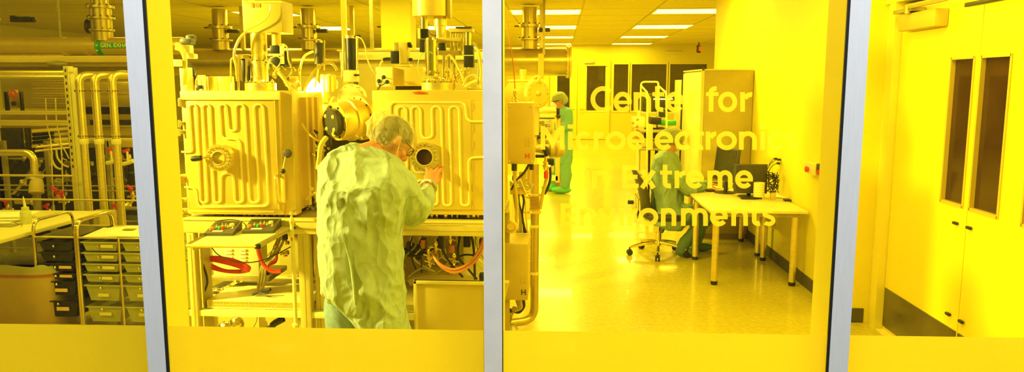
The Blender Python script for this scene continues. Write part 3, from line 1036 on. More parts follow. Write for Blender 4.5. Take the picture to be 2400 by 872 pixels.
# white power supply box with rows of switches
BY = CY + .3
t = thing('switch_box', 'cream electrical box with two columns of white rocker switches under the tray', 'electrical box', A(540, 640, BY))
x0_, x1_ = A(498, 600, BY).x, A(606, 600, BY).x
zA, zB_ = A(550, 648, BY).z, A(550, 572, BY).z + .03
b = MB(); b.bb(x0_, x1_, BY, BY + .14, zA, zB_, .006); b.build('housing', 'white', t)
for (u, w_) in ((527, 545), (561, 578)):
    for yy in (583, 591, 600, 608):
        b = MB(); p, q = A(u, yy, BY), A(w_, yy + 4.5, BY); b.bb(p.x, q.x, BY - .008, BY + .002, q.z, p.z, .002)
        b.build('rocker_switch', 'paper', t)
b = MB(); b.bb(A(606, 600, BY).x, A(606, 600, BY).x + .03, BY + .02, BY + .1, zA - .02, zA, .002); b.bb(x0_ - .02, x1_ + .06, BY, BY + .30, zA - .03, zA - .0, .003); b.build('mounting_plate', 'dull', t)
# coiled red hose
t = thing('red_hose', 'coiled red rubber hose hanging in front of the switch box', 'hose', A(530, 640, CY + .15))
b = MB(); Y_ = CY + .12
for k in range(5):
    o = k * 2.3
    b.tube([A(480, 615 + o * .6, Y_), A(490, 604 + o * .7, Y_ + .02), A(515, 603 + o * 1.2, Y_), A(550, 610 + o * 1.4, Y_), A(578, 622 + o * 1.2, Y_ - .02), A(585 - k, 630 + o * .6, Y_), A(570 - k * 2, 634 + o * .5, Y_ + .05), A(530, 634 + o * .3, Y_ + .04), A(498, 622 + o * .8, Y_ + .03)], .0085, 8, closed=True, smooth=5)
b.build('coil', 'red', t)
b = MB(); b.tube([A(484, 618, Y_), A(474, 608, Y_), A(474, 598, Y_), A(480, 588, Y_), A(487, 577, Y_)], .009, 8, smooth=5); b.build('loose_run', 'red', t)
b = MB(); b.tube([A(603, 578, Y_ - .1), A(606, 592, Y_ - .1), A(612, 610, Y_ - .1), A(622, 625, Y_ - .1), A(640, 636, Y_ - .1), A(659, 636, Y_ - .1)], .011, 8, smooth=5); b.build('loose_run', 'red', t)
b = MB(); b.tube([A(652, 560, Y_ + .2), A(648, 590, Y_ + .18), A(645, 612, Y_ + .15), A(628, 622, Y_ + .1), A(614, 650, Y_ + .1), A(608, 680, Y_ + .1)], .012, 8, smooth=5)
b.build('loose_run', 'red', t)
t = thing('black_cable', 'black cable hanging beside the coiled red hose', 'cable', A(475, 690, CY + .1))
b = MB(); b.tube([A(496, 579, 4.05), A(510, 596, 4.05), A(540, 610, 4.0), A(575, 616, 3.98), A(615, 610, 3.97), A(650, 595, 3.97), A(686, 576, 3.96)], .0032, 6, smooth=6)
b.tube([A(472, 600, 4.05), A(476, 620, 4.05), A(484, 645, 4.05), A(486, 665, 4.05), A(479, 685, 4.05)], .006, 6, smooth=6); b.build('cable', 'blackc', t)
# bundle of grey cables falling at the right of the box
t = thing('cable_bundle', 'bundle of thin grey cables falling through the open bay below the tray', 'cable bundle', A(620, 640, CY + .1))
rr = random.Random(3)
for k in range(9):
    b = MB(); o = k * 3.2
    b.tube([A(655 + o * .6, 548 + rr.uniform(-4, 4), 4.25), A(648 + o * .4 + rr.uniform(-6, 6), 575, 4.2), A(628 + o * .8, 600 + rr.uniform(-6, 6), 4.15), A(612 + o * .5 + rr.uniform(-4, 4), 625, 4.12), A(606 + o * .7, 655, 4.15), A(600 + o * .5 + rr.uniform(-4, 6), 684, 4.15)], .0035, 6, smooth=5)
    b.build('cable', 'cable' if k % 3 else 'cream', t)
for k in range(14):
    b = MB(); p = A(650 + rr.uniform(-6, 24), rr.uniform(538, 600), 4.3); b.box(p, (.018, .03, rr.uniform(.008, .02)), None, .002)
    b.build('connector', 'chrome', t)
b = MB()
p = A(668, 553, 4.22); b.box(p, (.026, .03, .045), None, .004); b.build('relay_block', 'black', t)
b = MB(); p = A(690, 600, 4.75); b.bb(A(655, 600, 4.7).x, A(725, 600, 4.7).x, 4.70, 4.72, A(600, 642, 4.7).z, A(600, 545, 4.7).z)
b.build('backing_panel', 'olive', t, smooth=False)
# box, connector and foil at the bay bottom
t = thing('cardboard_box', 'open flat box behind the rack unit in the left bay', 'box', (A(540, 690, 4.4).x, 4.4, A(600, 727, 4.4).z + .02))
b = MB(); q0, q1 = A(525, 660, 4.35), A(598, 690, 4.35)
b.bb(A(558, 680, 4.45).x, A(598, 680, 4.45).x, 4.42, 4.62, A(560, 700, 4.5).z, A(560, 662, 4.5).z); b.bb(A(622, 680, 4.45).x, A(690, 680, 4.45).x, 4.42, 4.62, A(560, 700, 4.5).z, A(560, 668, 4.5).z)
b.build('carton', 'tan', t, smooth=False)
b = MB(); b.prism([A(482, 684, 4.25), A(500, 672, 4.4), A(550, 648, 4.6), A(582, 650, 4.6), A(540, 672, 4.4), A(508, 690, 4.25)], (0, 0, .003)); b.build('lid_flap', 'dark', t, smooth=False)
b = MB(); b.ball(A(512, 680, 4.30), (.05, .03, .018)); b.tube([A(500, 690, 4.3), A(520, 680, 4.3), A(540, 668, 4.3), A(556, 660, 4.3)], .012, 8, smooth=4)
b.ball(A(535, 676, 4.3), (.045, .03, .02))
tag(b.build('foil', 'foil'), 'crumpled shiny foil lying in the left bay of the bench', 'foil')
t = thing('black_plug', 'black plug with splayed leads lying on the slotted rack unit', 'plug', A(615, 686, CY + .1))
b = MB(); b.tube([A(592, 690, 4.1), A(606, 684, 4.1), A(622, 682, 4.1), A(634, 678, 4.1)], .009, 8, smooth=4)
b.tube([A(606, 684, 4.1), A(618, 688, 4.08), A(630, 686, 4.08)], .006, 8, smooth=4); b.build('plug_body', 'black', t)
# below the lower beam: foil, plug and panels near the floor
t = thing('power_plug', 'black cylindrical plug with a grey lead on the floor under the bench', 'cable plug', A(650, 760, 4.5))
b = MB(); b.tube([A(664, 747, 4.5), A(645, 757, 4.5), A(638, 763, 4.5)], .022, 10); b.tube([A(638, 763, 4.5), A(628, 768, 4.5)], .012, 10); b.build('plug_body', 'black', t)
b = MB(); b.tube([A(603, 740, 4.6), A(600, 755, 4.6), A(592, 770, 4.6)], .004, 6, smooth=4); b.build('lead', 'cable', t)
b = MB(); b.bb(A(483, 760, 4.7).x, A(600, 760, 4.7).x, 4.75, 4.95, .05, .24); t = tag(b.build('storage_crate', 'tan', smooth=False), 'tan crate on the floor under the bench', 'crate')
b = MB(); b.ball(A(555, 760, 4.5), (.05, .04, .05)); b.ball(A(530, 764, 4.5), (.05, .04, .03)); tag(b.build('foil_sheet', 'foil'), 'shiny crumpled sheet on the floor under the slotted rack unit', 'foil')

# framed flat panel leaning before the bench at the right
t = thing('framed_panel', 'flat tan panel in an aluminium frame leaning against the bench', 'panel', (A(1050, 770, 3.75).x, 3.75, .02))
PY = 3.72
x0_, x1_ = A(970, 700, PY).x, A(1145, 700, PY).x
zA, zB_ = .3, A(1000, 658, PY).z
b = MB(); b.bb(x0_, x1_, PY + .004, PY + .02, .3, zB_); b.build('panel_sheet', 'tan', t, smooth=False)
b = MB(); w_ = .017
b.bb(x0_, x1_, PY - .008, PY + .024, zB_ - w_, zB_, .003); b.bb(x0_, x0_ + w_, PY - .008, PY + .024, zA, zB_, .003); b.bb(x1_ - w_, x1_, PY - .008, PY + .024, zA, zB_, .003); b.bb(x0_, x1_, PY - .008, PY + .024, zA - w_, zA, .003)
b.build('panel_frame', 'alu', t)
b = MB(); b.bb(x0_ + .05, x0_ + .08, PY, PY + .1, 0, zA); b.build('panel_support', 'dull', t)
b = MB(); b.bb(x1_ - .08, x1_ - .05, PY, PY + .1, 0, zA); b.build('panel_support', 'dull', t)

# tangle of gas lines in the right bay
t = thing('gas_manifold', 'tangle of gas hoses, black solenoid valves and fittings in the right bay', 'manifold', A(1050, 640, 4.2))
rr = random.Random(12)
def hose(pts, r, m, nm='hose'):
    b = MB(); b.tube(pts, r, 8, smooth=5); return b.build(nm, m, t)
hose([A(1012, 590, 4.1), A(1030, 618, 4.05), A(1062, 632, 4.03), A(1095, 620, 4.03), A(1120, 592, 4.05), A(1132, 560, 4.1)], .0085, 'copper')
hose([A(1015, 600, 4.1), A(1034, 624, 4.05), A(1064, 639, 4.03), A(1098, 626, 4.03), A(1124, 598, 4.05), A(1135, 565, 4.1)], .0085, 'copper')
hose([A(1078, 552, 4.2), A(1074, 600, 4.2), A(1095, 628, 4.2), A(1118, 655, 4.2)], .007, 'blackc')
hose([A(1105, 552, 4.15), A(1111, 590, 4.15), A(1113, 655, 4.15)], .007, 'blackc')
hose([A(955, 600, 4.15), A(985, 598, 4.15), A(1020, 580, 4.15), A(1035, 560, 4.2)], .006, 'blackc')
hose([A(957, 648, 4.2), A(990, 628, 4.2), A(1020, 640, 4.2), A(1055, 610, 4.2)], .006, 'cable')
hose([A(1025, 560, 4.2), A(1045, 600, 4.2), A(1060, 622, 4.2), A(1085, 650, 4.2)], .007, 'blackc')
hose([A(1050, 640, 4.25), A(1080, 600, 4.25), A(1120, 600, 4.25)], .006, 'blackc')
for k in range(12):
    x_ = rr.uniform(955, 1120)
    hose([A(x_, 552, 4.3), A(x_ + rr.uniform(-15, 15), 575, 4.28), A(x_ + rr.uniform(-25, 25), rr.uniform(595, 615), 4.25), A(x_ + rr.uniform(-40, 40), rr.uniform(615, 640), 4.3)], rr.uniform(.003, .006), rr.choice(['cable', 'tube', 'blackc', 'steel']))
for (px, py, w_, h_, m) in ((993, 572, .03, .07, 'dark'), (1035, 568, .03, .09, 'dark'), (1095, 562, .04, .08, 'black'), (1010, 585, .02, .05, 'steel'), (1130, 567, .03, .04, 'black'), (1130, 648, .03, .04, 'black')):
    b = MB(); b.box(A(px, py, 4.18), (w_, .05, h_), None, .004); b.build('solenoid_valve', m, t)
b = MB(); b.cyl(A(1058, 592, 4.14), A(1058, 574, 4.14), .018); b.cyl(A(992, 582, 4.15), A(992, 562, 4.15), .014); b.build('valve_cap', 'copper', t)
for (px, py) in ((1005, 600), (1022, 582), (1064, 610), (1008, 615), (1056, 560)):
    b = MB(); p = A(px, py, 4.12)
    b.lathe(p + V((0, 0, -.03)), (0, 0, 1), [(0, .005), (.012, .006), (.013, .012), (.026, .012), (.027, .007), (.045, .007), (.046, .011), (.058, .011), (.07, .005)], 8)
    b.tube([p + V((-.03, 0, .01)), p, p + V((.03, 0, -.01))], .005, 8); b.build('fitting', 'chrome', t)
b = MB(); b.bb(A(1085, 600, 4.5).x, A(1165, 600, 4.5).x, 4.55, 4.57, A(600, 660, 4.5).z, BZ0); b.build('backing_panel', 'cream', t, smooth=False)
b = MB(); b.ball(A(1040, 655, 4.4), (.22, .1, .09)); b.tube([A(960, 660, 4.3), A(1000, 650, 4.3), A(1060, 650, 4.3), A(1120, 660, 4.3)], .03, 10, smooth=4); b.build('insulated_duct', 'tan', t)
for (px, py) in ((965, 595), (975, 580)):
    b = MB(); p = A(px, py, 4.35); b.box(p, (.12, .03, .04), Matrix.Rotation(.3, 3, 'Y'), .004); b.build('valve_block', 'dark', t)
for px in (963, 985): b = MB(); b.box(A(px, 566, 4.3), (.01, .02, .05), None, .002); b.build('white_tag', 'paper', t)
# wiring just below the chambers
for i, (pa, pb_) in enumerate(((480, 680), (955, 1130))):
    t = thing('feedthrough_row', ('row of shiny connectors under the left chamber', 'row of shiny connectors under the right chamber')[i], 'connector row', A((pa + pb_) / 2, 509, CY + .1))
    for k in range(14):
        x_ = pa + (pb_ - pa) * (k + rr.uniform(0, .6)) / 14
        b = MB(); b.cyl(A(x_, 510, CY + .08), A(x_, 503, CY + .08), rr.uniform(.006, .014), n=10); b.build('connector', rr.choice(['chrome', 'dark', 'steel', 'chrome']), t)
# ------------------------------------------------------------------ things on top of the chambers
ZT_ = zt + .003
rr = random.Random(5)
# left: motor housing on a column
t = thing('substrate_lift', 'grey-gold motor housing on a thick column over the left chamber', 'lift drive', (A(610, 214, 4.3).x, 4.3, ZT_), None)
Y0 = 4.25
x0_, x1_ = A(577, 40, Y0).x, A(664, 40, Y0).x
b = MB(); b.bb(x0_, x1_, Y0 - .02, Y0 + .16, A(600, 77, Y0).z, A(600, 2, Y0).z, .004)
h_ = b.build('motor_housing', 'olive', t)
b = MB(); b.bb(x0_ - .014, x0_, Y0 - .015, Y0 + .14, A(600, 72, Y0).z, A(600, -8, Y0).z + .05, .002); b.build('side_plate', 'white', h_)
b = MB(); b.bb(x0_, x1_ + .004, Y0 - .024, Y0 - .02, A(600, 8, Y0).z, A(600, 4, Y0).z); b.build('lid_edge', 'gold', h_)
p = A(590, 13, Y0 - .021); b = MB(); b.bb(p.x, p.x + .012, Y0 - .0225, Y0 - .0215, p.z - .012, p.z + .012); b.bb(p.x + .02, p.x + .05, Y0 - .0225, Y0 - .0215, p.z - .01, p.z + .010); b.build('warning_sticker', 'orange', h_, smooth=False)
b = MB(); cx_ = A(604, 150, Y0).x
cz = lambda py: A(604, py, Y0).z
b.lathe((cx_, Y0 + .03, ZT_), (0, 0, 1), [(0, .088), (cz(195) - ZT_, .088), (cz(194) - ZT_, .055), (cz(190) - ZT_, .045), (cz(150) - ZT_, .045), (cz(149) - ZT_, .05), (cz(143) - ZT_, .05), (cz(142) - ZT_, .042), (cz(125) - ZT_, .042), (cz(122) - ZT_, .046), (cz(77) - ZT_, .046)], 36)
b.build('column', 'steel', t)
b = MB(); hexbolts(b, (cx_, Y0 + .03, cz(194)), (0, 0, 1), .076, 14, .006, .012); hexbolts(b, (cx_, Y0 + .03, cz(142)), (0, 0, 1), .047, 8, .005, .01); b.build('bolt_ring', 'chrome', t)
b = MB(); p = A(643, 92, Y0); b.cyl((p.x, Y0 + .03, A(640, 106, Y0).z), (p.x, Y0 + .03, A(640, 76, Y0).z), .026); b.build('drive_shaft', 'gold', t)
for (pa, pb_, w) in (((632, 106), (655, 127), .05), ((634, 130), (659, 155), .055)):
    b = MB(); q0, q1 = A(*pa, Y0), A(*pb_, Y0); b.bb(q0.x, q1.x, Y0 - .0, Y0 + .05, q1.z, q0.z, .004); b.build('stepper_motor', 'black', t)
b = MB(); q0, q1 = A(660, 120, Y0), A(676, 158, Y0); b.bb(q0.x, q1.x, Y0 + .01, Y0 + .06, q1.z, q0.z, .004); b.build('stepper_motor', 'dark', t)
b = MB(); q0, q1 = A(628, 126, Y0), A(662, 131, Y0); b.bb(q0.x, q1.x, Y0 - .01, Y0 + .06, q1.z, q0.z, .002); q0, q1 = A(655, 105, Y0), A(672, 150, Y0); b.bb(q0.x, q1.x - .015, Y0 + .0, Y0 + .02, q1.z, q0.z, .002); b.build('motor_bracket', 'white', t)
b = MB()
for px in (559, 577): b.cyl(A(px, 212, Y0), A(px, 136, Y0), .006)
b.bb(A(553, 130, Y0).x, A(585, 130, Y0).x, Y0, Y0 + .04, A(560, 138, Y0).z, A(560, 128, Y0).z, .003); b.build('guide_rods', 'chrome', t)
b = MB(); q0, q1 = A(561, 132, Y0), A(576, 192, Y0); b.bb(q0.x, q1.x, Y0 + .02, Y0 + .05, q1.z, q0.z, .004); b.cyl(A(584, 190, Y0 + .03), A(584, 155, Y0 + .03), .009); b.build('actuator_body', 'black', t)
# hoses of the lift
def H(pts, r, m='tube', nm='hose', k=6):
    b = MB(); b.tube(pts, r, 8, smooth=k); return b.build(nm, m, t)
H([A(576, 76, 4.2), A(562, 90, 4.2), A(551, 115, 4.2), A(549, 135, 4.2), A(554, 158, 4.2), A(556, 190, 4.22)], .0085)
H([A(549, 135, 4.2), A(542, 140, 4.2), A(541, 165, 4.2), A(542, 195, 4.2)], .005)
H([A(634, 10, 4.2), A(632, 30, 4.2), A(623, 45, 4.2), A(604, 58, 4.2), A(580, 70, 4.2), A(573, 80, 4.2)], .004)
H([A(594, 160, 4.15), A(600, 182, 4.15), A(612, 196, 4.15), A(626, 203, 4.2)], .004)
H([A(630, 150, 4.15), A(636, 136, 4.15), A(650, 132, 4.15), A(659, 142, 4.15), A(650, 160, 4.15), A(640, 175, 4.2)], .004)
H([A(655, 108, 4.2), A(664, 104, 4.2), A(673, 112, 4.2), A(676, 140, 4.2), A(684, 165, 4.2), A(678, 178, 4.2), A(662, 181, 4.2)], .005)
H([A(622, 140, 4.15), A(640, 152, 4.15), A(658, 172, 4.15), A(672, 190, 4.2), A(684, 212, 4.25)], .005)
H([A(650, 168, 4.18), A(664, 185, 4.18), A(680, 205, 4.2), A(695, 216, 4.3)], .007, 'white')
H([A(664, 182, 4.18), A(672, 196, 4.2), A(682, 215, 4.25)], .006, 'white')
H([A(631, 148, 4.14), A(630, 155, 4.14), A(632, 162, 4.14)], .004, 'tubeg')
for k in range(26):
    b = MB(); p = A(rr.uniform(612, 705), rr.uniform(158, 208), 4.28)
    b.lathe(p, (rr.uniform(-.5, .5), -.5, 1), [(0, .004), (.006, .007), (.014, .007), (.015, .004), (.026, .004), (.027, .006), (.034, .005)], 8); b.build('fitting', 'chrome', t)
b = MB(); p = A(617, 189, 4.15); b.ball(p, .006); q = b.build('indicator_lamp', 'bluel', t); q['label'] = 'small blue-white indicator lamp'
b = MB()
for (px, w) in ((452, .03), (475, .05), (507, .06), (530, .08), (690, .04)):
    p = A(px, 205, 4.35); b.box(p + V((0, 0, .02)), (w, .06, .09), None, .004)
b.build('feedthrough_block', 'gold', t)

# left end: hoses, tower and padlock-like valve
t = thing('hose_tower', 'white service tower with arching hoses at the hinge side of the left chamber', 'service tower', A(425, 300, 4.3))
b = MB(); b.bb(A(412, 200, 4.2).x, A(428, 200, 4.2).x, 4.25, 4.33, A(420, 500, 4.25).z, A(420, 158, 4.25).z, .004); b.build('tower_body', 'white', t)
for (x_, r_) in ((0, .013), (9, .012)):
    H([A(412, 104 + x_, 4.25), A(424, 108 + x_, 4.25), A(432, 125 + x_, 4.25), A(434, 150, 4.25), A(432, 190, 4.25), A(431, 214, 4.3)], r_, 'tube')
H([A(438, 150, 4.35), A(450, 160, 4.35), A(454, 180, 4.35), A(450, 215, 4.35)], .016, 'dark')
b = MB(); b.box(A(440, 98, 4.35), (.07, .06, .035), None, .006); b.box(A(448, 90, 4.4), (.05, .05, .04), None, .01); b.build('cable_clamp', 'dark', t)
b = MB(); b.box(A(440, 116, 4.3), (.05, .05, .05), None, .006); b.box(A(450, 132, 4.3), (.05, .05, .03), None, .006); b.box(A(419, 148, 4.24), (.05, .05, .04), None, .004); b.build('manifold_block', 'white', t)
t = thing('cable_connector', 'black and white cable connector standing on the left chamber edge', 'connector', A(466, 214, 4.1))
b = MB(); b.tube(fillet([A(459, 212, 4.1), A(459, 184, 4.1), A(472, 184, 4.1), A(472, 200, 4.1)], .02), .004, 8); b.build('lead', 'tube', t)
b = MB(); b.box(A(468, 207, 4.08), (.04, .03, .035), None, .008); b.build('plug_body', 'black', t)
b = MB(); b.bb(A(464, 200, 4.2).x, A(479, 200, 4.2).x, 4.2, 4.22, ZT_, A(470, 176, 4.2).z); b.ball(A(472, 214, 4.06), .014); b.build('bright_cover', 'white', t)

# middle: gate valve and turbo pump
t = thing('turbo_pump', 'round horizontal pump with black end cover and ring of bolts between the two chambers', 'pump', A(805, 300, 4.3))
ax = V((-.62, -.78, -.10)).normalized()
c_ = A(786, 286, 4.1)            # front face centre
b = MB()
b.lathe(c_, -ax, [(0, .07), (0.001, .104), (.012, .108), (.075, .110), (.08, .120), (.10, .122), (.101, .112), (.16, .112), (.163, .128), (.19, .128), (.191, .10), (.215, .10)], 44)
pb = b.build('pump_body', 'gold', t)
b = MB(); hexbolts(b, c_, ax, .088, 8, .0055, .006, .3); hexbolts(b, c_ - ax * .163, ax, .116, 12, .005, .006, .2); b.build('bolt_ring', 'dark', t)
b = MB(); b.lathe(c_ + ax * .0, ax, [(0, .078), (.03, .078), (.036, .072), (.037, .01)], 36); cov = b.build('end_cover', 'dark', t)
b = MB(); hexbolts(b, c_ + ax * .036, ax, .05, 4, .009, .008, .75); b.build('cover_bolts', 'cream', cov)
H([c_ + ax * .036 + V((.03, 0, -.03)), c_ + ax * .06 + V((.045, 0, -.035)), c_ + ax * .06 + V((.035, 0, -.06)), c_ + V((.01, -.05, -.075))], .007, 'tube')
H([A(765, 322, 4.0), A(757, 332, 3.98), A(751, 345, 3.98), A(748, 372, 4.0), A(745, 395, 4.02)], .014, 'tube', 'vent_hose')
H([A(708, 290, 4.1), A(720, 310, 4.08), A(734, 323, 4.06), A(748, 331, 4.05)], .006, 'chrome')
b = MB(); b.box(A(770, 331, 4.05), (.03, .03, .05), None, .004); b.build('pump_plug', 'black', t)
for (px, py) in ((754, 327), (760, 338), (768, 345), (757, 350), (833, 318), (845, 322)):
    b = MB(); b.cyl(A(px, py, 4.08), A(px + 5, py + 5, 4.08), .008, n=10); b.build('fitting', 'chrome', t)
t = thing('gate_valve', 'round-topped white gate valve with a tall black actuator cylinder', 'valve', A(820, 250, 4.35))
YV = 4.38
n_ = 24
pc = A(823, 230, YV); rad = .083
poly = [pc + V((rad * cos(a), 0, rad * sin(a))) for a in [pi * i / n_ for i in range(n_ + 1)]] + [pc + V((-rad, 0, -.22)), pc + V((rad, 0, -.22))]
b = MB(); b.prism(poly, (0, .05, 0)); b.build('valve_body', 'white', t)
poly2 = [pc + (p - pc) * .82 + V((0, -.004, 0)) for p in poly]; b = MB(); b.prism(poly2, (0, .004, 0)); b.build('cover_plate', 'cream', t)
b = MB(); hexbolts(b, pc + V((0, -.004, 0)), (0, -1, 0), .075, 12, .004, .004); b.build('bolts', 'gold', t)
b = MB(); q0, q1 = A(806, 165, YV), A(838, 188, YV); b.bb(q0.x, q1.x, YV - .02, YV + .05, q1.z - .01, q0.z, .006); b.build('actuator_base', 'cream', t)
b = MB(); p = A(821, 120, YV); b.cyl((p.x, YV + .01, A(821, 163, YV).z), (p.x, YV + .01, A(821, 90, YV).z), .031, n=28); b.build('actuator_cylinder', 'black', t)
b = MB(); b.cyl((p.x, YV + .01, A(821, 90, YV).z), (p.x, YV + .01, A(821, 83, YV).z), .033, n=28); b.cyl(A(805, 165, YV - .01), A(805, 85, YV - .01), .006); b.cyl(A(837, 165, YV - .01), A(837, 85, YV - .01), .006); b.bb(A(797, 100, YV).x, A(804, 100, YV).x, YV, YV + .04, A(800, 188, YV).z, A(800, 121, YV).z, .002); b.build('actuator_cap', 'steel', t)
H([A(838, 86, 4.35), A(848, 92, 4.33), A(856, 110, 4.33), A(860, 135, 4.33), A(870, 160, 4.33), A(880, 172, 4.33)], .004)
b = MB(); b.box(A(836, 176, YV - .02), (.03, .015, .01)); b.box(A(840, 85, YV), (.03, .02, .015), None, .003); b.build('sensor', 'black', t)
# second black actuator at the back left of the glowing cone
t = thing('slim_actuator', 'slim dark actuator cylinder with chrome ends left of the glowing cone', 'actuator', A(747, 150, 4.6))
p = A(747, 130, 4.6); b = MB(); b.cyl(A(747, 150, 4.6), A(747, 100, 4.6), .026); b.build('cylinder_body', 'dark', t)
b = MB(); b.cyl(A(747, 100, 4.6), A(747, 95, 4.6), .03); b.cyl(A(747, 160, 4.6), A(747, 150, 4.6), .014); b.cyl(A(760, 165, 4.6), A(760, 95, 4.6), .005)
b.cyl(A(738, 205, 4.6), A(747, 158, 4.6), .006); b.build('end_fittings', 'chrome', t)
H([A(735, 120, 4.55), A(715, 130, 4.55), A(706, 150, 4.55), A(702, 180, 4.55), A(704, 215, 4.55)], .007)
H([A(790, 165, 4.45), A(780, 150, 4.45), A(765, 148, 4.45), A(745, 158, 4.45), A(727, 180, 4.45), A(714, 215, 4.4), A(708, 240, 4.4)], .008)
# added glowing cone and dish in place of a bright reflection behind the chambers
t = thing('reflection_cone', 'dazzling white cone standing in for a bright reflection behind the two chambers', 'bright reflection', A(745, 205, 4.75))
M['glow'] = mat('reflection_glow', (1, 1, .9), .5, var=0, emit=(1.0, .92, .55), estr=45)
YL = 4.7
a0 = A(705, 222, YL); a1 = A(742, 182, YL); a2 = A(746, 232, YL)
b = MB(); ce = A(744, 207, YL)
axl = (A(706, 222, YL) - ce).normalized()
b.lathe(A(712, 219, YL - .02), -axl, [(0, .012), (.04, .035), (.09, .062), (.1, .064)], 24); b.build('glow_cone', 'glow', t)
b = MB(); b.cyl(A(747, 212, YL + .02), A(757, 205, YL + .02), .03); b.cyl(A(757, 205, YL + .02), A(762, 260, YL + .05), .008); b.build('cone_holder', 'steel', t)
b = MB(); b.lathe(A(785, 186, YL), V((-.6, -.4, -.6)), [(0, .03), (.02, .05), (.03, .052)], 24); b.build('bright_dish', 'white', t)
# tank with a porthole behind
t = thing('buffer_tank', 'horizontal cylindrical tank end with bolted ring, left of the pump', 'tank', A(735, 280, 4.7))
b = MB(); p = A(730, 270, 4.75)
b.lathe(p + V((-.1, 0, 0)), (1, 0, 0), [(0, .1), (.075, .1), (.08, .12), (.1, .12), (.105, .1), (.24, .1), (.245, .12), (.262, .12), (.264, .03)], 36); b.build('tank_shell', 'gold', t)
b = MB(); b.cyl(A(762, 240, 4.7), A(762, 175, 4.7), .03, n=24); b.lathe(A(775, 185, 4.6) + V((0, 0, -.08)), (0, 0, 1), [(0, .03), (.02, .034), (.1, .034), (.11, .02)], 20); b.build('riser_pipe', 'steel', t)
b = MB(); b.bb(A(690, 300, 4.5).x, A(712, 300, 4.5).x, 4.55, 4.7, .9, A(700, 238, 4.55).z, .003)
b.build('side_cabinet', 'dull', t)
b = MB()
for k in range(3): q = 694 + k * 6; b.bb(A(q, 300, 4.5).x, A(q + 2.5, 300, 4.5).x, 4.53, 4.56, .95, A(700, 244, 4.5).z)
b.build('cabinet_rib', 'dark', t)
# dark plumbing between chambers and bench
t = thing('service_plumbing', 'dark cluster of valves, wires and small pipes between the left chamber and the man', 'plumbing', A(720, 420, 4.4))
b = MB(); b.bb(A(690, 400, 4.85).x, A(880, 400, 4.85).x, 4.9, 4.95, 1.1, A(700, 300, 4.9).z); b.build('backing_panel', 'dark', t, smooth=False)
for k in range(26):
    x_ = rr.uniform(700, 748); y_ = rr.uniform(300, 480)
    H([A(x_, y_, 4.4), A(x_ + rr.uniform(-10, 10), y_ + 25, 4.38), A(x_ + rr.uniform(-16, 16), y_ + rr.uniform(40, 60), 4.4)], rr.uniform(.003, .007), rr.choice(['blackc', 'cable', 'steel', 'tube', 'dark', 'dark']), k=4)
for k in range(20):
    p = A(rr.uniform(700, 750), rr.uniform(310, 500), 4.3); b = MB(); b.lathe(p, (rr.uniform(-1, 1), rr.uniform(-1, 0), 1), [(0, .004), (.004, .009), (.018, .009), (.019, .006), (.03, .006)], 8); b.build('fitting', rr.choice(['chrome', 'steel', 'dark']), t)
b = MB(); b.tube([A(712, 362, 4.3), A(718, 375, 4.28), A(712, 398, 4.3), A(722, 352, 4.32)], .005, 6, smooth=4); b.build('red_wire', 'red', t)
b = MB(); b.box(A(703, 412, 4.3), (.045, .04, .05), None, .006); b.box(A(735, 440, 4.4), (.03, .03, .08), None, .004); b.build('valve_motor', 'black', t)
b = MB(); b.box(A(704, 425, 4.3), (.04, .04, .025), None, .004); b.cyl(A(704, 470, 4.3), A(704, 428, 4.3), .008); b.build('valve_stem', 'cream', t)
b = MB(); b.tube([A(718, 468, 4.2), A(728, 460, 4.2), A(738, 452, 4.2)], .014, 8, flat=.5); b.box(A(730, 443, 4.2), (.02, .01, .02)); b.build('bright_lever', 'white', t)
for k in range(6):
    H([A(690 + k * 5, 485, 4.3), A(702 + k * 4, 470 + k, 4.3), A(722, 478, 4.3), A(742, 500 - k * 3, 4.3)], .004, rr.choice(['cable', 'tube', 'steel']), k=4)

# right chamber top ------------------------------------------------------------
t = thing('sputter_source', 'tall polished cylinder assembly with wide drum on top over the right chamber', 'source assembly', (A(1020, 210, 4.3).x, 4.3, z1), None)
Y0 = 4.25
def czz(py): return A(1010, py, Y0).z
p = A(1007, 20, Y0)
b = MB(); b.cyl((p.x, Y0 + .06, czz(37)), (p.x, Y0 + .06, czz(-40)), .108, n=44); b.build('top_drum', 'gold', t)
b = MB(); b.bb(A(1047, 20, Y0).x, A(1055, 20, Y0).x, Y0 + .0, Y0 + .08, czz(42), czz(-30), .002); b.build('drum_bracket', 'tan', t)
p = A(1028, 60, Y0); b = MB(); b.lathe((p.x, Y0 + .06, czz(88)), (0, 0, 1), [(0, .032), (czz(60) - czz(88), .032), (czz(59) - czz(88), .037), (czz(37) - czz(88), .037)], 28); b.build('upper_shaft', 'steel', t)
p = A(990, 50, Y0); b = MB(); b.cyl((p.x, Y0 + .05, czz(68)), (p.x, Y0 + .05, czz(37)), .02); b.build('side_shaft', 'chrome', t)
for (pa, pb_) in (((984, 67), (1002, 89)), ((981, 92), (995, 122)), ((1026, 100), (1042, 119))):
    b = MB(); q0, q1 = A(*pa, Y0), A(*pb_, Y0); b.bb(q0.x, q1.x, Y0 + .02, Y0 + .07, q1.z, q0.z, .003); b.build('stepper_motor', 'black', t)
b = MB(); q0, q1 = A(978, 88, Y0), A(1050, 92, Y0); b.bb(A(979, 67, Y0).x, A(984, 67, Y0).x, Y0, Y0 + .05, czz(90), czz(66)); b.build('motor_bracket', 'white', t)
p = A(1011, 140, 4.2); b = MB()
b.lathe((p.x, 4.2, czz(178) + .0), (0, 0, 1), [(0, .042), (.012, .042), (.013, .036), (czz(96) - czz(178), .036), (czz(95) - czz(178), .03), (czz(90) - czz(178), .028)], 32); b.build('polished_cylinder', 'chrome', t)
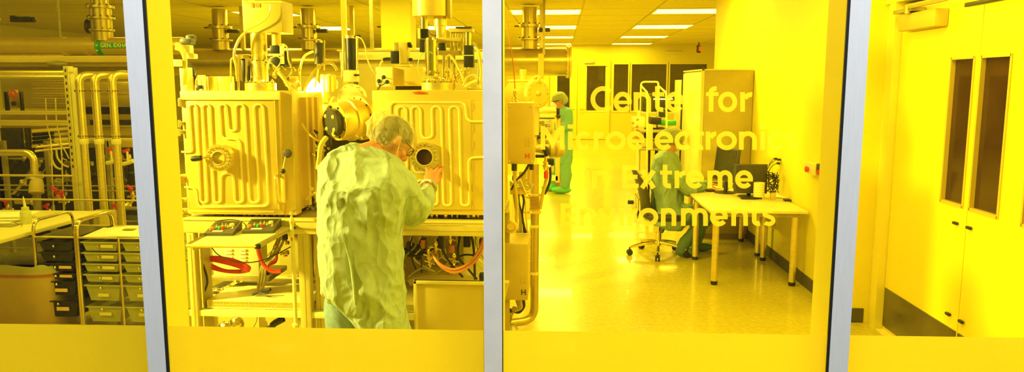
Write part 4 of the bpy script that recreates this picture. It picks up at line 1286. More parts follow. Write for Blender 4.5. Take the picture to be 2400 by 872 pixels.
b = MB(); hexbolts(b, (p.x, 4.2, czz(178) + .012), (0, 0, 1), .04, 8, .006, .016); b.build('clamp_bolts', 'chrome', t)
p2 = A(1022, 200, 4.22); b = MB()
b.lathe((p2.x, 4.25, z1 + .0), (0, 0, 1), [(0, .088), (.042, .088), (.044, .07), (.06, .06), (.07, .045)], 36); b.build('base_flange', 'steel', t)
b = MB(); hexbolts(b, (p2.x, 4.25, z1 + .044), (0, 0, 1), .078, 14, .007, .02); b.build('bolt_ring', 'chrome', t)
for (ya, yb2, xa2, xb2) in ((88, 98, 1028, 1082), (119, 129, 1028, 1082), (67, 76, 1053, 1108)):
    b = MB(); b.bb(A(xa2, 90, Y0).x, A(xb2, 90, Y0).x, Y0 - .02, Y0 + .1, czz(yb2), czz(ya), .003); b.build('stage_plate', 'tan', t)
b = MB()
for px in (1058, 1070, 1083): b.cyl(A(px, 119, Y0 + .02), A(px, 76, Y0 + .02), .007); b.cyl(A(px - 18, 215, Y0 + .03), A(px - 18, 130, Y0 + .03), .009)
b.cyl(A(1097, 108, Y0), A(1097, 76, Y0), .018); b.cyl(A(1060, 119, Y0), A(1060, 98, Y0), .014); b.build('guide_rods', 'chrome', t)
b = MB(); q0, q1 = A(1087, 106, Y0 - .05), A(1110, 158, Y0 - .05); b.bb(q0.x, q1.x, Y0 - .06, Y0, q1.z, q0.z, .005); sv = b.build('servo_motor', 'black', t)
b = MB(); b.bb(q0.x - .001, q1.x + .001, Y0 - .061, Y0 - .0595, A(1090, 130, Y0 - .05).z - .002, A(1090, 130, Y0 - .05).z + .002); b.build('motor_band', 'cream', sv, smooth=False)
b = MB(); b.box(A(1088, 65, Y0), (.09, .06, .008)); b.build('top_cover', 'dark', t)
H([A(1112, 110, 4.2), A(1122, 125, 4.2), A(1127, 160, 4.2), A(1126, 190, 4.2)], .010, 'tube')
H([A(1108, 100, 4.2), A(1118, 112, 4.2), A(1122, 150, 4.2), A(1120, 200, 4.2)], .006, 'cable')
H([A(1046, 135, 4.2), A(1055, 130, 4.2), A(1070, 150, 4.2), A(1082, 175, 4.2), A(1087, 192, 4.2)], .007, 'tube')
H([A(1045, 140, 4.2), A(1050, 160, 4.2), A(1060, 172, 4.2)], .004, 'tube')
H([A(1085, 200, 4.2), A(1095, 182, 4.2), A(1110, 176, 4.2), A(1124, 184, 4.2)], .006, 'tube')
H([A(1090, 205, 4.2), A(1105, 195, 4.2), A(1120, 190, 4.2)], .012, 'tube')
b = MB(); b.box(A(1108, 203, 4.25), (.09, .06, .02), None, .006); b.box(A(1115, 180, 4.35), (.1, .06, .15), None, .006); b.build('insulated_block', 'cream', t)
b = MB()
cc = A(1003, 153, 4.1); b.tube([cc + V((.055 * cos(a), 0.0, .078 * sin(a) - .004)) for a in [radians(60 + 230 * i / 24) for i in range(25)]], .0022, 6); b.build('green_wire', 'tubeg', t)
b = MB(); b.tube([A(1006, 55, 4.2), A(1003, 66, 4.2), A(1010, 80, 4.2), A(1024, 84, 4.2)], .002, 6, smooth=5); b.build('thin_wire', 'blackc', t)
for k in range(16):
    b = MB(); p = A(rr.uniform(1045, 1112), rr.uniform(172, 205), 4.28)
    b.lathe(p, (0, rr.uniform(-.4, 0), 1), [(0, .006), (.012, .009), (.02, .009), (.021, .005), (.034, .006), (.04, .005)], 8); b.build('fitting', 'chrome', t)
# white box with grey housing and small motor on top
t = thing('power_module', 'white-ended rectangular power module behind the right chamber top edge', 'power module', A(930, 208, 4.35))
b = MB(); q0, q1 = A(882, 157, 4.35), A(922, 203, 4.35); b.bb(q0.x, q1.x, 4.33, 4.36, q1.z, q0.z, .003); b.build('end_cover', 'white', t)
b = MB(); q0, q1 = A(921, 157, 4.36), A(992, 202, 4.36); b.bb(q0.x, q1.x, 4.36, 4.6, q1.z, q0.z, .004); b.build('housing', 'gold', t)
b = MB(); q2, q3 = A(921, 202, 4.38), A(990, 213, 4.38); b.bb(q2.x + .01, q3.x, 4.4, 4.56, z1, q2.z); b.build('foot_rail', 'dark', t)
for k, (ox, oz) in enumerate(((889, 190), (900, 181), (908, 192))):
    b = MB(); p = A(ox, oz, 4.30); b.tube([A(ox, oz, 4.325), A(ox - 3, oz + 2, 4.27), A(890, 203, 4.27), A(884, 212, 4.28)], .003, 6, smooth=4); b.lathe(p, (0, -1, 0), [(0, .012), (.015, .012), (.02, .006)], 12); b.build('connector', 'dark', t)
t = thing('drive_motor', 'small boxy motor with black front on top of the white-ended power module', 'motor', A(940, 155, 4.42))
b = MB(); q0, q1 = A(937, 100, 4.45), A(957, 150, 4.45); b.bb(q0.x, q1.x, 4.42, 4.5, q1.z, q0.z, .003); b.build('motor_plate', 'olive', t)
b = MB(); q0, q1 = A(922, 99, 4.45), A(936, 120, 4.45); b.bb(q0.x, q1.x, 4.44, 4.49, q1.z, q0.z, .003); b.build('motor_head', 'steel', t)
b = MB(); q0, q1 = A(917, 120, 4.45), A(936, 149, 4.45); b.bb(q0.x, q1.x, 4.42, 4.49, q1.z, q0.z, .005); b.tube([A(917, 138, 4.43), A(905, 138, 4.43), A(898, 140, 4.43)], .009, 8); b.build('motor_block', 'black', t)
b = MB(); b.box(A(946, 154, 4.45), (.09, .1, .012), None, .002); b.tube([A(898, 142, 4.43), A(893, 148, 4.43), A(891, 158, 4.43)], .007, 8, smooth=4); b.build('motor_base', 'gold', t)
for (px, py) in ((960, 103), (962, 108), (963, 140)): b = MB(); b.box(A(px, py, 4.45), (.02, .03, .02), None, .003); b.build('terminal', 'dark', t)

# background of pane two -----------------------------------------------------------
def simplebox(nm, lab, cat, m, pa, pb_, y0, y1, bev=.01, zb_=None, grp=None):
    b = MB(); q0, q1 = A(*pa, y0), A(*pb_, y0); b.bb(q0.x, q1.x, y0, y1, zb_ if zb_ is not None else q1.z, q0.z, bev); return tag(b.build(nm, m), lab, cat, grp)
b = MB(); q0, q1 = A(893, 60, 10.5), A(962, 60, 10.5)
b.bb(q0.x, q1.x, 10.5, 10.9, 0, CEIL)
struct(b.build('wall_column', 'wall', smooth=False))
t = thing('wall_trunking', 'long white overhead trunking box above the dark cabinets behind the chambers', 'trunking', A(950, 130, 7))
b = MB(); q0, q1 = A(795, 120, 7.0), A(1140, 140, 7.0); b.bb(q0.x, q1.x, 7, 7.4, q1.z, q0.z, .01); b.build('trunking_body', 'cream', t)
b = MB(); b.bb(q0.x - .02, q1.x, 6.99, 7.4, q0.z, q0.z + .015); b.build('trunking_edge', 'gold', t)
textmesh('oerlikon', .045, A(855, 130, 6.985), (1, 0, 0), (0, 0, 1), 'gold', t)
simplebox('tool_cabinet', 'dark olive machine cabinet under the overhead trunking', 'cabinet', 'olive', (837, 141), (1140, 230), 7.05, 7.9, .01, 0.0)
simplebox('machine_cabinet', 'olive machine cabinet between the glowing cone and the trunking', 'cabinet', 'olive', (690, 178), (835, 400), 7.2, 8.0, .01, 0)
t = thing('exhaust_duct', 'large round metal exhaust duct crossing the room beyond the chambers and aisle', 'duct', A(900, 144, 12))
pz = A(1200, 144, 12).z; b = MB()
b.cyl((-9.5, 12.2, pz), (A(1332, 144, 12).x, 12.2, pz), .225, n=40); b.build('duct_shell', 'duct', t)
b = MB(); xe = A(1332, 144, 12).x
b.lathe((xe - .02, 12.2, pz), (1, 0, 0), [(0, .26), (.03, .26), (.031, .235), (.04, .235), (.041, .26), (.07, .26), (.08, .1)], 40); hexbolts(b, (xe - .02, 12.2, pz), (-1, 0, 0), .245, 16, .012, .02); b.build('end_flange', 'gold', t)
b = MB()
for px in (1268, 820, 560): x_ = A(px, 144, 12).x; b.bb(x_ - .04, x_ + .04, 11.96, 12.44, pz - .25, pz - .22); b.bb(x_ - .045, x_ + .045, 11.965, 12.0, pz - .3, pz + .12); b.bb(x_ - .03, x_ + .03, 12.17, 12.23, pz + .2, CEIL)
b.build('duct_support', 'gold', t)
for px in (1240, 915, 715, 505):
    b = MB(); x_ = A(px, 100, 12).x
    b.lathe((x_, 12.2, pz + .2), (0, 0, 1), [(0, .13), (.14, .13), (.145, .19), (.17, .19), (.172, .13), (.34, .13), (.345, .19), (.39, .19), (.4, .12), (.66, .12)], 24)
    br = b.build('branch_riser', 'duct', t)
    b = MB(); hexbolts(b, (x_, 12.2, pz + .37), (0, 0, 1), .165, 10, .014, .02); hexbolts(b, (x_, 12.2, pz + .59), (0, 0, 1), .165, 10, .014, .02); b.build('bolt_ring', 'dark', br)
    b = MB(); b.box((x_ + .24, 12.15, pz + .5), (.18, .1, .06), None, .01); b.box((x_ - .14, 12.15, pz + .56), (.2, .04, .02)); b.build('damper_handle', 'dark', br)
for k, (px, y_) in enumerate(((870, 9.5), (1275, 11.6), (805, 6.2))):
    b = MB(); x_ = A(px, 60, y_).x; b.bb(x_ - .02, x_ + .02, y_, y_ + .04, 1.0 if k == 2 else 2.25, CEIL); tag(b.build('hanger_post', 'gold' if k == 2 else 'dull', smooth=False), ('thin dark hanger post against the ceiling light beside the pale column', 'short hanger post above the duct end', 'thin gold vertical post rising behind the black actuator cylinder')[k], 'post')
# ------------------------------------------------------------------ right pane group: machine end at the left of the third pane
def pbox(t, nm, m, pa, pb_, y0, y1, bev=.004):
    b = MB(); q0, q1 = A(*pa, y0), A(*pb_, y0); b.bb(q0.x, q1.x, y0, y1, q1.z, q0.z, bev); return b.build(nm, m, t)
YB = 4.9
t = thing('power_supply', 'tan metal electrical box with a red H mark, high at the machine end', 'electrical box', A(1215, 385, YB), 'tan boxes marked H at the machine end')
bx1 = pbox(t, 'box_body', 'tan', (1190, 241), (1250, 385), YB, YB + .3, .004)
q0, q1 = A(1191, 243, YB), A(1249, 384, YB)
b = MB()
for (u, w_) in ((.05, .04), (.95, .04), (.05, .96), (.95, .96)): b.ball((q0.x + (q1.x - q0.x) * u, YB - .002, q0.z + (q1.z - q0.z) * w_), .006, 8)
b.build('screws', 'gold', t)
textmesh('H', .045, A(1236, 366, YB - .002), (1, 0, 0), (0, 0, 1), 'red', t, bold=.001)
b = MB()
for px in (1233, 1241): p = A(px, 325, YB); b.bb(p.x - .002, p.x + .002, YB - .002, YB + .001, A(1233, 339, YB).z, A(1233, 322, YB).z); b.ball(A(px, 340, YB), .006, 8)
b.build('indicator', 'olive', t)
YC = 4.75
t = thing('power_supply', 'tan metal electrical box with an H mark and perforated top, low at the machine end', 'electrical box', A(1210, 704, YC), 'tan boxes marked H at the machine end')
q0, q1 = A(1178, 572, YC), A(1237, 704, YC)
b = MB(); b.bb(q0.x, q1.x, YC, YC + .36, q1.z, q0.z, .004); b.build('box_body', 'tan', t)
textmesh('H', .05, A(1227, 686, YC - .002), (1, 0, 0), (0, 0, 1), 'dark', t, bold=.001)
b = MB()
for px in (1222, 1230): p = A(px, 650, YC); b.bb(p.x - .002, p.x + .002, YC - .002, YC + .001, A(1233, 658, YC).z, A(1233, 648, YC).z); b.ball(A(px, 661, YC), .006, 8)
b.build('indicator', 'olive', t)
b = MB()
for i in range(8):
    for j in range(7):
        u, w_ = (i - 3.5) / 4, (j - 3) / 3.6
        if u * u + w_ * w_ < 1: b.cyl(((q0.x + q1.x) / 2 + .01 + u * .045, YC + .18 + w_ * .1, q0.z - .001), ((q0.x + q1.x) / 2 + .01 + u * .045, YC + .18 + w_ * .1, q0.z + .001), .004, n=6)
b.build('vent_holes', 'olive', t, smooth=False)
b = MB()
for k in range(14): b.ball((q1.x + .002, YC + .02 + k * .025, q1.z + .05 + (k % 7) * .05), .006, 6)
b.build('side_screws', 'gold', t)
t = thing('power_supply', 'cream metal box with a perforated oval vent, behind and above the low H box', 'electrical box', A(1225, 570, YC + .4))
YD = YC + .42; q0, q1 = A(1180, 541, YD), A(1240, 600, YD)
b = MB(); b.bb(q0.x, q1.x, YD, YD + .45, q1.z - .25, q0.z, .004); b.build('box_body', 'cream', t)
b = MB()
for i in range(10):
    for j in range(7):
        u, w_ = (i - 4.5) / 5, (j - 3) / 3.6
        if u * u + w_ * w_ < 1: b.cyl(((q0.x + q1.x) / 2 + .02 + u * .05, YD + .22 + w_ * .14, q0.z - .001), ((q0.x + q1.x) / 2 + .02 + u * .05, YD + .22 + w_ * .14, q0.z + .001), .004, n=6)
b.build('vent_holes', 'olive', t, smooth=False)
t = thing('vacuum_elbow', 'round bright flange with a hole at the left edge of the third pane', 'pipe fitting', A(1197, 541, 4.7))
b = MB(); b.tube([A(1197, 531, 4.7) + V((.033 * cos(a), 0, .033 * sin(a))) for a in [2 * pi * i / 24 for i in range(24)]], .012, 8, closed=True); b.cyl(A(1197, 531, 4.68), A(1197, 531, 4.78), .025); b.cyl(A(1187, 531, 4.72), A(1150, 531, 4.72), .02); b.build('flange_ring', 'gold', t)

# vertical vacuum pipe with bellows and elbow
YP = 5.25
t = thing('vacuum_pipe', 'vertical steel vacuum pipe with bellows and an elbow sweeping to the floor', 'pipe', (A(1252, 700, YP).x, YP, .05))
px_ = A(1253, 600, YP).x
def pz_(py): return A(1252, py, YP).z
b = MB(); pts = [V((px_, YP, pz_(495)))] + [V((px_, YP, pz_(740)))]
zb0 = .10
path = fillet([V((px_, YP, pz_(495))), V((px_, YP, zb0)), V((px_ - .30, YP - .15, zb0))], .10, 8)
b.tube(path, .030, 20); b.build('pipe', 'duct', t)
b = MB(); b.lathe((px_, YP, pz_(458)), (0, 0, -1), [(0, .034)] + [(.012 + .005 * i, .040 if i % 2 else .030) for i in range(18)] + [(.115, .034)], 24); b.build('bellows', 'gold', t)
b = MB(); b.lathe((px_, YP, pz_(500)), (0, 0, 1), [(0, .042), (.012, .048), (.02, .042)], 24); b.lathe((px_, YP, pz_(458) - .005), (0, 0, 1), [(0, .042), (.012, .048), (.02, .042)], 24); b.box((px_ - .06, YP - .01, pz_(500) + .008), (.04, .02, .015)); b.build('clamp', 'gold', t)
b = MB(); b.cyl((px_, YP, pz_(455)), (px_, YP, pz_(385)), .028, n=20); b.build('upper_pipe', 'gold', t)
for py in (530, 640):
    b = MB(); b.lathe((px_, YP, pz_(py) - .01), (0, 0, 1), [(0, .0315), (.02, .0315)], 20)
    for i in range(10): a = 2 * pi * i / 10; b.box((px_ + .032 * cos(a), YP + .032 * sin(a), pz_(py)), (.007, .007, .014), Matrix.Rotation(a, 3, 'Z'))
    b.build('band_clamp', 'cream', t)
b = MB(); b.box((px_ - .2, YP - .1, .08), (.05, .08, .14), None, .006); b.cyl((px_ - .2, YP - .1, .13), (px_ - .2, YP - .1, .17), .02); b.build('pipe_bracket', 'dull', t)
b = MB(); b.cyl((px_ - .02, YP, pz_(465)), A(1203, 450, YP), .014); b.cyl(A(1248, 418, YP), A(1200, 430, YP), .012); b.build('side_branch', 'steel', t)
# small turbo with flange above pipe
t = thing('ball_valve', 'dark lever valve with a round brass-coloured flange hung beside the H box', 'valve', A(1285, 350, 5.3))
b = MB(); p = A(1292, 346, 5.35); b.lathe(A(1255, 350, 5.3), (1, 0.2, 0), [(0, .02), (.06, .035), (.1, .035), (.101, .06), (.13, .06), (.131, .05), (.15, .062), (.19, .058), (.21, .03)], 26); b.build('valve_body', 'tan', t)
b = MB(); b.tube([A(1272, 345, 5.2), A(1280, 352, 5.2), A(1284, 365, 5.2)], .022, 8); b.box(A(1287, 380, 5.25), (.07, .06, .05), None, .01); b.box(A(1268, 366, 5.25), (.08, .05, .02), None, .006); b.build('valve_handle', 'black', t)
rr = random.Random(21)
def H3(pts, r, m='blackc', nm='hose', k=6):
    b = MB(); b.tube(pts, r, 8, smooth=k); return b.build(nm, m, t)
H3([A(1279, 380, 5.2), A(1282, 410, 5.2), A(1278, 430, 5.2), A(1271, 460, 5.2), A(1266, 490, 5.2)], .012, 'tan')
H3([A(1288, 380, 5.25), A(1290, 415, 5.25), A(1284, 440, 5.25), A(1276, 455, 5.25)], .009, 'blackc')
b = MB(); b.cyl(A(1280, 418, 5.17), A(1280, 402, 5.17), .016); b.build('red_collar', 'red', t)
b = MB(); b.lathe(A(1279, 400, 5.18), (0, 0, 1), [(0, .012), (.03, .02), (.06, .02), (.07, .01), (.1, .012)], 12); b.tube([A(1270, 385, 5.18), A(1290, 390, 5.18)], .01, 8); b.build('fitting', 'chrome', t)
t = thing('cable_harness', 'dark cables and thin steel tubes hanging under the high H box', 'cables', A(1215, 480, 4.9))
H3([A(1206, 385, 4.95), A(1206, 410, 4.95), A(1208, 440, 4.95), A(1212, 480, 4.95), A(1210, 530, 4.95)], .012, 'tan')
H3([A(1205, 384, 4.9), A(1205, 400, 4.9)], .018, 'blackc', k=2)
H3([A(1240, 385, 4.95), A(1228, 405, 4.95), A(1208, 425, 4.95), A(1198, 445, 4.95)], .008)
H3([A(1246, 385, 4.95), A(1246, 398, 4.95)], .014, 'blackc', k=2)
for k in range(7):
    x_ = 1200 + k * 4
    H3([A(x_, 440 + rr.uniform(-6, 6), 5), A(x_ + rr.uniform(0, 8), 470, 5), A(x_ + rr.uniform(4, 14), 505, 5), A(x_ + 12, 545, 5.1)], rr.uniform(.004, .008), rr.choice(['blackc', 'cable', 'steel', 'tan']))
for k in range(6):
    H3([A(1195, 425 + k * 4, 4.95), A(1215, 440 - k * 5, 4.95), A(1235, 425 + k * 6, 4.98), A(1250, 450 - k * 4, 5)], rr.uniform(.003, .006), rr.choice(['cable', 'tube', 'steel']))
b = MB(); b.box(A(1218, 447, 5), (.13, .03, .05), None, .006); b.box(A(1225, 420, 5.1), (.05, .05, .1), None, .004); b.box(A(1241, 410, 5.1), (.03, .04, .12), None, .004); b.build('terminal_block', 'gold', t)
t = thing('floor_cables', 'dark cables looping to the floor under the low H box', 'cables', A(1205, 760, 4.9))
for k in range(7):
    H3([A(1228 - k * 3, 704, 5.0), A(1228 - k * 2, 720 + k, 5.0), A(1215 - k * 2, 733 - k * 2, 5.0), A(1195, 725 + k * 5, 5.0), A(1178, 715 + k * 8, 5.0)], .008, rr.choice(['blackc', 'cable', 'tan', 'tube']))
b = MB(); b.lathe((A(1200, 745, 4.95).x, 4.95, .0), (0, 0, 1), [(0, .05), (.03, .05), (.05, .03), (.12, .03), (.13, .045), (.16, .02)], 14); b.build('foot_fitting', 'dull', t)

# aluminium frame with a white roll, behind which a woman stands
YF2 = 6.8
t = thing('tube_stand', 'aluminium frame with a white horizontal tube and black end, in front of the standing woman', 'frame', (A(1285, 430, YF2).x, YF2, 0))
b = MB(); x_ = A(1310, 300, YF2).x
b.bb(x_ - .03, x_ + .012, YF2, YF2 + .05, A(1310, 428, YF2).z, A(1310, 270, YF2).z, .004); b.bb(x_ - .085, x_ - .045, YF2 + .3, YF2 + .34, A(1310, 412, YF2).z, A(1310, 275, YF2).z, .004); b.build('upright', 'gold', t)
b = MB(); xg = A(1207, 300, YF2).x; b.bb(xg - .03, xg + .02, YF2, YF2 + .05, 0, A(1310, 270, YF2).z, .004); b.build('leg', 'gold', t)
b = MB(); b.bb(A(1180, 270, YF2).x, A(1304, 270, YF2).x, YF2, YF2 + .05, A(1290, 276, YF2).z, A(1290, 269, YF2).z, .003); b.bb(A(1180, 420, YF2).x, A(1308, 420, YF2).x, YF2, YF2 + .05, A(1290, 424, YF2).z, A(1290, 412, YF2).z, .003); b.build('crossbar', 'cream', t)
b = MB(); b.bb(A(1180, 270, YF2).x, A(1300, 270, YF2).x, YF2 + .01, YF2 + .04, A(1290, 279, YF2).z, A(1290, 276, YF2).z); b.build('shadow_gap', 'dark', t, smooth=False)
b = MB(); b.cyl(A(1200, 258, YF2 - .02), A(1303, 258, YF2 - .02), .028, n=20); b.build('horizontal_tube', 'cream', t)
b = MB(); b.box(A(1308, 262, YF2 - .0), (.03, .05, .07), None, .004); b.ball(A(1309, 273, YF2 - .03), .02); b.build('tube_end', 'black', t)
b = MB()
for k in range(10):
    p = A(rr.uniform(1255, 1290), rr.uniform(285, 335), YF2 + .3); b.box(p, (.06, .05, rr.uniform(.03, .09)), None, .005)
b.build('hanging_parts', 'dull', t)
b = MB(); b.tube([A(1252, 330, YF2), A(1262, 320, YF2), A(1275, 322, YF2), A(1280, 300, YF2)], .02, 8, smooth=4); b.box(A(1262, 312, YF2 + .1), (.08, .06, .03), None, .006); b.build('black_tool', 'black', t)
b = MB(); b.box(A(1258, 302, YF2 + .4), (.10, .05, .04), None, .01); b.build('green_pouch', 'green', t)
# round chamber end
YR = 6.2
t = thing('round_chamber', 'horizontal round chamber with a bolted end plate at the machine end', 'chamber', A(1255, 250, YR))
c_ = A(1262, 219, YR); ax = V((.55, -.83, .0)).normalized()
b = MB(); b.lathe(c_, -ax, [(0, .11), (.02, .125), (.03, .125), (.031, .10), (.4, .10)], 36); b.build('chamber_shell', 'gold', t)
b = MB(); hexbolts(b, c_, ax, .09, 14, .007, .01); b.lathe(c_, ax, [(0, .022), (.015, .02), (.02, .01)], 16); b.build('bolt_ring', 'olive', t)
b = MB(); b.cyl(c_ - ax * .25 + V((0, 0, .05)), c_ - ax * .25 + V((0, 0, .2)), .03); b.cyl(A(1190, 190, YR), A(1262, 190, YR), .012); b.tube([A(1243, 190, YR), A(1256, 180, YR), A(1264, 182, YR), A(1258, 192, YR)], .012, 8, smooth=3); b.build('top_fittings', 'gold', t)
b = MB(); b.bb(c_.x - .14, c_.x - .0, YR + .1, YR + .35, c_.z - .35, c_.z - .10); b.bb(c_.x - .12, c_.x - .02, YR + .15, YR + .3, 0, c_.z - .3); b.build('pedestal', 'tan', t)
t = thing('gas_tube', 'thin orange-brown tube arching down onto a fitting beside the third pane edge', 'tube', A(1207, 240, 4.95))
H3([A(1180, 20, 4.95), A(1188, 62, 4.95), A(1197, 110, 4.95), A(1204, 160, 4.95), A(1207, 208, 4.95)], .004, 'copper', 'tube')
b = MB(); b.lathe(A(1208, 239, 4.95), (0, 0, 1), [(0, .025), (.008, .025), (.01, .012), (.02, .012), (.022, .024), (.03, .024), (.032, .01), (.06, .014), (.075, .014), (.08, .006)], 14); b.build('fitting', 'chrome', t)

# ------------------------------------------------------------------ desks
def desk(name, label, x0, x1, y0, y1, H_, grp, nl=4):
    t = thing(name, label, 'desk', ((x0 + x1) / 2, (y0 + y1) / 2, 0), grp)
    b = MB(); b.bb(x0, x1, y0, y1, H_ - .025, H_, .004); b.build('desk_top', 'cream', t)
    b = MB(); b.bb(x0 + .06, x1 - .06, y0 + .03, y0 + .05, H_ - .06, H_ - .026); b.bb(x0 + .06, x1 - .06, y1 - .05, y1 - .03, H_ - .06, H_ - .026); b.bb(x0 + .03, x0 + .05, y0 + .06, y1 - .06, H_ - .06, H_ - .026); b.build('under_frame', 'dull', t, smooth=False)
    for (x, y) in ((x0 + .07, y0 + .07), (x1 - .09, y0 + .07), (x0 + .07, y1 - .1), (x1 - .09, y1 - .1))[4 - nl:]:
        b = MB(); b.cyl((x, y, .03), (x, y, H_ - .025), .029, n=24); l = b.build('leg', 'steel', t)
        b = MB(); b.lathe((x, y, 0), (0, 0, 1), [(0, .028), (.02, .031), (.035, .031)], 20); b.build('foot_cap', 'black', l)
    return t
DH = A(1840, 495, 6.62).z
desk('computer_desk', 'cream-topped desk with round steel legs beside the wall, where the seated woman works', 1.34, 2.19, 6.62, 7.76, DH, 'cream desks along the right wall')
desk('computer_desk', 'farther desk end to end with the first, mostly hidden behind the monitors', 1.44, 2.19, 7.80, 8.70, DH, 'cream desks along the right wall', 3)
# monitors
def monitor(label, c, wdt, hgt, rotz, tilt, front_to_cam, zbase):
    t = thing('computer_monitor', label, 'monitor', (c[0], c[1], zbase), 'monitors on the desk')
    rm = Matrix.Rotation(rotz, 3, 'Z') @ Matrix.Rotation(tilt, 3, 'X')
    ce = V(c)
    b = MB(); b.box(ce, (wdt, .035, hgt), rm, .006); b.box(ce + rm @ V((0, .025, 0)), (wdt * .6, .03, hgt * .6), rm, .01); b.build('monitor_housing', 'charcoal', t)
    b = MB(); b.box(ce + rm @ V((0, -.0185, .006)), (wdt - .03, .002, hgt - .04), rm); b.build('screen', 'dark', t, smooth=False)
    b = MB(); b.cyl((c[0], c[1] + .05 * cos(rotz), zbase + .01), ce + rm @ V((0, .03, -hgt * .2)), .02); b.lathe((c[0], c[1] + .03, zbase), (0, 0, 1), [(0, .11), (.008, .11), (.014, .05), (.016, .02)], 28); b.build('monitor_stand', 'black', t)
    return t
monitor('dark computer monitor turned edge-on, behind the woman\'s hands', (A(1703, 386, 7.7).x, 7.7, A(1703, 386, 7.7).z), .42, .34, radians(-72), radians(-6), 0, DH)
YQ = AZ(1759, 462, DH).y
p = A(1759, 419, YQ)
monitor('dark square monitor facing the window, behind the perforated cup', (p.x, YQ, p.z), .32, .29, 0, radians(-3), 1, DH)
b = MB(); b.box((p.x - .02, YQ - .13, DH + .012), (.2, .07, .02), None, .008); t = tag(b.build('desk_dock', 'black'), 'low black docking unit in front of the square monitor', 'dock')
# perforated cup
c_ = AZ(1778, 466, DH); t = thing('pencil_cup', 'pale perforated pencil cup on the desk', 'cup', c_)
rc = .052; b = MB(); b.lathe(c_, (0, 0, 1), [(0, rc), (.16, rc), (.161, rc - .004), (.02, rc - .004)], 32); b.build('cup_wall', 'cream', t)
b = MB()
for j in range(6):
    for i in range(14):
        a = 2 * pi * i / 14 + (j % 2) * .22; p = c_ + V((rc * cos(a), rc * sin(a), .02 + j * .024)); b.cyl(p - V((cos(a), sin(a), 0)) * .002, p + V((cos(a), sin(a), 0)) * .001, .0055, n=8)
b.build('perforations', 'olive', t)
c_ = AZ(1811, 468, DH); b = MB(); b.box(c_ + V((0, .0, .032)), (.045, .045, .062), None, .002); t = tag(b.build('small_box', 'tan'), 'small tan carton beside the perforated cup', 'box')
c_ = AZ(1858, 472, DH); b = MB(); b.box(c_ + V((0, .03, .01)), (.15, .1, .014), Matrix.Rotation(-.1, 3, 'Z'), .003); tag(b.build('notebook', 'black'), 'thin black notebook near the wall end of the desk', 'notebook')
b = MB(); c2 = AZ(1850, 462, DH)
for k, (dx_, dy_, a) in enumerate(((0, 0, .1), (-.03, .05, -.2), (.03, .08, .3))): b.box(c2 + V((dx_, dy_, .003 + k * .003)), (.2, .27, .002), Matrix.Rotation(a, 3, 'Z'))
tag(b.build('paper_sheets', 'paper', smooth=False), 'loose white papers under and behind the black notebook', 'papers')
c_ = AZ(1664, 449, DH); t = thing('computer_mouse', 'dark computer mouse at the desk edge under the woman\'s wrist', 'mouse', c_)
b = MB(); b.ball(c_ + V((0, 0, .014)), (.055, .032, .018)); b.build('mouse_shell', 'dark', t)
b = MB(); b.tube([c_ + V((.05, 0, .01)), c_ + V((.1, .05, .004)), c_ + V((.2, .1, .004)), c_ + V((.25, .3, .004))], .003, 6, smooth=4); b.build('mouse_cable', 'blackc', t)
c_ = AZ(1690, 436, DH); b = MB(); b.box(c_ + V((.05, .02, .012)), (.16, .38, .02), Matrix.Rotation(.15, 3, 'Z'), .004); tag(b.build('keyboard', 'dark'), 'dark keyboard under the seated woman\'s hands', 'keyboard')
# tangle of cables behind the square monitor
t = thing('cable_tangle', 'tangle of thin dark cables between the square monitor and the wall', 'cables', A(1812, 448, 7.3))
rr = random.Random(4)
for k in range(12):
    b = MB(); pts = [A(rr.uniform(1796, 1826), rr.uniform(400, 452), 7.3 + rr.uniform(0, .15)) for _ in range(5)]
    for p in pts: p.z = max(p.z, DH + .01)
    b.tube(pts, .004, 6, smooth=6); b.build('cable', 'blackc', t)
for (xa_, ya_, xb_, yb_) in ((1798, 398, 1826, 374), (1800, 405, 1824, 383), (1802, 388, 1818, 372)):
    b = MB(); b.tube([A(xa_, ya_, 7.35), A((xa_ + xb_) / 2 - 4, yb_ + 8, 7.4), AX(xb_ - 4, yb_, WX - .03), AX(xb_ + 1, yb_ + 1, WX - .01)], .004, 6, smooth=5); p = AX(xb_, yb_, WX - .02); b.box(p, (.03, .03, .02), None, .005); b.build('wall_cable', 'blackc', t)
# emergency stop / outlet boxes on the wall
t = thing('wall_control', 'cream wall box with a round red button and a dark switch beside it', 'wall control', AX(1900, 420, WX - .02))
q0, q1 = AX(1889, 378, WX - .05), AX(1916, 420, WX - .05)
b = MB(); ya, yb_ = q1.y, q0.y; b.bb(WX - .055, WX - .001, ya + .06, yb_, q1.z + .02, q0.z, .006); b.build('box_body', 'cream', t)
b = MB(); b.bb(WX - .05, WX - .001, ya - .08, ya + .05, q1.z + .04, q0.z + .01, .006); b.build('switch_body', 'dark', t)
b = MB(); c_ = V((WX - .055, (ya + yb_) / 2 + .07, (q0.z + q1.z) / 2)); b.lathe(c_, (-1, 0, 0), [(0, .018), (.012, .018), (.013, .027), (.025, .025), (.03, .01)], 18); b.lathe(V((WX - .05, ya - .02, c_.z + .0)), (-1, 0, 0), [(0, .02), (.012, .02), (.014, .01)], 14); q = b.build('stop_button', 'red', t)
q['label'] = 'round red push button'

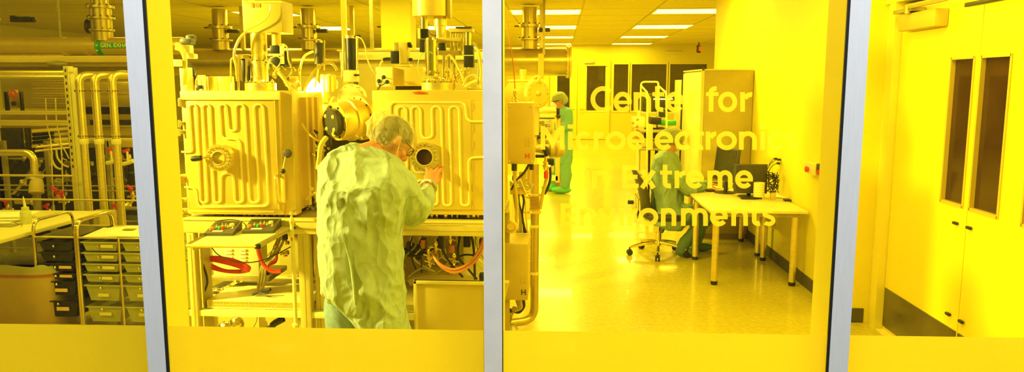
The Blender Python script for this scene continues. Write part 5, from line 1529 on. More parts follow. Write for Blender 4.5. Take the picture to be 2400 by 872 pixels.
# ------------------------------------------------------------------ cabinet
t = thing('storage_cabinet', 'tall closed storage cabinet with bright doors and plain side, against the right wall', 'cabinet', (1.95, 9.3, 0))
q0 = A(1645, 165, 8.75); x0_ = q0.x; zc = q0.z
b = MB(); b.bb(x0_ + .02, WX - .005 + .0, 8.75, 10.05, .06, zc, .005); b.bb(x0_ + .06, WX - .01, 8.8, 10.0, 0, .06); b.build('cabinet_body', 'olive', t)
for k in range(2):
    b = MB(); b.bb(x0_, x0_ + .019, 8.765 + k * .64, 8.765 + k * .64 + .63, .09, zc - .02, .003); d = b.build('cabinet_door', 'cream', t)
    h = MB(); yy = 9.36 if k == 0 else 9.45; h.bb(x0_ - .02, x0_ + .001, yy - .008, yy + .008, 1.05, 1.25, .004); h.build('door_handle', 'steel', d)
b = MB(); b.bb(x0_ - .002, x0_, 8.9, 9.12, 1.36, 1.44); b.build('sticker', 'paper', t, smooth=False)
b = MB(); b.bb(x0_ - .004, x0_ + .03, 8.742, 8.756, .06, zc + .012); b.bb(x0_, WX - .01, 8.742, 10.05, zc, zc + .015); b.build('edge_trim', 'cream', t, smooth=False)
t = thing('storage_cabinet', 'narrow cream cabinet edge standing just beyond the tall storage cabinet', 'cabinet', (1.8, 10.3, 0))
b = MB(); b.bb(x0_ - .0, WX - .015, 10.15, 10.75, 0, zc - .1, .005); b.build('cabinet_body', 'cream', t)
b = MB(); b.bb(x0_ - .006, x0_ + .01, 10.1, 10.14, 0.05, zc - .1, .002); b.build('door_edge', 'dark', t)

# ------------------------------------------------------------------ trolley of instruments in the aisle
YT = 10.2
t = thing('instrument_trolley', 'tall tube-framed trolley loaded with dark instruments, beyond the seated woman', 'trolley', (A(1528, 430, YT).x, YT, 0))
b = MB()
p = [A(1496, 420, YT), A(1499, 202, YT), A(1500, 194, YT), A(1534, 192, YT), A(1539, 200, YT)]
x_a, x_b = A(1500, 300, YT).x, A(1540, 300, YT).x; zt_h = A(1500, 192, YT).z
b.tube(fillet([V((x_a, YT, .08)), V((x_a, YT, zt_h)), V((x_b, YT, zt_h)), V((x_b, YT, zt_h - .06))], .05), .013, 10)
b.tube(fillet([V((x_a + .0, YT, zt_h - .05)), V((x_a + .03, YT - .5, zt_h - .14)), V((x_a + .06, YT - .5, .08))], .06), .013, 10)
b.tube(fillet([V((x_b, YT, zt_h - .05)), V((x_b + .04, YT - .5, zt_h - .14)), V((x_b + .10, YT - .5, .08))], .06), .013, 10)
b.tube([V((x_b, YT, .08)), V((x_b, YT, zt_h - .05))], .013, 10)
b.build('tube_frame', 'cream', t)
b = MB()
for zz in (.3, .62, .95, 1.18): b.bb(x_a - .05, x_b + .1, YT - .5, YT, zz, zz + .025, .004)
b.build('shelves', 'dull', t)
for (pa, pb_, m, y_) in (((1507, 220), (1531, 262), 'dark', YT - .2), ((1526, 275), (1550, 292), 'black', YT - .3), ((1548, 255), (1562, 275), 'dark', YT), ((1512, 300), (1560, 325), 'dark', YT - .2), ((1520, 330), (1556, 350), 'dull', YT - .3), ((1484, 275), (1512, 300), 'cream', YT - .2), ((1486, 300), (1510, 330), 'tan', YT - .2)):
    pbox(t, 'instrument', m, pa, pb_, y_, y_ + .3, .01)
b = MB(); xx = A(1514, 420, YT).x
b.cyl((xx, YT - .25, .1), (xx, YT - .25, .95), .022); b.cyl((xx + .1, YT - .25, .1), (xx + .1, YT - .25, .95), .022); b.build('black_posts', 'black', t)
for (sx, sy) in ((x_a, YT), (x_b, YT), (x_a + .06, YT - .5), (x_b + .1, YT - .5)):
    b = MB(); b.cyl((sx - .012, sy, .04), (sx + .012, sy, .04), .04, n=18); b.build('caster', 'black', t)
b = MB()
for k in range(6): b.ball(A(1486 + rr.uniform(-4, 10), 280 + k * 8, YT - .4), .02, 8)
b.build('red_parts', 'orange', t)
pbox(t, 'green_bin', 'green', (1549, 283), (1585, 294), YT - .1, YT + .15, .01)
t = thing('bench_instrument', 'dark instrument with a pale blue lit strip beyond the trolley', 'instrument', A(1550, 262, 13))
pbox(t, 'housing', 'dark', (1512, 226), (1605, 262), 13, 13.4, .02)
b = MB(); q0, q1 = A(1524, 231, 12.98), A(1577, 233.5, 12.98); b.bb(q0.x, q1.x, 12.98, 12.995, q1.z, q0.z); b.build('lit_strip', 'bluel', t, smooth=False)
b = MB(); b.bb(A(1500, 262, 13).x, A(1610, 262, 13).x, 12.9, 13.6, A(1500, 268, 13).z, A(1500, 262, 13).z, .01); b.bb(A(1500, 262, 13).x, A(1503, 262, 13).x, 12.95, 13.5, 0, A(1500, 268, 13).z); b.bb(A(1606, 262, 13).x, A(1610, 262, 13).x, 12.95, 13.5, 0, A(1500, 268, 13).z); b.build('table', 'cream', t)

# exit sign
t = thing('exit_sign', 'red exit sign hung from the ceiling near the far wall, seen nearly edge-on', 'exit sign', A(1638, 124, 20))
q0, q1 = A(1632, 106, 20), A(1643, 124, 20)
rm = Matrix.Rotation(radians(70), 3, 'Z')
cs = (q0 + q1) / 2
b = MB(); b.box(cs, (.30, .06, .19), rm, .005); b.box(cs + V((0, 0, .12)), (.03, .03, .1)); b.build('sign_housing', 'dark', t)
M['exit'] = mat('exit_red', (.9, .05, .02), .5, emit=(1, .05, .02), estr=2.5)
fx = rm @ V((0, -.031, 0)); b = MB(); b.box(cs + rm @ V((0, -.0305, 0)), (.27, .002, .16), rm); b.build('sign_face', 'black', t, smooth=False)
textmesh('EXIT', .15, cs + rm @ V((0, -.032, 0)), rm @ V((1, 0, 0)), (0, 0, 1), 'exit', t, bold=.002)
b = MB(); q0, q1 = A(1560, 121, BACK - .06), A(1600, 125, BACK - .06); b.bb(q0.x, q1.x, BACK - .08, BACK, q1.z, q0.z, .01); tag(b.build('wall_fixture', 'cream'), 'pale horizontal fixture on the far wall above the windows', 'fixture')

# ------------------------------------------------------------------ office chair
cx, cy_ = 1.06, 7.88
t = thing('office_chair', 'black office chair with a chrome five-star base, under the seated woman', 'chair', (cx, cy_, 0))
SZ = .44
b = MB()
seat = []
n_ = 28
for (z, k) in ((SZ - .05, .86), (SZ - .035, .97), (SZ - .01, 1.0), (SZ + .01, .96), (SZ + .018, .8)):
    seat.append([V((cx + .06 + .235 * k * (abs(cos(a)) ** .7) * (1 if cos(a) > 0 else -1), cy_ + .225 * k * (abs(sin(a)) ** .7) * (1 if sin(a) > 0 else -1), z)) for a in [2 * pi * i / n_ for i in range(n_)]])
b.loft(seat); b.build('seat', 'dark', t)
b = MB(); rings = []
for i in range(13):
    u = i / 12; z = SZ - .02 + u * .49; w_ = .21 * (1 - .35 * (2 * u - 1) ** 4) * (1 if u < .8 else (1 - (u - .8) * .9)); xb = cx - .17 - .09 * u + .03 * sin(pi * u * 1.2)
    th = .022 + .012 * sin(pi * u)
    rings.append([V((xb + th * cos(a) + .05 * (abs(sin(a) * w_) / .21) ** 2, cy_ + w_ * sin(a), z)) for a in [2 * pi * k / 20 for k in range(20)]])
b.loft(rings); b.build('backrest', 'dark', t)
b = MB(); b.tube([V((cx, cy_, SZ - .08)), V((cx - .22, cy_, SZ - .08)), V((cx - .25, cy_, SZ - .04)), V((cx - .27, cy_, SZ + .18))], .012, 8, smooth=4, flat=2.2); b.build('back_bracket', 'cream', t)
b = MB(); b.cyl((cx - .33, cy_, SZ + .12), (cx - .27, cy_, SZ + .12), .022); b.box((cx, cy_, SZ - .075), (.2, .16, .04), None, .01); b.cyl((cx - .12, cy_ - .1, SZ - .09), (cx - .12, cy_ - .18, SZ - .09), .012); b.tube([V((cx + .02, cy_ - .04, SZ - .1)), V((cx + .04, cy_ - .06, SZ - .16)), V((cx + .02, cy_ - .06, SZ - .19))], .02, 8); b.build('tilt_mechanism', 'black', t)
b = MB(); b.cyl((cx, cy_, .13), (cx, cy_, SZ - .08), .024, n=18); b.cyl((cx, cy_, .1), (cx, cy_, .24), .032, n=18); b.build('gas_column', 'chrome', t)
for k in range(5):
    a = radians(-98 + 72 * k); e = V((cx + .31 * cos(a), cy_ + .31 * sin(a), .085))
    b = MB(); b.tube([V((cx + .02 * cos(a), cy_ + .02 * sin(a), .135)), V((cx + .16 * cos(a), cy_ + .16 * sin(a), .118)), e], lambda u: .024 - .010 * u, 10, smooth=3); l = b.build('leg', 'chrome', t)
    b = MB(); sd = V((-sin(a), cos(a), 0))
    for s_ in (-1, 1): b.cyl(V((e.x, e.y, .03)) + sd * (.006 * s_), V((e.x, e.y, .03)) + sd * (.024 * s_), .03, n=18)
    b.cyl(V((e.x, e.y, .03)), e, .008); b.ball(V((e.x, e.y, .05)), (.026, .026, .018)); b.build('caster', 'black', l)
# ------------------------------------------------------------------ left pane: drawer carts
def cart(label, xa, ncol, wcol, yf, rows, mdrawer, paperm, tabs, depth=.44, grp='drawer carts'):
    W_ = ncol * wcol
    t = thing('drawer_cart', label, 'drawer cart', (xa + W_ / 2, yf + depth / 2, 0), grp)
    z_top = .72
    for s_ in (0, 1):
        xx = xa - .012 if s_ == 0 else xa + W_ + .012
        b = MB(); b.tube(fillet([V((xx, yf, .03)), V((xx, yf, .835)), V((xx, yf + depth, .835)), V((xx, yf + depth, .03))], .09, 7), .0115, 12); b.build('side_frame', 'chrome', t)
    for s_ in range(1, ncol):
        b = MB(); b.cyl((xa + wcol * s_, yf, .06), (xa + wcol * s_, yf, z_top), .009, n=10); b.build('center_post', 'chrome', t)
    b = MB()
    for zz in (z_top, .075):
        b.tube([V((xa - .012, yf, zz)), V((xa + W_ + .012, yf, zz))], .007, 8); b.tube([V((xa - .012, yf + depth, zz)), V((xa + W_ + .012, yf + depth, zz))], .007, 8)
    b.build('cross_rail', 'steel', t)
    b = MB(); b.bb(xa, xa + W_, yf, yf + depth, z_top - .008, z_top - .001); b.build('top_panel', 'smoke' if mdrawer == 'smoke' else 'white', t, smooth=False)
    for i in range(ncol):
        cx0 = xa + wcol * i + .016; cx1 = xa + wcol * (i + 1) - .016
        for k, (za, zb_2) in enumerate(rows):
            tp = .010 + (zb_2 - za) * .14
            o = []
            for (z, ins) in ((za, tp), (zb_2 - .01, .002)):
                o.append([V((cx0 + ins, yf + .01 + ins * .4, z)), V((cx1 - ins, yf + .01 + ins * .4, z)), V((cx1 - ins, yf + depth - .02, z)), V((cx0 + ins, yf + depth - .02, z))])
            b = MB()
            b.loft(o[:2], caps=False); b.add(o[0], [(3, 2, 1, 0)])
            b.bb(cx0 - .008, cx1 + .008, yf - .004, yf + .012, zb_2 - .013, zb_2 - .004, .003); b.bb(cx0 - .008, cx0 + .004, yf, yf + depth - .02, zb_2 - .012, zb_2 - .006); b.bb(cx1 - .004, cx1 + .008, yf, yf + depth - .02, zb_2 - .012, zb_2 - .006)
            d = b.build('drawer', mdrawer, t, ang=30)
            kx = cx0 + (cx1 - cx0) * .46
            kz = zb_2 - .026 if zb_2 - za > .09 else (za + zb_2) / 2
            h = MB(); h.lathe((kx, yf + .012, kz), (0, -1, 0), [(0, .005), (.012, .004), (.014, .009), (.02, .009), (.024, .004)], 12); h.build('knob', 'chrome', d)
            if tabs[k]:
                lx, lz, lw, lh = tabs[k]
                q = MB(); q.bb(cx0 + (cx1 - cx0) * lx, cx0 + (cx1 - cx0) * (lx + lw), yf + .002, yf + .0085, (kz if lz == 0 else za + (zb_2 - za) * lz) - lh / 2, (kz if lz == 0 else za + (zb_2 - za) * lz) + lh / 2); q.build('drawer_label', paperm, d, smooth=False)
            if mdrawer == 'milky':
                q = MB(); q.bb(cx0 + .04, cx1 - .04, yf + .05, yf + depth - .06, za + .004, za + (zb_2 - za) * .55, .01); q.build('drawer_contents', 'tan', d)
    if True:
        b = MB()
        for (sx, sy) in ((xa - .012, yf), (xa + W_ + .012, yf), (xa - .012, yf + depth), (xa + W_ + .012, yf + depth)): b.lathe((sx, sy, 0), (0, 0, 1), [(0, .014), (.02, .018), (.04, .012)], 12)
        b.build('foot', 'black', t)
    return t
M['tagp'] = mat('peach_label_paper', (0.92, 0.66, 0.38), 0.6, var=0.03)
M['tagy'] = mat('yellow_label_paper', (0.95, 0.9, 0.35), 0.6, var=0.03)
YC5 = 5.0
def zc5(py): return A(130, py, YC5).z
xa = A(90, 640, YC5).x
rb = [(zc5(588), zc5(566)), (zc5(613), zc5(590)), (zc5(637), zc5(616)), (zc5(655), zc5(639)), (zc5(693), zc5(658)), (zc5(744), zc5(704))]
tb = [None, None, (.55, 0, .36, .02), (.55, 0, .36, .02), (.38, .36, .36, .024), (.38, .5, .36, .026)]
cart('narrow cart of six black drawers in a chrome tube frame', xa, 1, .285, YC5, rb, 'smoke', 'tagp', tb)
def zc6(py): return A(230, py, YC5).z
rb = [(zc6(589), zc6(566)), (zc6(614), zc6(591)), (zc6(638), zc6(617)), (zc6(662), zc6(642)), (zc6(706), zc6(667)), (zc6(755), zc6(717))]
tb = [(.54, 0, .34, .022), (.54, 0, .34, .022), (.54, 0, .34, .022), (.5, 0, .3, .022), (.36, .36, .3, .022), (.36, .5, .34, .022)]
cart('double cart of milky yellow drawers in a chrome tube frame', A(191, 640, YC5).x, 2, .292, YC5, rb, 'milky', 'tagy', tb)
b = MB(); zz = .722; c_ = AZ(268, 545, zz)
for k, (dx_, dy_, a) in enumerate(((0, 0, .15), (.12, .05, .05), (.28, -.02, -.02))): b.box(c_ + V((dx_, dy_, .004 + k * .003)), (.30, .34, .003), Matrix.Rotation(a, 3, 'Z'))
pt_ = b.build('paper_stack', 'paper', smooth=False)
tag(pt_, 'white papers spread on top of the double drawer cart', 'papers')
b = MB(); b.box(c_ + V((.08, .06, .0165)), (.09, .06, .001), Matrix.Rotation(.1, 3, 'Z')); tag(b.build('printed_card', 'olive', smooth=False), 'small olive printed card on the papers of the double cart', 'card')

# work table, bin, bottle
TZ = .75; tx = AZ(0, 562, TZ).x
t = thing('work_table', 'cream-topped work table at the left edge, behind the drawer carts', 'table', (tx - .6, 5.4, 0))
b = MB(); b.bb(tx - 1.4, tx, 4.3, 5.92, TZ - .03, TZ, .004); b.build('table_top', 'cream', t)
for (x, y) in ((tx - .06, 5.86), (tx - 1.34, 5.86), (tx - 1.34, 4.4)):
    b = MB(); b.bb(x - .02, x + .02, y - .02, y + .02, 0, TZ - .03, .003); b.build('leg', 'dull', t)
c_ = AZ(62, 524, TZ)
t = thing('wash_bottle', 'small squeeze bottle with a pointed spout on the work table', 'bottle', c_)
b = MB(); b.lathe(c_, (0, 0, 1), [(0, .036), (.004, .038), (.085, .038), (.1, .03), (.105, .022)], 24); b.build('bottle_body', 'milky', t)
b = MB(); b.lathe(c_ + V((0, 0, .104)), (0, 0, 1), [(0, .026), (.022, .026), (.026, .014)], 20); b.build('cap', 'milky', t)
b = MB(); b.lathe(c_ + V((0, 0, .128)), (-.08, 0, 1), [(0, .011), (.06, .006), (.082, .002)], 12); b.build('spout', 'cream', t)
c_ = AZ(14, 518, TZ)
b = MB()
for k in range(3): b.box(c_ + V((k * .02 - .05, k * .03, .006 + k * .016)), (.32, .24, .012), Matrix.Rotation(.1 * k, 3, 'Z'), .005)
tag(b.build('folded_wipes', 'paper'), 'pile of pale folded wipes on the left end of the work table', 'wipes')
c_ = AZ(10, 530, TZ); b = MB(); b.box(c_ + V((0, 0, .005)), (.18, .08, .01), None, .004); b.tube([c_ + V((.05, .05, .01)), c_ + V((.12, .03, .01)), c_ + V((.15, -.02, .01))], .004, 6); tag(b.build('hand_tool', 'dull'), 'grey metal hand tool in front of the folded wipes', 'tool')
cb = V((-3.93, 5.16, 0)); t = thing('waste_bin', 'yellowish plastic waste bin with a reddish rim band and bag edge', 'bin', cb)
def rr_ring(cx, cy2, z, hx, hy, n=36):
    return [V((cx + hx * (abs(cos(a)) ** .5) * (1 if cos(a) > 0 else -1), cy2 + hy * (abs(sin(a)) ** .5) * (1 if sin(a) > 0 else -1), z)) for a in [2 * pi * i / n for i in range(n)]]
b = MB(); b.loft([rr_ring(cb.x, cb.y, 0.0, .30, .17), rr_ring(cb.x, cb.y, .02, .31, .18), rr_ring(cb.x, cb.y, .45, .34, .21), rr_ring(cb.x, cb.y, .45, .325, .195), rr_ring(cb.x, cb.y, .04, .29, .17)]); b.build('bin_body', 'binp', t)
b = MB(); b.loft([rr_ring(cb.x, cb.y, .43, .342, .212), rr_ring(cb.x, cb.y, .465, .347, .217), rr_ring(cb.x, cb.y, .465, .32, .19), rr_ring(cb.x, cb.y, .43, .32, .19)]); b.build('rim_band', 'copper', t)
b = MB(); r0 = rr_ring(cb.x, cb.y, .455, .352, .222); r1 = [p + V((0, 0, .06 + .01 * sin(i * 1.7))) for i, p in enumerate(rr_ring(cb.x, cb.y, .455, .332, .205))]; r2 = [p + V((0, 0, .045)) for p in rr_ring(cb.x, cb.y, .455, .30, .18)]
b.loft([r0, r1, r2, rr_ring(cb.x, cb.y, .28, .28, .165)], caps=False); b.build('bag_edge', 'milky', t, recalc=False)

# ------------------------------------------------------------------ steel column and three vertical pipes
YS = 6.5
t = thing('strut_column', 'perforated steel strut column left of the three vertical pipes', 'column', (A(172, 400, YS).x, YS, 0))
x_ = A(164, 300, YS).x
b = MB(); b.bb(x_ - .022, x_ + .022, YS, YS + .012, 0, A(165, 155, YS).z, .002); b.build('slotted_face', 'alu', t, smooth=False)
b = MB(); b.bb(x_ + .03, x_ + .075, YS + .01, YS + .06, 0, A(165, 158, YS).z, .002); b.bb(x_ + .022, x_ + .03, YS, YS + .06, 0, A(165, 155, YS).z); b.build('channel_side', 'white', t)
b = MB()
for k in range(16):
    z = A(165, 165 + k * 15, YS).z; b.box((x_, YS - .001, z), (.012, .004, .026), None, .001)
b.build('slots', 'dark', t)
b = MB(); zq = A(165, 161, YS).z; b.bb(x_ + .03, x_ + .07, YS - .004, YS + .01, zq - .03, zq + .02, .002); b.build('bolt_plate', 'white', t)
xs_ = [A(p, 300, YS).x for p in (202, 238, 278)]
lab3 = ['bright vertical pipe next to the perforated column, first of three', 'bright vertical pipe, middle one of three with elbow tops', 'bright vertical pipe closest to the grey window mullion, last of three']
for x_, lb, pt2 in zip(xs_, lab3, (176, 176, 174)):
    t = thing('steel_pipe', lb, 'pipe', (x_, YS - .05, 0), 'vertical pipes with elbow tops')
    zt3 = A(220, pt2, YS - .05).z
    y_ = YS - .05
    b = MB(); b.tube(fillet([V((x_, y_, .1)), V((x_, y_, zt3)), V((x_ + .10, y_ + .12, zt3)), V((x_ + .16, y_ + .5, zt3))], .08, 8), .034, 20); b.build('pipe_run', 'chrome' if 0 else 'steel', t)
    for py in (213, 319):
        zz = A(220, py, y_).z
        b = MB(); b.lathe((x_, y_, zz - .014), (0, 0, 1), [(0, .040), (.028, .040)], 24)
        b.build('coupling', 'gold', t)
        b = MB()
        for i in range(12): a = 2 * pi * i / 12; b.box((x_ + .0405 * cos(a), y_ + .0405 * sin(a), zz), (.006, .006, .014), Matrix.Rotation(a, 3, 'Z'))
        b.build('coupling_slots', 'dark', t)
    zz = A(220, 333, y_).z; b = MB(); b.lathe((x_, y_, zz - .02), (0, 0, 1), [(0, .037), (.01, .041), (.04, .041), (.05, .037)], 20); b.build('weld_ring', 'cream', t)

# ducts overhead
YD5 = 7.6
t = thing('exhaust_duct', 'round exhaust duct with green marking labels high in the first pane', 'duct', A(150, 108, YD5), 'overhead exhaust ducts')
pz5 = A(150, 107, YD5).z; xr5 = A(420, 107, YD5).x
rd = .088
b = MB(); b.cyl((-9.5, YD5 + rd, pz5), (xr5, YD5 + rd, pz5), rd, n=32)
for px in (140, 192): x_ = A(px, 107, YD5).x; b.cyl((x_ - .02, YD5 + rd, pz5), (x_ + .02, YD5 + rd, pz5), rd + .006, n=32)
b.build('duct_shell', 'gold', t)
b = MB(); b.cyl((-9.5, YD5 + .06, pz5 - rd - .035), (A(134, 107, YD5).x, YD5 + .06, pz5 - rd - .035), .04, n=20); b.build('side_pipe', 'gold', t)
b = MB(); x0_, x1_ = A(222, 107, YD5).x, A(330, 107, YD5).x
b.cyl((x0_, YD5 + rd, pz5), (x0_ + .055, YD5 + rd, pz5), rd + .008, n=40); b.build('arrow_band', 'green', t)
for px in (-60, 130): b = MB(); x_ = A(px, 107, YD5).x; b.cyl((x_, YD5 + rd, pz5 + rd * .9), (x_, YD5 + rd, CEIL), .012, n=8); b.build('hanger_rod', 'dull', t)
lz = pz5 - .0
b = MB(); b.bb(x0_ + .055, x1_, YD5 - .012, YD5 + .05, lz - .028, lz + .028); b.build('duct_label', 'green', t, smooth=False)
textmesh('GEN. EXHAUST', .056, V((x0_ + .262, YD5 - .014, lz)), (1, 0, 0), (0, 0, 1), 'tagy', t, bold=.001)
for k in (-1, 0, 1): textmesh('>', .05, V((x0_ + .028, YD5 - .012, pz5 + k * .055)), (1, 0, 0), (0, 0, 1), 'tagy', t, 'arrow', bold=.001)
t = thing('cable_tray', 'long pale overhead tray running just under the green-labelled duct', 'tray', A(150, 140, 6.9))
b = MB(); q0, q1 = A(0, 131, 6.9), A(340, 146, 6.9); b.bb(-9, q1.x, 6.9, 7.2, q1.z, q0.z, .006); b.build('tray_body', 'tan', t)
b = MB(); b.bb(-9, q1.x, 6.95, 7.2, A(0, 155, 6.9).z, q1.z, .0); b.build('tray_underside', 'olive', t, smooth=False)
b = MB(); q0 = A(135, 150, 6.85); b.ball(q0, (.1, .06, .03)); b.build('tray_fitting', 'dull', t)
for nm_, (pxa, pxb), ttop in (('upper', (0, 24), 12), ('b', (242, 290), 5)):
    x_ = A((pxa + pxb) / 2, 60, YD5 + .3).x; r_ = (pxb - pxa) / 2 / 1750 * YD5
    if nm_ == 'upper': r_ = .09; x_ = A(6, 60, YD5 + .3).x
    t = thing('duct_riser', 'flanged vertical riser above the exhaust duct at the %s' % ('left edge of the first pane' if nm_ == 'upper' else 'top beside the grey mullion'), 'duct riser', (x_, YD5 + rd, pz5), 'duct risers')
    zb5 = pz5 + rd * .6
    b = MB(); H5 = A(100, 12, YD5).z - zb5
    b.lathe((x_, YD5 + rd, zb5), (0, 0, 1), [(0, r_), (.09, r_), (.10, r_ + .02), (.12, r_ + .02), (.121, r_), (.22, r_), (.221, r_ + .03), (.245, r_ + .03), (.246, r_), (H5 - .03, r_), (H5 - .029, r_ + .03), (H5, r_ + .03), (H5 + .001, r_ * .8), (CEIL - zb5, r_ * .8)], 28); b.build('riser_body', 'duct', t)
    b = MB(); hexbolts(b, (x_, YD5 + rd, zb5 + .245), (0, 0, 1), r_ + .02, 12, .008, .012); hexbolts(b, (x_, YD5 + rd, zb5 + H5), (0, 0, 1), r_ + .02, 12, .008, .012); hexbolts(b, (x_, YD5 + rd, zb5 + .12), (0, 0, 1), r_ + .012, 10, .007, .01); b.build('bolt_ring', 'dark', t)
    b = MB()
    if nm_ == 'upper': q0, q1 = A(22, 39, YD5), A(70, 51, YD5); b.bb(q0.x, q1.x, YD5, YD5 + .1, q1.z, q0.z, .006); b.ball((q1.x + .02, YD5 + .03, (q0.z + q1.z) / 2), .025); b.box((q0.x + .05, YD5, q0.z), (.06, .04, .02))
    else: q = A(225, 35, YD5); b.cyl(V((q.x, YD5 + .1, q.z)), V((q.x + .1, YD5 + .1, q.z)), .01); b.lathe((x_ - r_ - .02, YD5 + .1, A(240, 60, YD5).z), (-1, 0, 0), [(0, .06), (.03, .075), (.04, .06)], 24)
    b.build('damper_handle', 'dark', t)

# frame of a machine behind: rails, slatted panels, pipes
t = thing('gas_cabinet', 'open machine frame with slatted pale panels and horizontal rails in the first pane', 'machine frame', (-6, 7.4, 0))
def pb5(nm, m, x0p, x1p, y0p, y1p, y, th=.02, bev=.003):
    q0, q1 = A(x0p, y0p, y), A(x1p, y1p, y); b = MB(); b.bb(q0.x, q1.x, y, y + th, q1.z, q0.z, bev); return b.build(nm, m, t)
for (ya, yb5, m, r_) in ((170, 180, 'steel', .02), (262, 266, 'steel', .012), (285, 291, 'steel', .016)):
    for yy in (ya, yb5):
        p = A(0, yy, 6.6); b = MB(); b.cyl((-9, 6.6, p.z), (A(160, yy, 6.6).x, 6.6, p.z), r_, n=10); b.build('rail', m, t)
p = A(0, 411, 6.35); b = MB(); b.cyl((-9, 6.35, p.z), (A(172, 411, 6.35).x, 6.35, p.z), .010, n=10); b.build('hand_rail', 'gold', t)
p = A(0, 467, 6.3); b = MB(); b.cyl((-9, 6.3, p.z), (A(345, 467, 6.3).x, 6.3, p.z), .009, n=10); b.build('hand_rail', 'alu', t)
for yy in (434, 445): p = A(0, yy, 6.8); b = MB(); b.cyl((-9, 6.8, p.z), (A(345, yy, 6.8).x, 6.8, p.z), .008, n=8); b.build('rear_rail', 'dull', t)
pb5('back_panel', 'olive', 0, 340, 182, 255, 8.3, .03)
pb5('back_panel', 'olive', 0, 340, 262, 330, 8.25, .03)
for k in range(11):
    pb5('slat', 'tan' if k % 2 == 0 else 'gold', 74, 158, 187 + k * 6.0, 190.5 + k * 6.0, 7.9, .06)
b = MB()
for k in range(14): p = A(80 + k * 6, 207, 7.88); b.box(p, (.014, .01, .008))
b.build('slat_holes', 'cream', t, smooth=False)
for (a_, c_) in ((8, 18), (44, 52)): pb5('upright', 'dark', a_, c_, 215, 260, 7.6, .04)
pb5('control_plate', 'tan', 20, 42, 210, 252, 7.6, .03)
b = MB(); b.lathe(A(32, 221, 7.59), (0, -1, 0), [(0, .05), (.01, .05), (.012, .03), (.04, .03), (.05, .01)], 18); q = b.build('push_button', 'orange', t)
b = MB(); b.cyl(A(32, 243, 7.59), A(32, 243, 7.56), .025); b.build('selector_knob', 'dark', t)
pb5('dark_panel', 'dark', 0, 52, 300, 350, 7.6, .04)
pb5('dark_panel', 'dark', 56, 70, 300, 350, 7.55, .04)
for k in range(4):
    b = MB(); q0, q1 = A(74, 304 + k * 12, 7.5), A(158, 298 + k * 12, 7.9); b.prism([q0, q1, q1 + V((0, 0, -.03)), q0 + V((0, 0, -.03))], (0, .04, 0)); b.build('slanted_slat', 'tan' if k % 2 else 'gold', t, smooth=False)
for k in range(3):
    b = MB(); b.cyl(A(78, 316 + k * 9, 7.3), A(125, 312 + k * 9, 7.3), .018); b.build('black_tube', 'black', t)
pb5('rear_wall', 'dark', 0, 340, 345, 505, 8.2, .03)
pb5('bright_plate', 'gold', 190, 330, 192, 210, 7.8, .04); pb5('dark_beam', 'dark', 175, 330, 250, 268, 7.7, .06); pb5('dark_beam', 'dark', 210, 330, 281, 293, 7.7, .06); pb5('bright_plate', 'gold', 190, 330, 296, 318, 7.8, .04)
pb5('bright_plate', 'tan', 190, 340, 218, 246, 7.9, .04); pb5('bright_plate', 'gold', 250, 340, 330, 345, 7.2, .04)
pb5('cross_beam', 'alu', 185, 345, 324, 331, 6.9, .04)
b = MB(); b.tube(fillet([A(-20, 358, 6.7), A(66, 358, 6.7), A(79, 370, 6.7), A(82, 412, 6.7)], .10, 6), .033, 16); b.build('elbow_pipe', 'steel', t)
b = MB(); b.cyl(A(84, 345, 6.72), A(160, 338, 7.1), .012); b.cyl(A(84, 354, 6.72), A(160, 346, 7.1), .012); b.build('slanted_rail', 'gold', t)
b = MB(); b.lathe(A(82, 412, 6.7), (0, 0, -1), [(0, .06), (.02, .075), (.03, .05)] + [(.04 + .012 * i, .05 if i % 2 else .04) for i in range(9)] + [(.17, .035), (.34, .035), (.35, .06)], 20); b.build('bellows_valve', 'dull', t)
b = MB(); b.lathe(A(86, 420, 6.68), (.1, -.3, -1), [(0, .05), (.05, .06), (.13, .065), (.14, .05)], 20); b.build('filter_body', 'tan', t)
rr = random.Random(8)
def H5_(pts, r, m, nm='hose', k=6):
    b = MB(); b.tube(pts, r, 8, smooth=k); return b.build(nm, m, t)
for (xa5, xb5) in ((107, 112), (130, 136)):
    H5_([A(xa5, 230, 6.9), A(xa5 + 3, 290, 6.9), A(xa5 + 12, 330, 6.9), A(xb5 + 10, 400, 6.8), A(xb5 + 14, 505, 6.8)], .006, 'alu')
H5_([A(122, 355, 6.6), A(122, 375, 6.6), A(132, 392, 6.6), A(145, 397, 6.6)], .010, 'tube')
H5_([A(132, 350, 6.6), A(135, 370, 6.6), A(148, 386, 6.6), A(161, 391, 6.6)], .009, 'tube')
H5_([A(113, 325, 6.7), A(135, 335, 6.7), A(150, 350, 6.7), A(162, 372, 6.7)], .006, 'tube')
H5_([A(146, 360, 6.7), A(146, 370, 6.7), A(157, 376, 6.7)], .006, 'tube')
for (px, py) in ((142, 452), (128, 443), (108, 482), (10, 470), (259, 352), (296, 353), (304, 440), (270, 481), (325, 420)):
    b = MB(); p = A(px, py, 6.75); b.box(p, (.07, .02, .03), Matrix.Rotation(rr.uniform(-.6, .6), 3, 'Y'), .008); b.cyl(p, p + V((0, .02, -.05)), .012); q = b.build('valve_lever', 'red', t)
    b = MB(); b.lathe(p + V((0, .04, -.12)), (0, 0, 1), [(0, .012), (.02, .02), (.06, .02), (.08, .012)], 10); b.tube([p + V((-.05, .04, -.09)), p + V((.05, .04, -.09))], .012, 8); b.build('valve_body', 'chrome', t)
for (px, py) in ((262, 380), (300, 382)):
    b = MB(); p = A(px, py, 6.75); b.tube([p + V((-.05, 0, -.01)), p, p + V((.05, 0, .02))], .02, 10); b.cyl(p + V((0, 0, .02)), p + V((0, 0, .12)), .01); b.build('white_fitting', 'white', t)
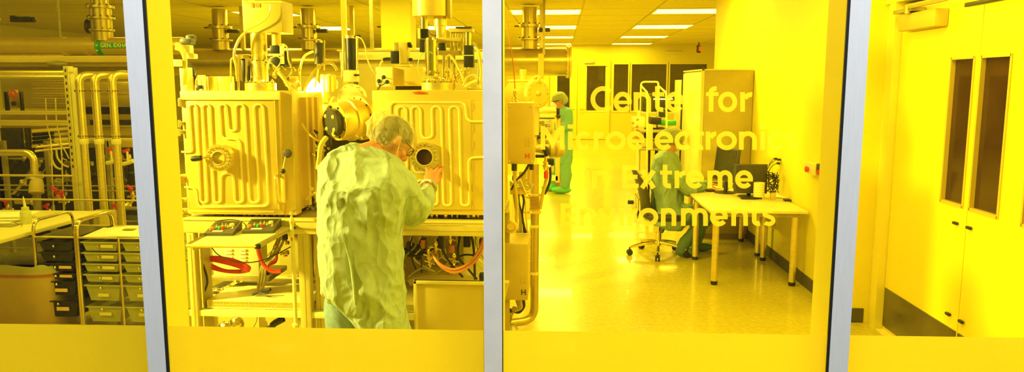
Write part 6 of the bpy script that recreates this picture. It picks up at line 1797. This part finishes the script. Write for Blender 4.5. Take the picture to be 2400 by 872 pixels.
for k in range(34):
    px, py = rr.uniform(0, 340), rr.uniform(355, 500); m = rr.choice(['dark', 'dull', 'black', 'dull', 'steel'])
    b = MB(); p = A(px, py, rr.uniform(7, 7.8)); q = rr.choice([V((1, 0, 0)), V((0, 0, 1)), V((.7, 0, .7))])
    b.tube([p - q * rr.uniform(.05, .25), p, p + q * rr.uniform(.05, .25)], rr.uniform(.008, .03), 8); b.lathe(p, q, [(0, .03), (.03, .04), (.05, .03)], 10); b.build('pipe_fitting', m, t)
for px in (20, 120, 200, 262, 330):
    b = MB(); p = A(px, 505, 7.2); b.bb(p.x - .02, p.x + .02, 7.2, 7.24, 0, A(px, 330, 7.2).z); b.build('leg', 'dull', t, smooth=False)
for k in range(5):
    z = A(0, 515 + k * 22, 6.9).z
    b = MB(); b.cyl((-9, 6.9, z), (-3.6, 6.9, z), .008, n=8); b.build('lower_rail', 'dull', t)
q0 = A(170, 505, 6.2)
t = thing('folded_crate', 'grey folded crate behind the drawer carts on the table end', 'crate', A(145, 540, 5.7))
b = MB(); q0, q1 = A(118, 520, 5.6), A(172, 545, 5.6); b.bb(q0.x, q1.x, 5.95, 6.2, 0, q0.z, .01); b.build('crate_body', 'olive', t)

# dark base cabinets further back so the aisle under the rails closes
for k, (xa6, xb6) in enumerate(((-8.9, -6.6), (-6.55, -5.2))):
    b = MB(); b.bb(xa6, xb6, 8.35, 9.2, 0, 1.05, .01); tag(b.build('base_cabinet', 'dark'), ('dark low cabinet behind the machine frame, by the left edge', 'dark low cabinet behind the machine frame, beside the vertical pipes')[k], 'cabinet', 'low dark cabinets')
# ------------------------------------------------------------------ people
def ell(c, r, rot=None, n=20):
    return ('e', V(c), V(r) if hasattr(r, '__len__') else V((r, r, r)), rot)


def shell(mb, segs, rings=20):
    for s in segs:
        if s[0] == 'e': mb.ball(s[1], s[2], rings, s[3])
        elif s[0] == 'c':                    # tapered limb through points with radii, optional flatten
            pts, rad = s[1], s[2]
            pts = [V(p) for p in pts]; k = 5
            sp = spline(pts, k)
            def rf(t, rad=rad, m=len(pts)):
                f = t * (m - 1); i = min(int(f), m - 2); return rad[i] + (rad[i + 1] - rad[i]) * (f - i)
            mb.tube(sp, rf, 14); mb.ball(pts[0], rad[0] * .995, 14); mb.ball(pts[-1], rad[-1] * .995, 14)
        elif s[0] == 'l': mb.loft(s[1])


def remesh(name, segs, m, parent, vox=.012, smooth=4, fold=None, extra=None):
    mb = MB(); shell(mb, segs)
    if extra: extra(mb)
    me = bpy.data.meshes.new('tmp'); me.from_pydata([tuple(p) for p in mb.v], [], mb.f)
    bm = bmesh.new(); bm.from_mesh(me); bmesh.ops.recalc_face_normals(bm, faces=bm.faces[:]); bm.to_mesh(me); bm.free()
    ob = bpy.data.objects.new('tmp', me); COL.objects.link(ob)
    md = ob.modifiers.new('r', 'REMESH'); md.mode = 'VOXEL'; md.voxel_size = vox; md.use_smooth_shade = True
    if smooth:
        ms = ob.modifiers.new('s', 'SMOOTH'); ms.factor = .5; ms.iterations = smooth
    dg = bpy.context.evaluated_depsgraph_get()
    m2 = bpy.data.meshes.new_from_object(ob.evaluated_get(dg))
    bpy.data.objects.remove(ob)
    vs = [v.co.copy() for v in m2.vertices]
    if fold:
        ns = [v.normal.copy() for v in m2.vertices]
        vs = [fold(p, n_) for p, n_ in zip(vs, ns)]
    out = MB(); out.v = vs; out.f = [tuple(p.vertices) for p in m2.polygons]
    o = out.build(name, m, parent, ang=180, recalc=False)
    return o


def er(cx, cy2, z, rx, ry, rot=0, n=32, p=1.0, lean=(0, 0)):
    out = []
    for i in range(n):
        a = 2 * pi * i / n
        x = rx * (abs(cos(a)) ** p) * (1 if cos(a) > 0 else -1); y = ry * (abs(sin(a)) ** p) * (1 if sin(a) > 0 else -1)
        out.append(V((cx + x * cos(rot) - y * sin(rot), cy2 + x * sin(rot) + y * cos(rot), z + x * lean[0] + y * lean[1])))
    return out


def ridged(p, s, o=0.0):
    return 1 - abs(noise.noise(V((p.x * s, p.y * s, p.z * s)) + V((o, o * 2, -o)))) * 2.2


def folds(amp, s=7, dirs=None):
    def f(p, n_):
        w1 = noise.noise_vector(p * 3) * .12
        q = p + w1
        # long slanted crumple ridges, sharper on the crest
        a = ridged(V((q.x * 1.0, q.y, q.z * .38)), s, 1.3)
        c = ridged(V((q.x + q.z * .7, q.y, q.z * .5 - q.x * .4)), s * .75, 5.1)
        e = ridged(q, s * 2.4, 9.0)
        d = (max(a, 0) ** 2 * .9 + max(c, 0) ** 2 * .8 + e * .25) - .9
        return p + n_ * d * amp
    return f


def head(parent_segs, c, look, up, s=1.0):
    """skull, jaw, nose, ears as blobs; look = facing direction, up = crown direction"""
    f = V(look).normalized(); u = V(up); u = (u - f * u.dot(f)).normalized(); r = f.cross(u)
    mt = Matrix((r, f, u)).transposed()
    c = V(c)
    P_ = lambda x, y, z: c + (r * x + f * y + u * z) * s
    segs = [ell(c + u * .02 * s, V((.074, .094, .092)) * s, mt), ell(P_(0, .035, -.045), V((.056, .062, .066)) * s, mt), ell(P_(0, .058, -.085), V((.034, .036, .028)) * s, mt),
            ell(P_(0, .1, -.022), V((.013, .02, .022)) * s, mt), ell(P_(0, .093, .0), V((.010, .016, .024)) * s, mt),
            ell(P_(0, .086, -.062), V((.024, .014, .008)) * s, mt), ell(P_(0, .084, -.071), V((.020, .013, .008)) * s, mt),
            ell(P_(.03, .078, .022), V((.026, .014, .009)) * s, mt), ell(P_(-.03, .078, .022), V((.026, .014, .009)) * s, mt),
            ell(P_(.045, .062, -.03), V((.022, .02, .02)) * s, mt), ell(P_(-.045, .062, -.03), V((.022, .02, .02)) * s, mt),
            ell(P_(.078, -.005, -.01), V((.008, .02, .032)) * s, mt), ell(P_(-.078, -.005, -.01), V((.008, .02, .032)) * s, mt)]
    return segs, P_, mt


def hand(wrist, dirv, palm_n, s=1.0, curl=(.25, .25, .3, .35), spread=.12, thumb_side=1, thumb_out=.7):
    """dirv: wrist to knuckles; palm_n: direction the palm faces"""
    w = V(wrist); d = V(dirv).normalized(); n_ = V(palm_n); n_ = (n_ - d * n_.dot(d)).normalized(); sd = d.cross(n_) * thumb_side
    segs = []
    pc = w + d * .05 * s
    mt = Matrix((sd, d, n_)).transposed()
    segs.append(ell(pc, V((.040, .052, .016)) * s, mt)); segs.append(ell(w + d * .028 * s, V((.030, .035, .018)) * s, mt)); segs.append(ell(w + d * .08 * s, V((.040, .018, .013)) * s, mt))
    lens = ((.028, .046, .028, .022), (.010, .050, .031, .024), (-.009, .047, .029, .023), (-.028, .037, .022, .020))
    for k, (o, a, b_, c_) in enumerate(lens):
        base = w + d * .086 * s + sd * o * s
        fd = (d + sd * (spread * (1.2 - k * .8))).normalized(); cu = curl[k]
        p = [base - fd * .02 * s, base]; cur = base; fdd = fd
        for L_ in (a, b_, c_):
            fdd = (fdd * cos(cu) + n_ * sin(cu)).normalized(); cur = cur + fdd * L_ * s; p.append(cur)
        segs.append(('c', p, [.0095 * s, .0092 * s, .0086 * s, .0078 * s, .0066 * s]))
    tb = w + d * .022 * s + sd * .026 * s
    td = (d * .75 + sd * thumb_out + n_ * .25).normalized()
    segs.append(('c', [tb, tb + td * .04 * s, tb + td * .068 * s + n_ * .004, tb + (td * .8 + d * .3).normalized() * .097 * s + n_ * .01], [.015 * s, .0118 * s, .0098 * s, .008 * s]))
    return segs


# ---- the man at the chamber ------------------------------------------------
YM_ = 3.46
mg = thing('person', 'person in long pale green gown and see-through cap, bending toward the chamber window', 'person', (A(850, 600, YM_).x, YM_, 0))
def G(px, py, y=YM_): return A(px, py, y)
sc = YM_ / 1750
# gown body: rings from (left px, right px, py) silhouettes
sil = [(344, 814, 858, .06), (350, 788, 872, .09), (360, 767, 893, .115), (374, 752, 922, .135), (390, 744, 944, .145), (406, 740, 958, .15), (430, 738, 962, .155), (460, 737, 955, .155), (500, 739, 950, .15), (550, 739, 946, .15), (600, 740, 952, .155), (640, 743, 955, .16), (680, 749, 956, .165), (705, 772, 958, .165), (730, 800, 961, .16), (760, 830, 965, .155), (800, 862, 970, .15), (840, 890, 974, .14)]
rings_ = []
for (py, l, r, dp) in sil:
    c_ = G((l + r) / 2, py); hw = (r - l) / 2 * sc
    yy = YM_ + .07 * max(0, (460 - py) / 110.0)
    rings_.append(er(c_.x, yy, c_.z, hw * 1.01, dp, 0, 36, .9))
body = [('l', rings_)]
sh = G(925, 426, 3.50)
el = G(974, 493, 3.60)
wr = G(1003, 441, 3.84)
body.append(('c', [G(895, 412, 3.5), sh, (sh + el) / 2 + V((.012, .0, .004)), el, (el + wr) / 2 + V((.012, .0, -.012)), wr], [.085, .092, .088, .082, .052, .036]))
body.append(('c', [G(795, 398, 3.48), G(782, 408, 3.52), G(775, 450, 3.60), G(775, 480, 3.74), G(790, 455, 3.88)], [.085, .086, .075, .065, .045]))
gown = remesh('gown', body, 'gown', mg, .009, 3, folds(.017, 6.0))
# a raised back seam that runs down the opening of the gown
b = MB()
def backp(px, py, off=.004):
    # point on the back surface of the gown, from the silhouette table
    for i in range(len(sil) - 1):
        if sil[i][0] <= py <= sil[i + 1][0]:
            u = (py - sil[i][0]) / (sil[i + 1][0] - sil[i][0]); l = sil[i][1] * (1 - u) + sil[i + 1][1] * u; r = sil[i][2] * (1 - u) + sil[i + 1][2] * u; dp = sil[i][3] * (1 - u) + sil[i + 1][3] * u
            q = max(-.97, min(.97, (px - (l + r) / 2) / ((r - l) / 2))); yy = YM_ + .07 * max(0, (460 - py) / 110.0)
            y = yy - dp * (1 - abs(q) ** 2.2) ** (1 / 2.2)
            return A(px, py, y - off)
    return A(px, py, YM_)
def flap(pts, w, m='gown', nm='gown_flap', th=.004):
    b = MB(); sp = spline([V((p[0], p[1], 0)) for p in pts], 8)
    L_, R_ = [], []
    for i, p in enumerate(sp):
        u = i / (len(sp) - 1); ww = w(u) if callable(w) else w
        L_.append(backp(p.x, p.y, .0)); R_.append(backp(p.x + ww, p.y, .010)); 
    mid = [backp(p.x + (w(i / (len(sp) - 1)) if callable(w) else w) * .6, p.y, .014) for i, p in enumerate(sp)]
    back = [q + V((0, .02, 0)) for q in R_]
    n_ = len(sp); b.add(L_ + mid + R_ + back, [(i, i + 1, n_ + i + 1, n_ + i) for i in range(n_ - 1)] + [(n_ + i, n_ + i + 1, 2 * n_ + i + 1, 2 * n_ + i) for i in range(n_ - 1)] + [(2 * n_ + i, 2 * n_ + i + 1, 3 * n_ + i + 1, 3 * n_ + i) for i in range(n_ - 1)])
    o = b.build(nm, m, mg, ang=60, recalc=False)
    return o
flap([(802, 500), (802, 530), (806, 570), (818, 620), (824, 670), (828, 715), (842, 770), (856, 800)], lambda u: .5 + 10 * u)
# collar with folded edge
cc_ = G(851, 352, 3.52)
b = MB()
ringc = [cc_ + V((.064 * cos(a), .066 * sin(a), .012 * sin(a + .6) - .026 * cos(a))) for a in [2 * pi * i / 30 for i in range(30)]]
b.tube(ringc, lambda u: .013 + .003 * sin(u * 30), 10, closed=True, flat=1.0)
b.build('collar', 'gown', mg, ang=180)
b = MB(); cuff = wr + V((.0, .01, .003)); ax = (wr - el).normalized(); x_, y_, z_ = frame(ax)
b.tube([cuff + x_ * .042 * cos(a) + y_ * .040 * sin(a) for a in [2 * pi * i / 26 for i in range(26)]], lambda u: .008 + .002 * sin(u * 40), 8, closed=True); b.build('cuff', 'gown', mg, ang=180)
# body: neck, head, forearm and hands as one skin; legs inside the trousers
hc = G(920, 331, 3.64)
look = V((.55, .34, -.62)); upv = V((.34, .42, .80))
hs, HP, hm = head(None, hc, look, upv, 1.0)
neck = [('c', [G(848, 366, 3.52), G(872, 356, 3.56), hc + V((-.045, -.02, -.035))], [.058, .054, .058]), ('c', [G(850, 382, 3.50), G(850, 430, 3.48), G(850, 560, 3.46)], [.06, .09, .08])]
hand_r = hand(wr + (G(1008, 425, 3.93) - wr) * .35, G(1016, 390, 4.0) - G(1003, 432, 3.9), V((-.1, 1, 0)), 1.0, (.02, .05, .3, .32), .20, -1, .25)
arm = [('c', [el, wr, wr + V((.006, .03, .015))], [.05, .03, .026]), ('c', [sh, el], [.05, .045])]
lw = G(790, 455, 3.88)
hand_l = hand(lw + V((0, .02, .01)), V((.1, .5, .6)), V((.3, .8, -.4)), 1.0, (.3, .3, .3, .3), .1, 1, .6)
arm2 = [('c', [G(768, 398, 3.52), G(775, 480, 3.74), lw, lw + V((0, .03, .015))], [.05, .045, .03, .027])]
legs = [('c', [G(835, 590, 3.48), G(812, 700, 3.48), G(806, 775, 3.48), G(812, 830, 3.47), V((G(812, 830, 3.47).x, 3.47, .12))], [.07, .06, .05, .045, .04]), ('c', [G(885, 590, 3.48), G(900, 700, 3.50), G(905, 775, 3.50), V((G(900, 830, 3.5).x, 3.52, .12))], [.07, .06, .05, .04])]
remesh('body', hs + neck + hand_r + arm + hand_l + arm2 + legs, 'skin', mg, .0058, 2)
# hair under the cap, cap, elastic, glasses, mask string
hair = [ell(HP(0, -.012, .034), (.083, .098, .086), hm), ell(HP(0, -.05, -.01), (.07, .062, .065), hm)]
remesh('hair', hair, 'hair', mg, .008, 1, lambda p, n_: p + n_ * (noise.noise(p * 70) * .004))
cap = [ell(HP(0, -.010, .030), (.104, .118, .094), hm), ell(HP(0, -.078, .016), (.09, .085, .084), hm), ell(HP(0, -.04, -.012), (.094, .092, .072), hm), ell(HP(0, -.108, .004), (.062, .055, .058), hm)]
def capf(p, n_):
    q = p - hc
    a = ridged(q + noise.noise_vector(q * 5) * .04, 13, 3.3); c2 = ridged(q, 22, 7.7)
    k = (q - V((0, 0, 0))).dot(hm.col[2])
    return p + n_ * ((max(a, 0) ** 3) * .011 + c2 * .003 - .006)
remesh('hair_cap', cap, 'cap', mg, .0065, 2, capf)
b = MB()
b.tube([HP(.080, .085, .012), HP(.085, .03, .012), HP(.082, -.01, .002)], .0022, 6); b.tube([HP(-.080, .085, .012), HP(-.085, .03, .012), HP(-.082, -.01, .002)], .0022, 6)
for s_ in (-1, 1):
    b.tube([HP(s_ * .034 + .022 * cos(a), .100, .004 + .016 * sin(a)) for a in [2 * pi * i / 18 for i in range(18)]], .0022, 6, closed=True)
    b.tube([HP(s_ * .058, .100, .012), HP(s_ * .082, .085, .012)], .003, 6)
b.tube([HP(-.012, .102, .008), HP(.012, .102, .008)], .002, 6); b.build('glasses', 'black', mg)
b = MB(); b.tube([HP(.084, .0, .0), HP(.08, .03, -.06), HP(.05, .07, -.10)], .0014, 6, smooth=4); b.build('ear_loop', 'paper', mg)
# trousers and shoes
tr = [('c', [G(830, 600, 3.48), G(812, 700, 3.48), G(806, 775, 3.48), G(812, 830, 3.47), V((G(812, 830, 3.47).x, 3.47, .10))], [.12, .105, .092, .085, .075]),
      ('c', [G(885, 600, 3.48), G(900, 700, 3.50), G(905, 775, 3.50), V((G(900, 830, 3.5).x, 3.52, .10))], [.12, .105, .09, .075]), ell(G(856, 600, 3.48), (.17, .13, .15))]
remesh('trousers', tr, 'jeans', mg, .011, 3, folds(.007, 8))
b = MB()
for (x, y) in ((G(812, 830, 3.47).x, 3.47), (G(900, 830, 3.5).x, 3.52)):
    b.ball((x, y + .06, .045), (.048, .14, .045)); b.ball((x, y, .07), (.05, .06, .07))
b.build('shoe', 'charcoal', mg)

# ---- the seated woman -------------------------------------------------------
YW = 7.93
sw = thing('person', 'person in a green gown and hair cap sitting at the computer desk', 'person', (1.02, YW, 0))
def G2(px, py, y=YW): return A(px, py, y)
hc2 = G2(1579, 328)
hs2, HP2, hm2 = head(None, hc2, (.93, .25, -.28), (.25, .0, 1), .96)
shl = G2(1560, 378, YW - .17); shr = G2(1562, 376, YW + .15)
elb = G2(1612, 446, YW - .22); wrs = G2(1648, 440, YW - .12)
elb2 = G2(1615, 440, YW + .20); wrs2 = G2(1655, 430, YW + .12)
torso = [('l', [er(G2(1566, 362).x, YW, G2(1570, 354).z, .07, .10), er(G2(1563, 372).x, YW, G2(1560, 366).z, .125, .18), er(G2(1562, 400).x, YW, G2(1556, 392).z, .155, .22), er(G2(1564, 430).x, YW, G2(1556, 430).z, .165, .21), er(G2(1564, 465).x, YW, G2(1553, 465).z, .175, .21), er(G2(1562, 490).x, YW, G2(1556, 492).z, .17, .22), er(G2(1565, 515).x, YW, G2(1565, 515).z, .21, .24), er(G2(1568, 525).x, YW, G2(1568, 526).z, .19, .22)])]
gb = torso + [('c', [shl, (shl + elb) / 2 + V((0, -.02, 0)), elb, (elb + wrs) / 2, wrs], [.075, .07, .062, .055, .045]), ('c', [shr, (shr + elb2) / 2 + V((0, .02, 0)), elb2, (elb2 + wrs2) / 2, wrs2], [.075, .07, .062, .055, .045]),
              ('c', [G2(1565, 506, YW - .1), G2(1595, 503, YW - .12), G2(1622, 500, YW - .12)], [.125, .115, .10]), ('c', [G2(1565, 506, YW + .1), G2(1595, 503, YW + .12), G2(1622, 500, YW + .12)], [.125, .115, .10]),
              ('c', [G2(1558, 515, YW - .1), G2(1575, 524, YW - .14), G2(1590, 530, YW - .14)], [.10, .09, .06])]
remesh('gown', gb, 'gownd', sw, .014, 3, folds(.011, 6))
bd = hs2 + [('c', [G2(1566, 372), G2(1570, 357), hc2 + V((-.01, 0, -.05))], [.06, .05, .05]), ('c', [G2(1560, 380), G2(1556, 480)], [.1, .1])] + hand(wrs, (1, .15, -.1), (0, .1, -1), .95, (.15, .15, .2, .2), .1, 1) + hand(wrs2, (1, -.1, -.1), (0, 0, -1), .95, (.15, .15, .2, .2), .1, -1) + [('c', [elb, wrs], [.04, .026]), ('c', [elb2, wrs2], [.04, .026])]
bd += [('c', [elb, shl, G2(1558, 385)], [.035, .04, .06]), ('c', [elb2, shr, G2(1558, 385)], [.035, .04, .06])]
bd += [('c', [G2(1568, 506, YW + s_ * .1), G2(1610, 506, YW + s_ * .12), G2(1650, 508, YW + s_ * .13), V((G2(1636 + s_ * 8, 545).x, YW + s_ * .13, .32)), V((G2(1615 + s_ * 22, 585).x, YW + s_ * .14, .10))], [.07, .06, .05, .04, .035]) for s_ in (-1, 1)]
remesh('body', bd, 'skin', sw, .009, 2)
tr = []
for s_ in (-1, 1):
    tr.append(('c', [G2(1568, 506, YW + s_ * .1), G2(1610, 506, YW + s_ * .12), G2(1655, 508, YW + s_ * .13), V((G2(1640 + s_ * 8, 545).x, YW + s_ * .13, .32)), V((G2(1615 + s_ * 22, 585).x, YW + s_ * .14, .10))], [.11, .10, .085, .075, .065]))
remesh('trousers', tr, 'gownk', sw, .014, 3, folds(.008, 8))
b = MB()
for s_ in (-1, 1):
    fx_ = G2(1615 + s_ * 22, 590).x + .06; b.ball((fx_, YW + s_ * .14, .045), (.13, .05, .045)); b.ball((fx_ - .06, YW + s_ * .14, .07), (.065, .055, .07))
b.build('shoe_cover', 'gownk', sw)
cap2 = [ell(HP2(0, -.02, .035), (.105, .12, .10), hm2), ell(HP2(0, -.07, .02), (.095, .09, .095), hm2)]
remesh('hair_cap', cap2, 'capd', sw, .010, 2, lambda p, n_: p + n_ * ((max(ridged(p - hc2, 14, 2), 0) ** 3) * .012 - .005))
remesh('hair', [ell(HP2(0, -.02, .03), (.085, .10, .085), hm2)], 'hair', sw, .010, 1)
b = MB(); b.ball(HP2(0, .06, -.055), (.062, .055, .05), 16, hm2); b.build('face_mask', 'mask', sw)
b = MB(); b.tube([HP2(-.085, 0, .01), HP2(-.08, .05, -.03)], .003, 6); b.tube([HP2(.085, 0, .01), HP2(.08, .05, -.03)], .003, 6); b.build('ear_loop', 'paper', sw)

# ---- the standing woman far down the aisle ----------------------------------
YT_ = 12.4
st = thing('person', 'person in blue-green gown, hair cap and white face mask standing far down the aisle', 'person', (A(1318, 450, YT_).x, YT_, 0))
def G3(px, py, y=YT_): return A(px, py, y)
hc3 = G3(1309, 236)
hs3, HP3, hm3 = head(None, hc3, (-.95, -.25, -.22), (.1, 0, 1), 1.1)
gb = [('l', [er(G3(1316, 252).x, YT_, G3(1316, 250).z, .06, .09), er(G3(1324, 258).x, YT_, G3(1322, 256).z, .11, .20), er(G3(1326, 280).x, YT_, G3(1322, 280).z, .125, .23), er(G3(1324, 320).x, YT_, G3(1322, 320).z, .12, .20), er(G3(1322, 350).x, YT_, G3(1322, 350).z, .14, .21), er(G3(1320, 385).x, YT_, G3(1320, 385).z, .15, .21)]),
      ('c', [G3(1330, 264, YT_ - .2), G3(1332, 290, YT_ - .24), G3(1312, 300, YT_ - .24), G3(1294, 291, YT_ - .2)], [.085, .075, .065, .045]), ('c', [G3(1322, 264, YT_ + .2), G3(1318, 292, YT_ + .24), G3(1296, 296, YT_ + .2), G3(1282, 288, YT_ + .12)], [.085, .075, .065, .045])]
remesh('gown', gb, 'gownb', st, .02, 3, folds(.013, 6))
bd = hs3 + [('c', [G3(1320, 262), G3(1314, 250), hc3 + V((.02, 0, -.06))], [.07, .055, .055]), ('c', [G3(1324, 270), G3(1322, 350)], [.1, .12]), ('c', [G3(1330, 264, YT_ - .18), G3(1332, 290, YT_ - .24), G3(1294, 291, YT_ - .2)], [.05, .045, .03]), ('c', [G3(1322, 264, YT_ + .18), G3(1318, 292, YT_ + .24), G3(1282, 288, YT_ + .12)], [.05, .045, .03])]
M['glove'] = mat('pink_glove', (.62, .25, .22), .5)
for (a_, y2) in ((1318, -.12), (1306, .14)): bd.append(('c', [G3(1322, 350, YT_ + y2 * .8), G3(a_ + 4, 400, YT_ + y2), V((G3(a_, 450).x, YT_ + y2, .1))], [.09, .06, .045]))
remesh('body', bd, 'skin', st, .013, 2)
gl = hand(G3(1294, 291, YT_ - .2), (-1, -.1, .1), (0, .3, -1), 1.05, (.3, .3, .3, .3), .1, 1) + hand(G3(1282, 288, YT_ + .12), (-1, -.2, .05), (0, 0, -1), 1.05, (.3, .3, .3, .3), .1, -1)
remesh('gloves', gl, 'glove', st, .008, 1)
tr = []
for (a_, y2) in ((1324, -.12), (1300, .16)): tr.append(('c', [G3(1320, 360, YT_ + y2 * .8), G3(a_ + 2, 405, YT_ + y2), V((G3(a_, 440).x, YT_ + y2, .14))], [.12, .10, .085]))
remesh('trousers', tr, 'gownb', st, .018, 3, folds(.012, 8))
b = MB()
for (a_, y2) in ((1324, -.12), (1300, .16)): x = G3(a_, 440).x; b.ball((x - .06, YT_ + y2, .06), (.17, .075, .06)); b.ball((x, YT_ + y2, .1), (.085, .075, .09))
b.build('shoe_cover', mat('green_shoe_cover', (.14, .55, .22), .7), st)
remesh('hair_cap', [ell(HP3(0, -.02, .04), (.105, .12, .095), hm3), ell(HP3(0, -.075, .0), (.09, .075, .085), hm3)], 'capd', st, .012, 2, lambda p, n_: p + n_ * (max(ridged(p - hc3, 14, 2), 0) ** 3) * .01)
remesh('hair', [ell(HP3(0, -.01, .035), (.088, .105, .086), hm3)], 'hair', st, .012, 1)
b = MB(); b.ball(HP3(0, .08, -.045), (.07, .062, .06), 16, hm3); b.build('face_mask', 'mask', st)
b = MB(); b.tube([HP3(-.085, .0, .01), HP3(-.08, .09, .01), HP3(.08, .09, .01), HP3(.085, 0, .01)], .007, 6); b.build('goggles', 'dark', st)

# ------------------------------------------------------------------ light
w = bpy.data.worlds.new('corridor_air')
SC.world = w
w.use_nodes = True
bg = w.node_tree.nodes['Background']
bg.inputs['Color'].default_value = (0.80, 0.85, 0.95, 1)
bg.inputs['Strength'].default_value = 0.30


def area(name, loc, sx, sy, power, color, rot=(0, 0, 0)):
    l = bpy.data.lights.new(name, 'AREA'); l.shape = 'RECTANGLE'; l.size = sx; l.size_y = sy; l.energy = power; l.color = color
    o = bpy.data.objects.new(name, l); COL.objects.link(o); o.location = loc; o.rotation_euler = rot
    return o
YEL = (1.0, .88, .36)
for i, (x, y, p) in enumerate(((-.25, 9.3, 40), (-.25, 5.8, 18), (-2.6, 9.3, 26), (-4.3, 3.0, 35), (-2.6, 5.6, 20), (-5.2, 9.3, 34), (-5.2, 5.6, 14), (1.4, 4.3, 27), (1.2, 9.3, 48), (-8, 7, 8), (.85, 2.75, 24), (-.25, 13.3, 50), (2.2, 13.3, 50), (-.25, 17, 50), (2.2, 17, 50), (-.25, 20.4, 52), (2.2, 20.4, 52), (.5, 23.6, 52), (-5.2, 13, 60), (-2.6, 13, 50), (-4, 17, 50))):  # the one just inside the window is added to light the lettering
    area('ceiling_lamp', (x, y, CEIL - .03), 1.15, .55, p, YEL)
sl = bpy.data.lights.new('key_spot', 'SPOT'); sl.energy = 1500; sl.color = (1, .91, .60); sl.spot_size = radians(62); sl.spot_blend = .5; sl.shadow_soft_size = .16  # unseen key light added for contrast on the man and left chamber
so = bpy.data.objects.new('key_spot', sl); COL.objects.link(so); so.location = (-4.6, 2.7, 2.75)
so.rotation_euler = (V((-1.6, 3.85, 1.3)) - V(so.location)).to_track_quat('-Z', 'Y').to_euler()
area('far_corridor_fill', (1, BACK + 1.1, 3.0), 8, .5, 45, YEL)  # unseen area light added to brighten the view beyond the back windows
area('outside_fill', (.1, 1.0, 3.0), 5.0, .3, 40, (1, .98, .95), (radians(18), 0, 0))  # unseen area light added outside to brighten letters, film and mullions
pl = bpy.data.lights.new('reflection_light', 'POINT'); pl.energy = 18; pl.color = (1, .9, .5); pl.shadow_soft_size = .04  # added point light spreading the glow of the bright reflection
po = bpy.data.objects.new('reflection_light', pl); COL.objects.link(po); po.location = A(716, 205, 4.6)

vs = SC.view_settings
vs.view_transform = 'Standard'; vs.look = 'None'; vs.gamma = 1; vs.use_curve_mapping = False
vs.exposure = 0.30
SC.cycles.transparent_max_bounces = 24
SC.cycles.max_bounces = 8
SC.cycles.sample_clamp_indirect = 6
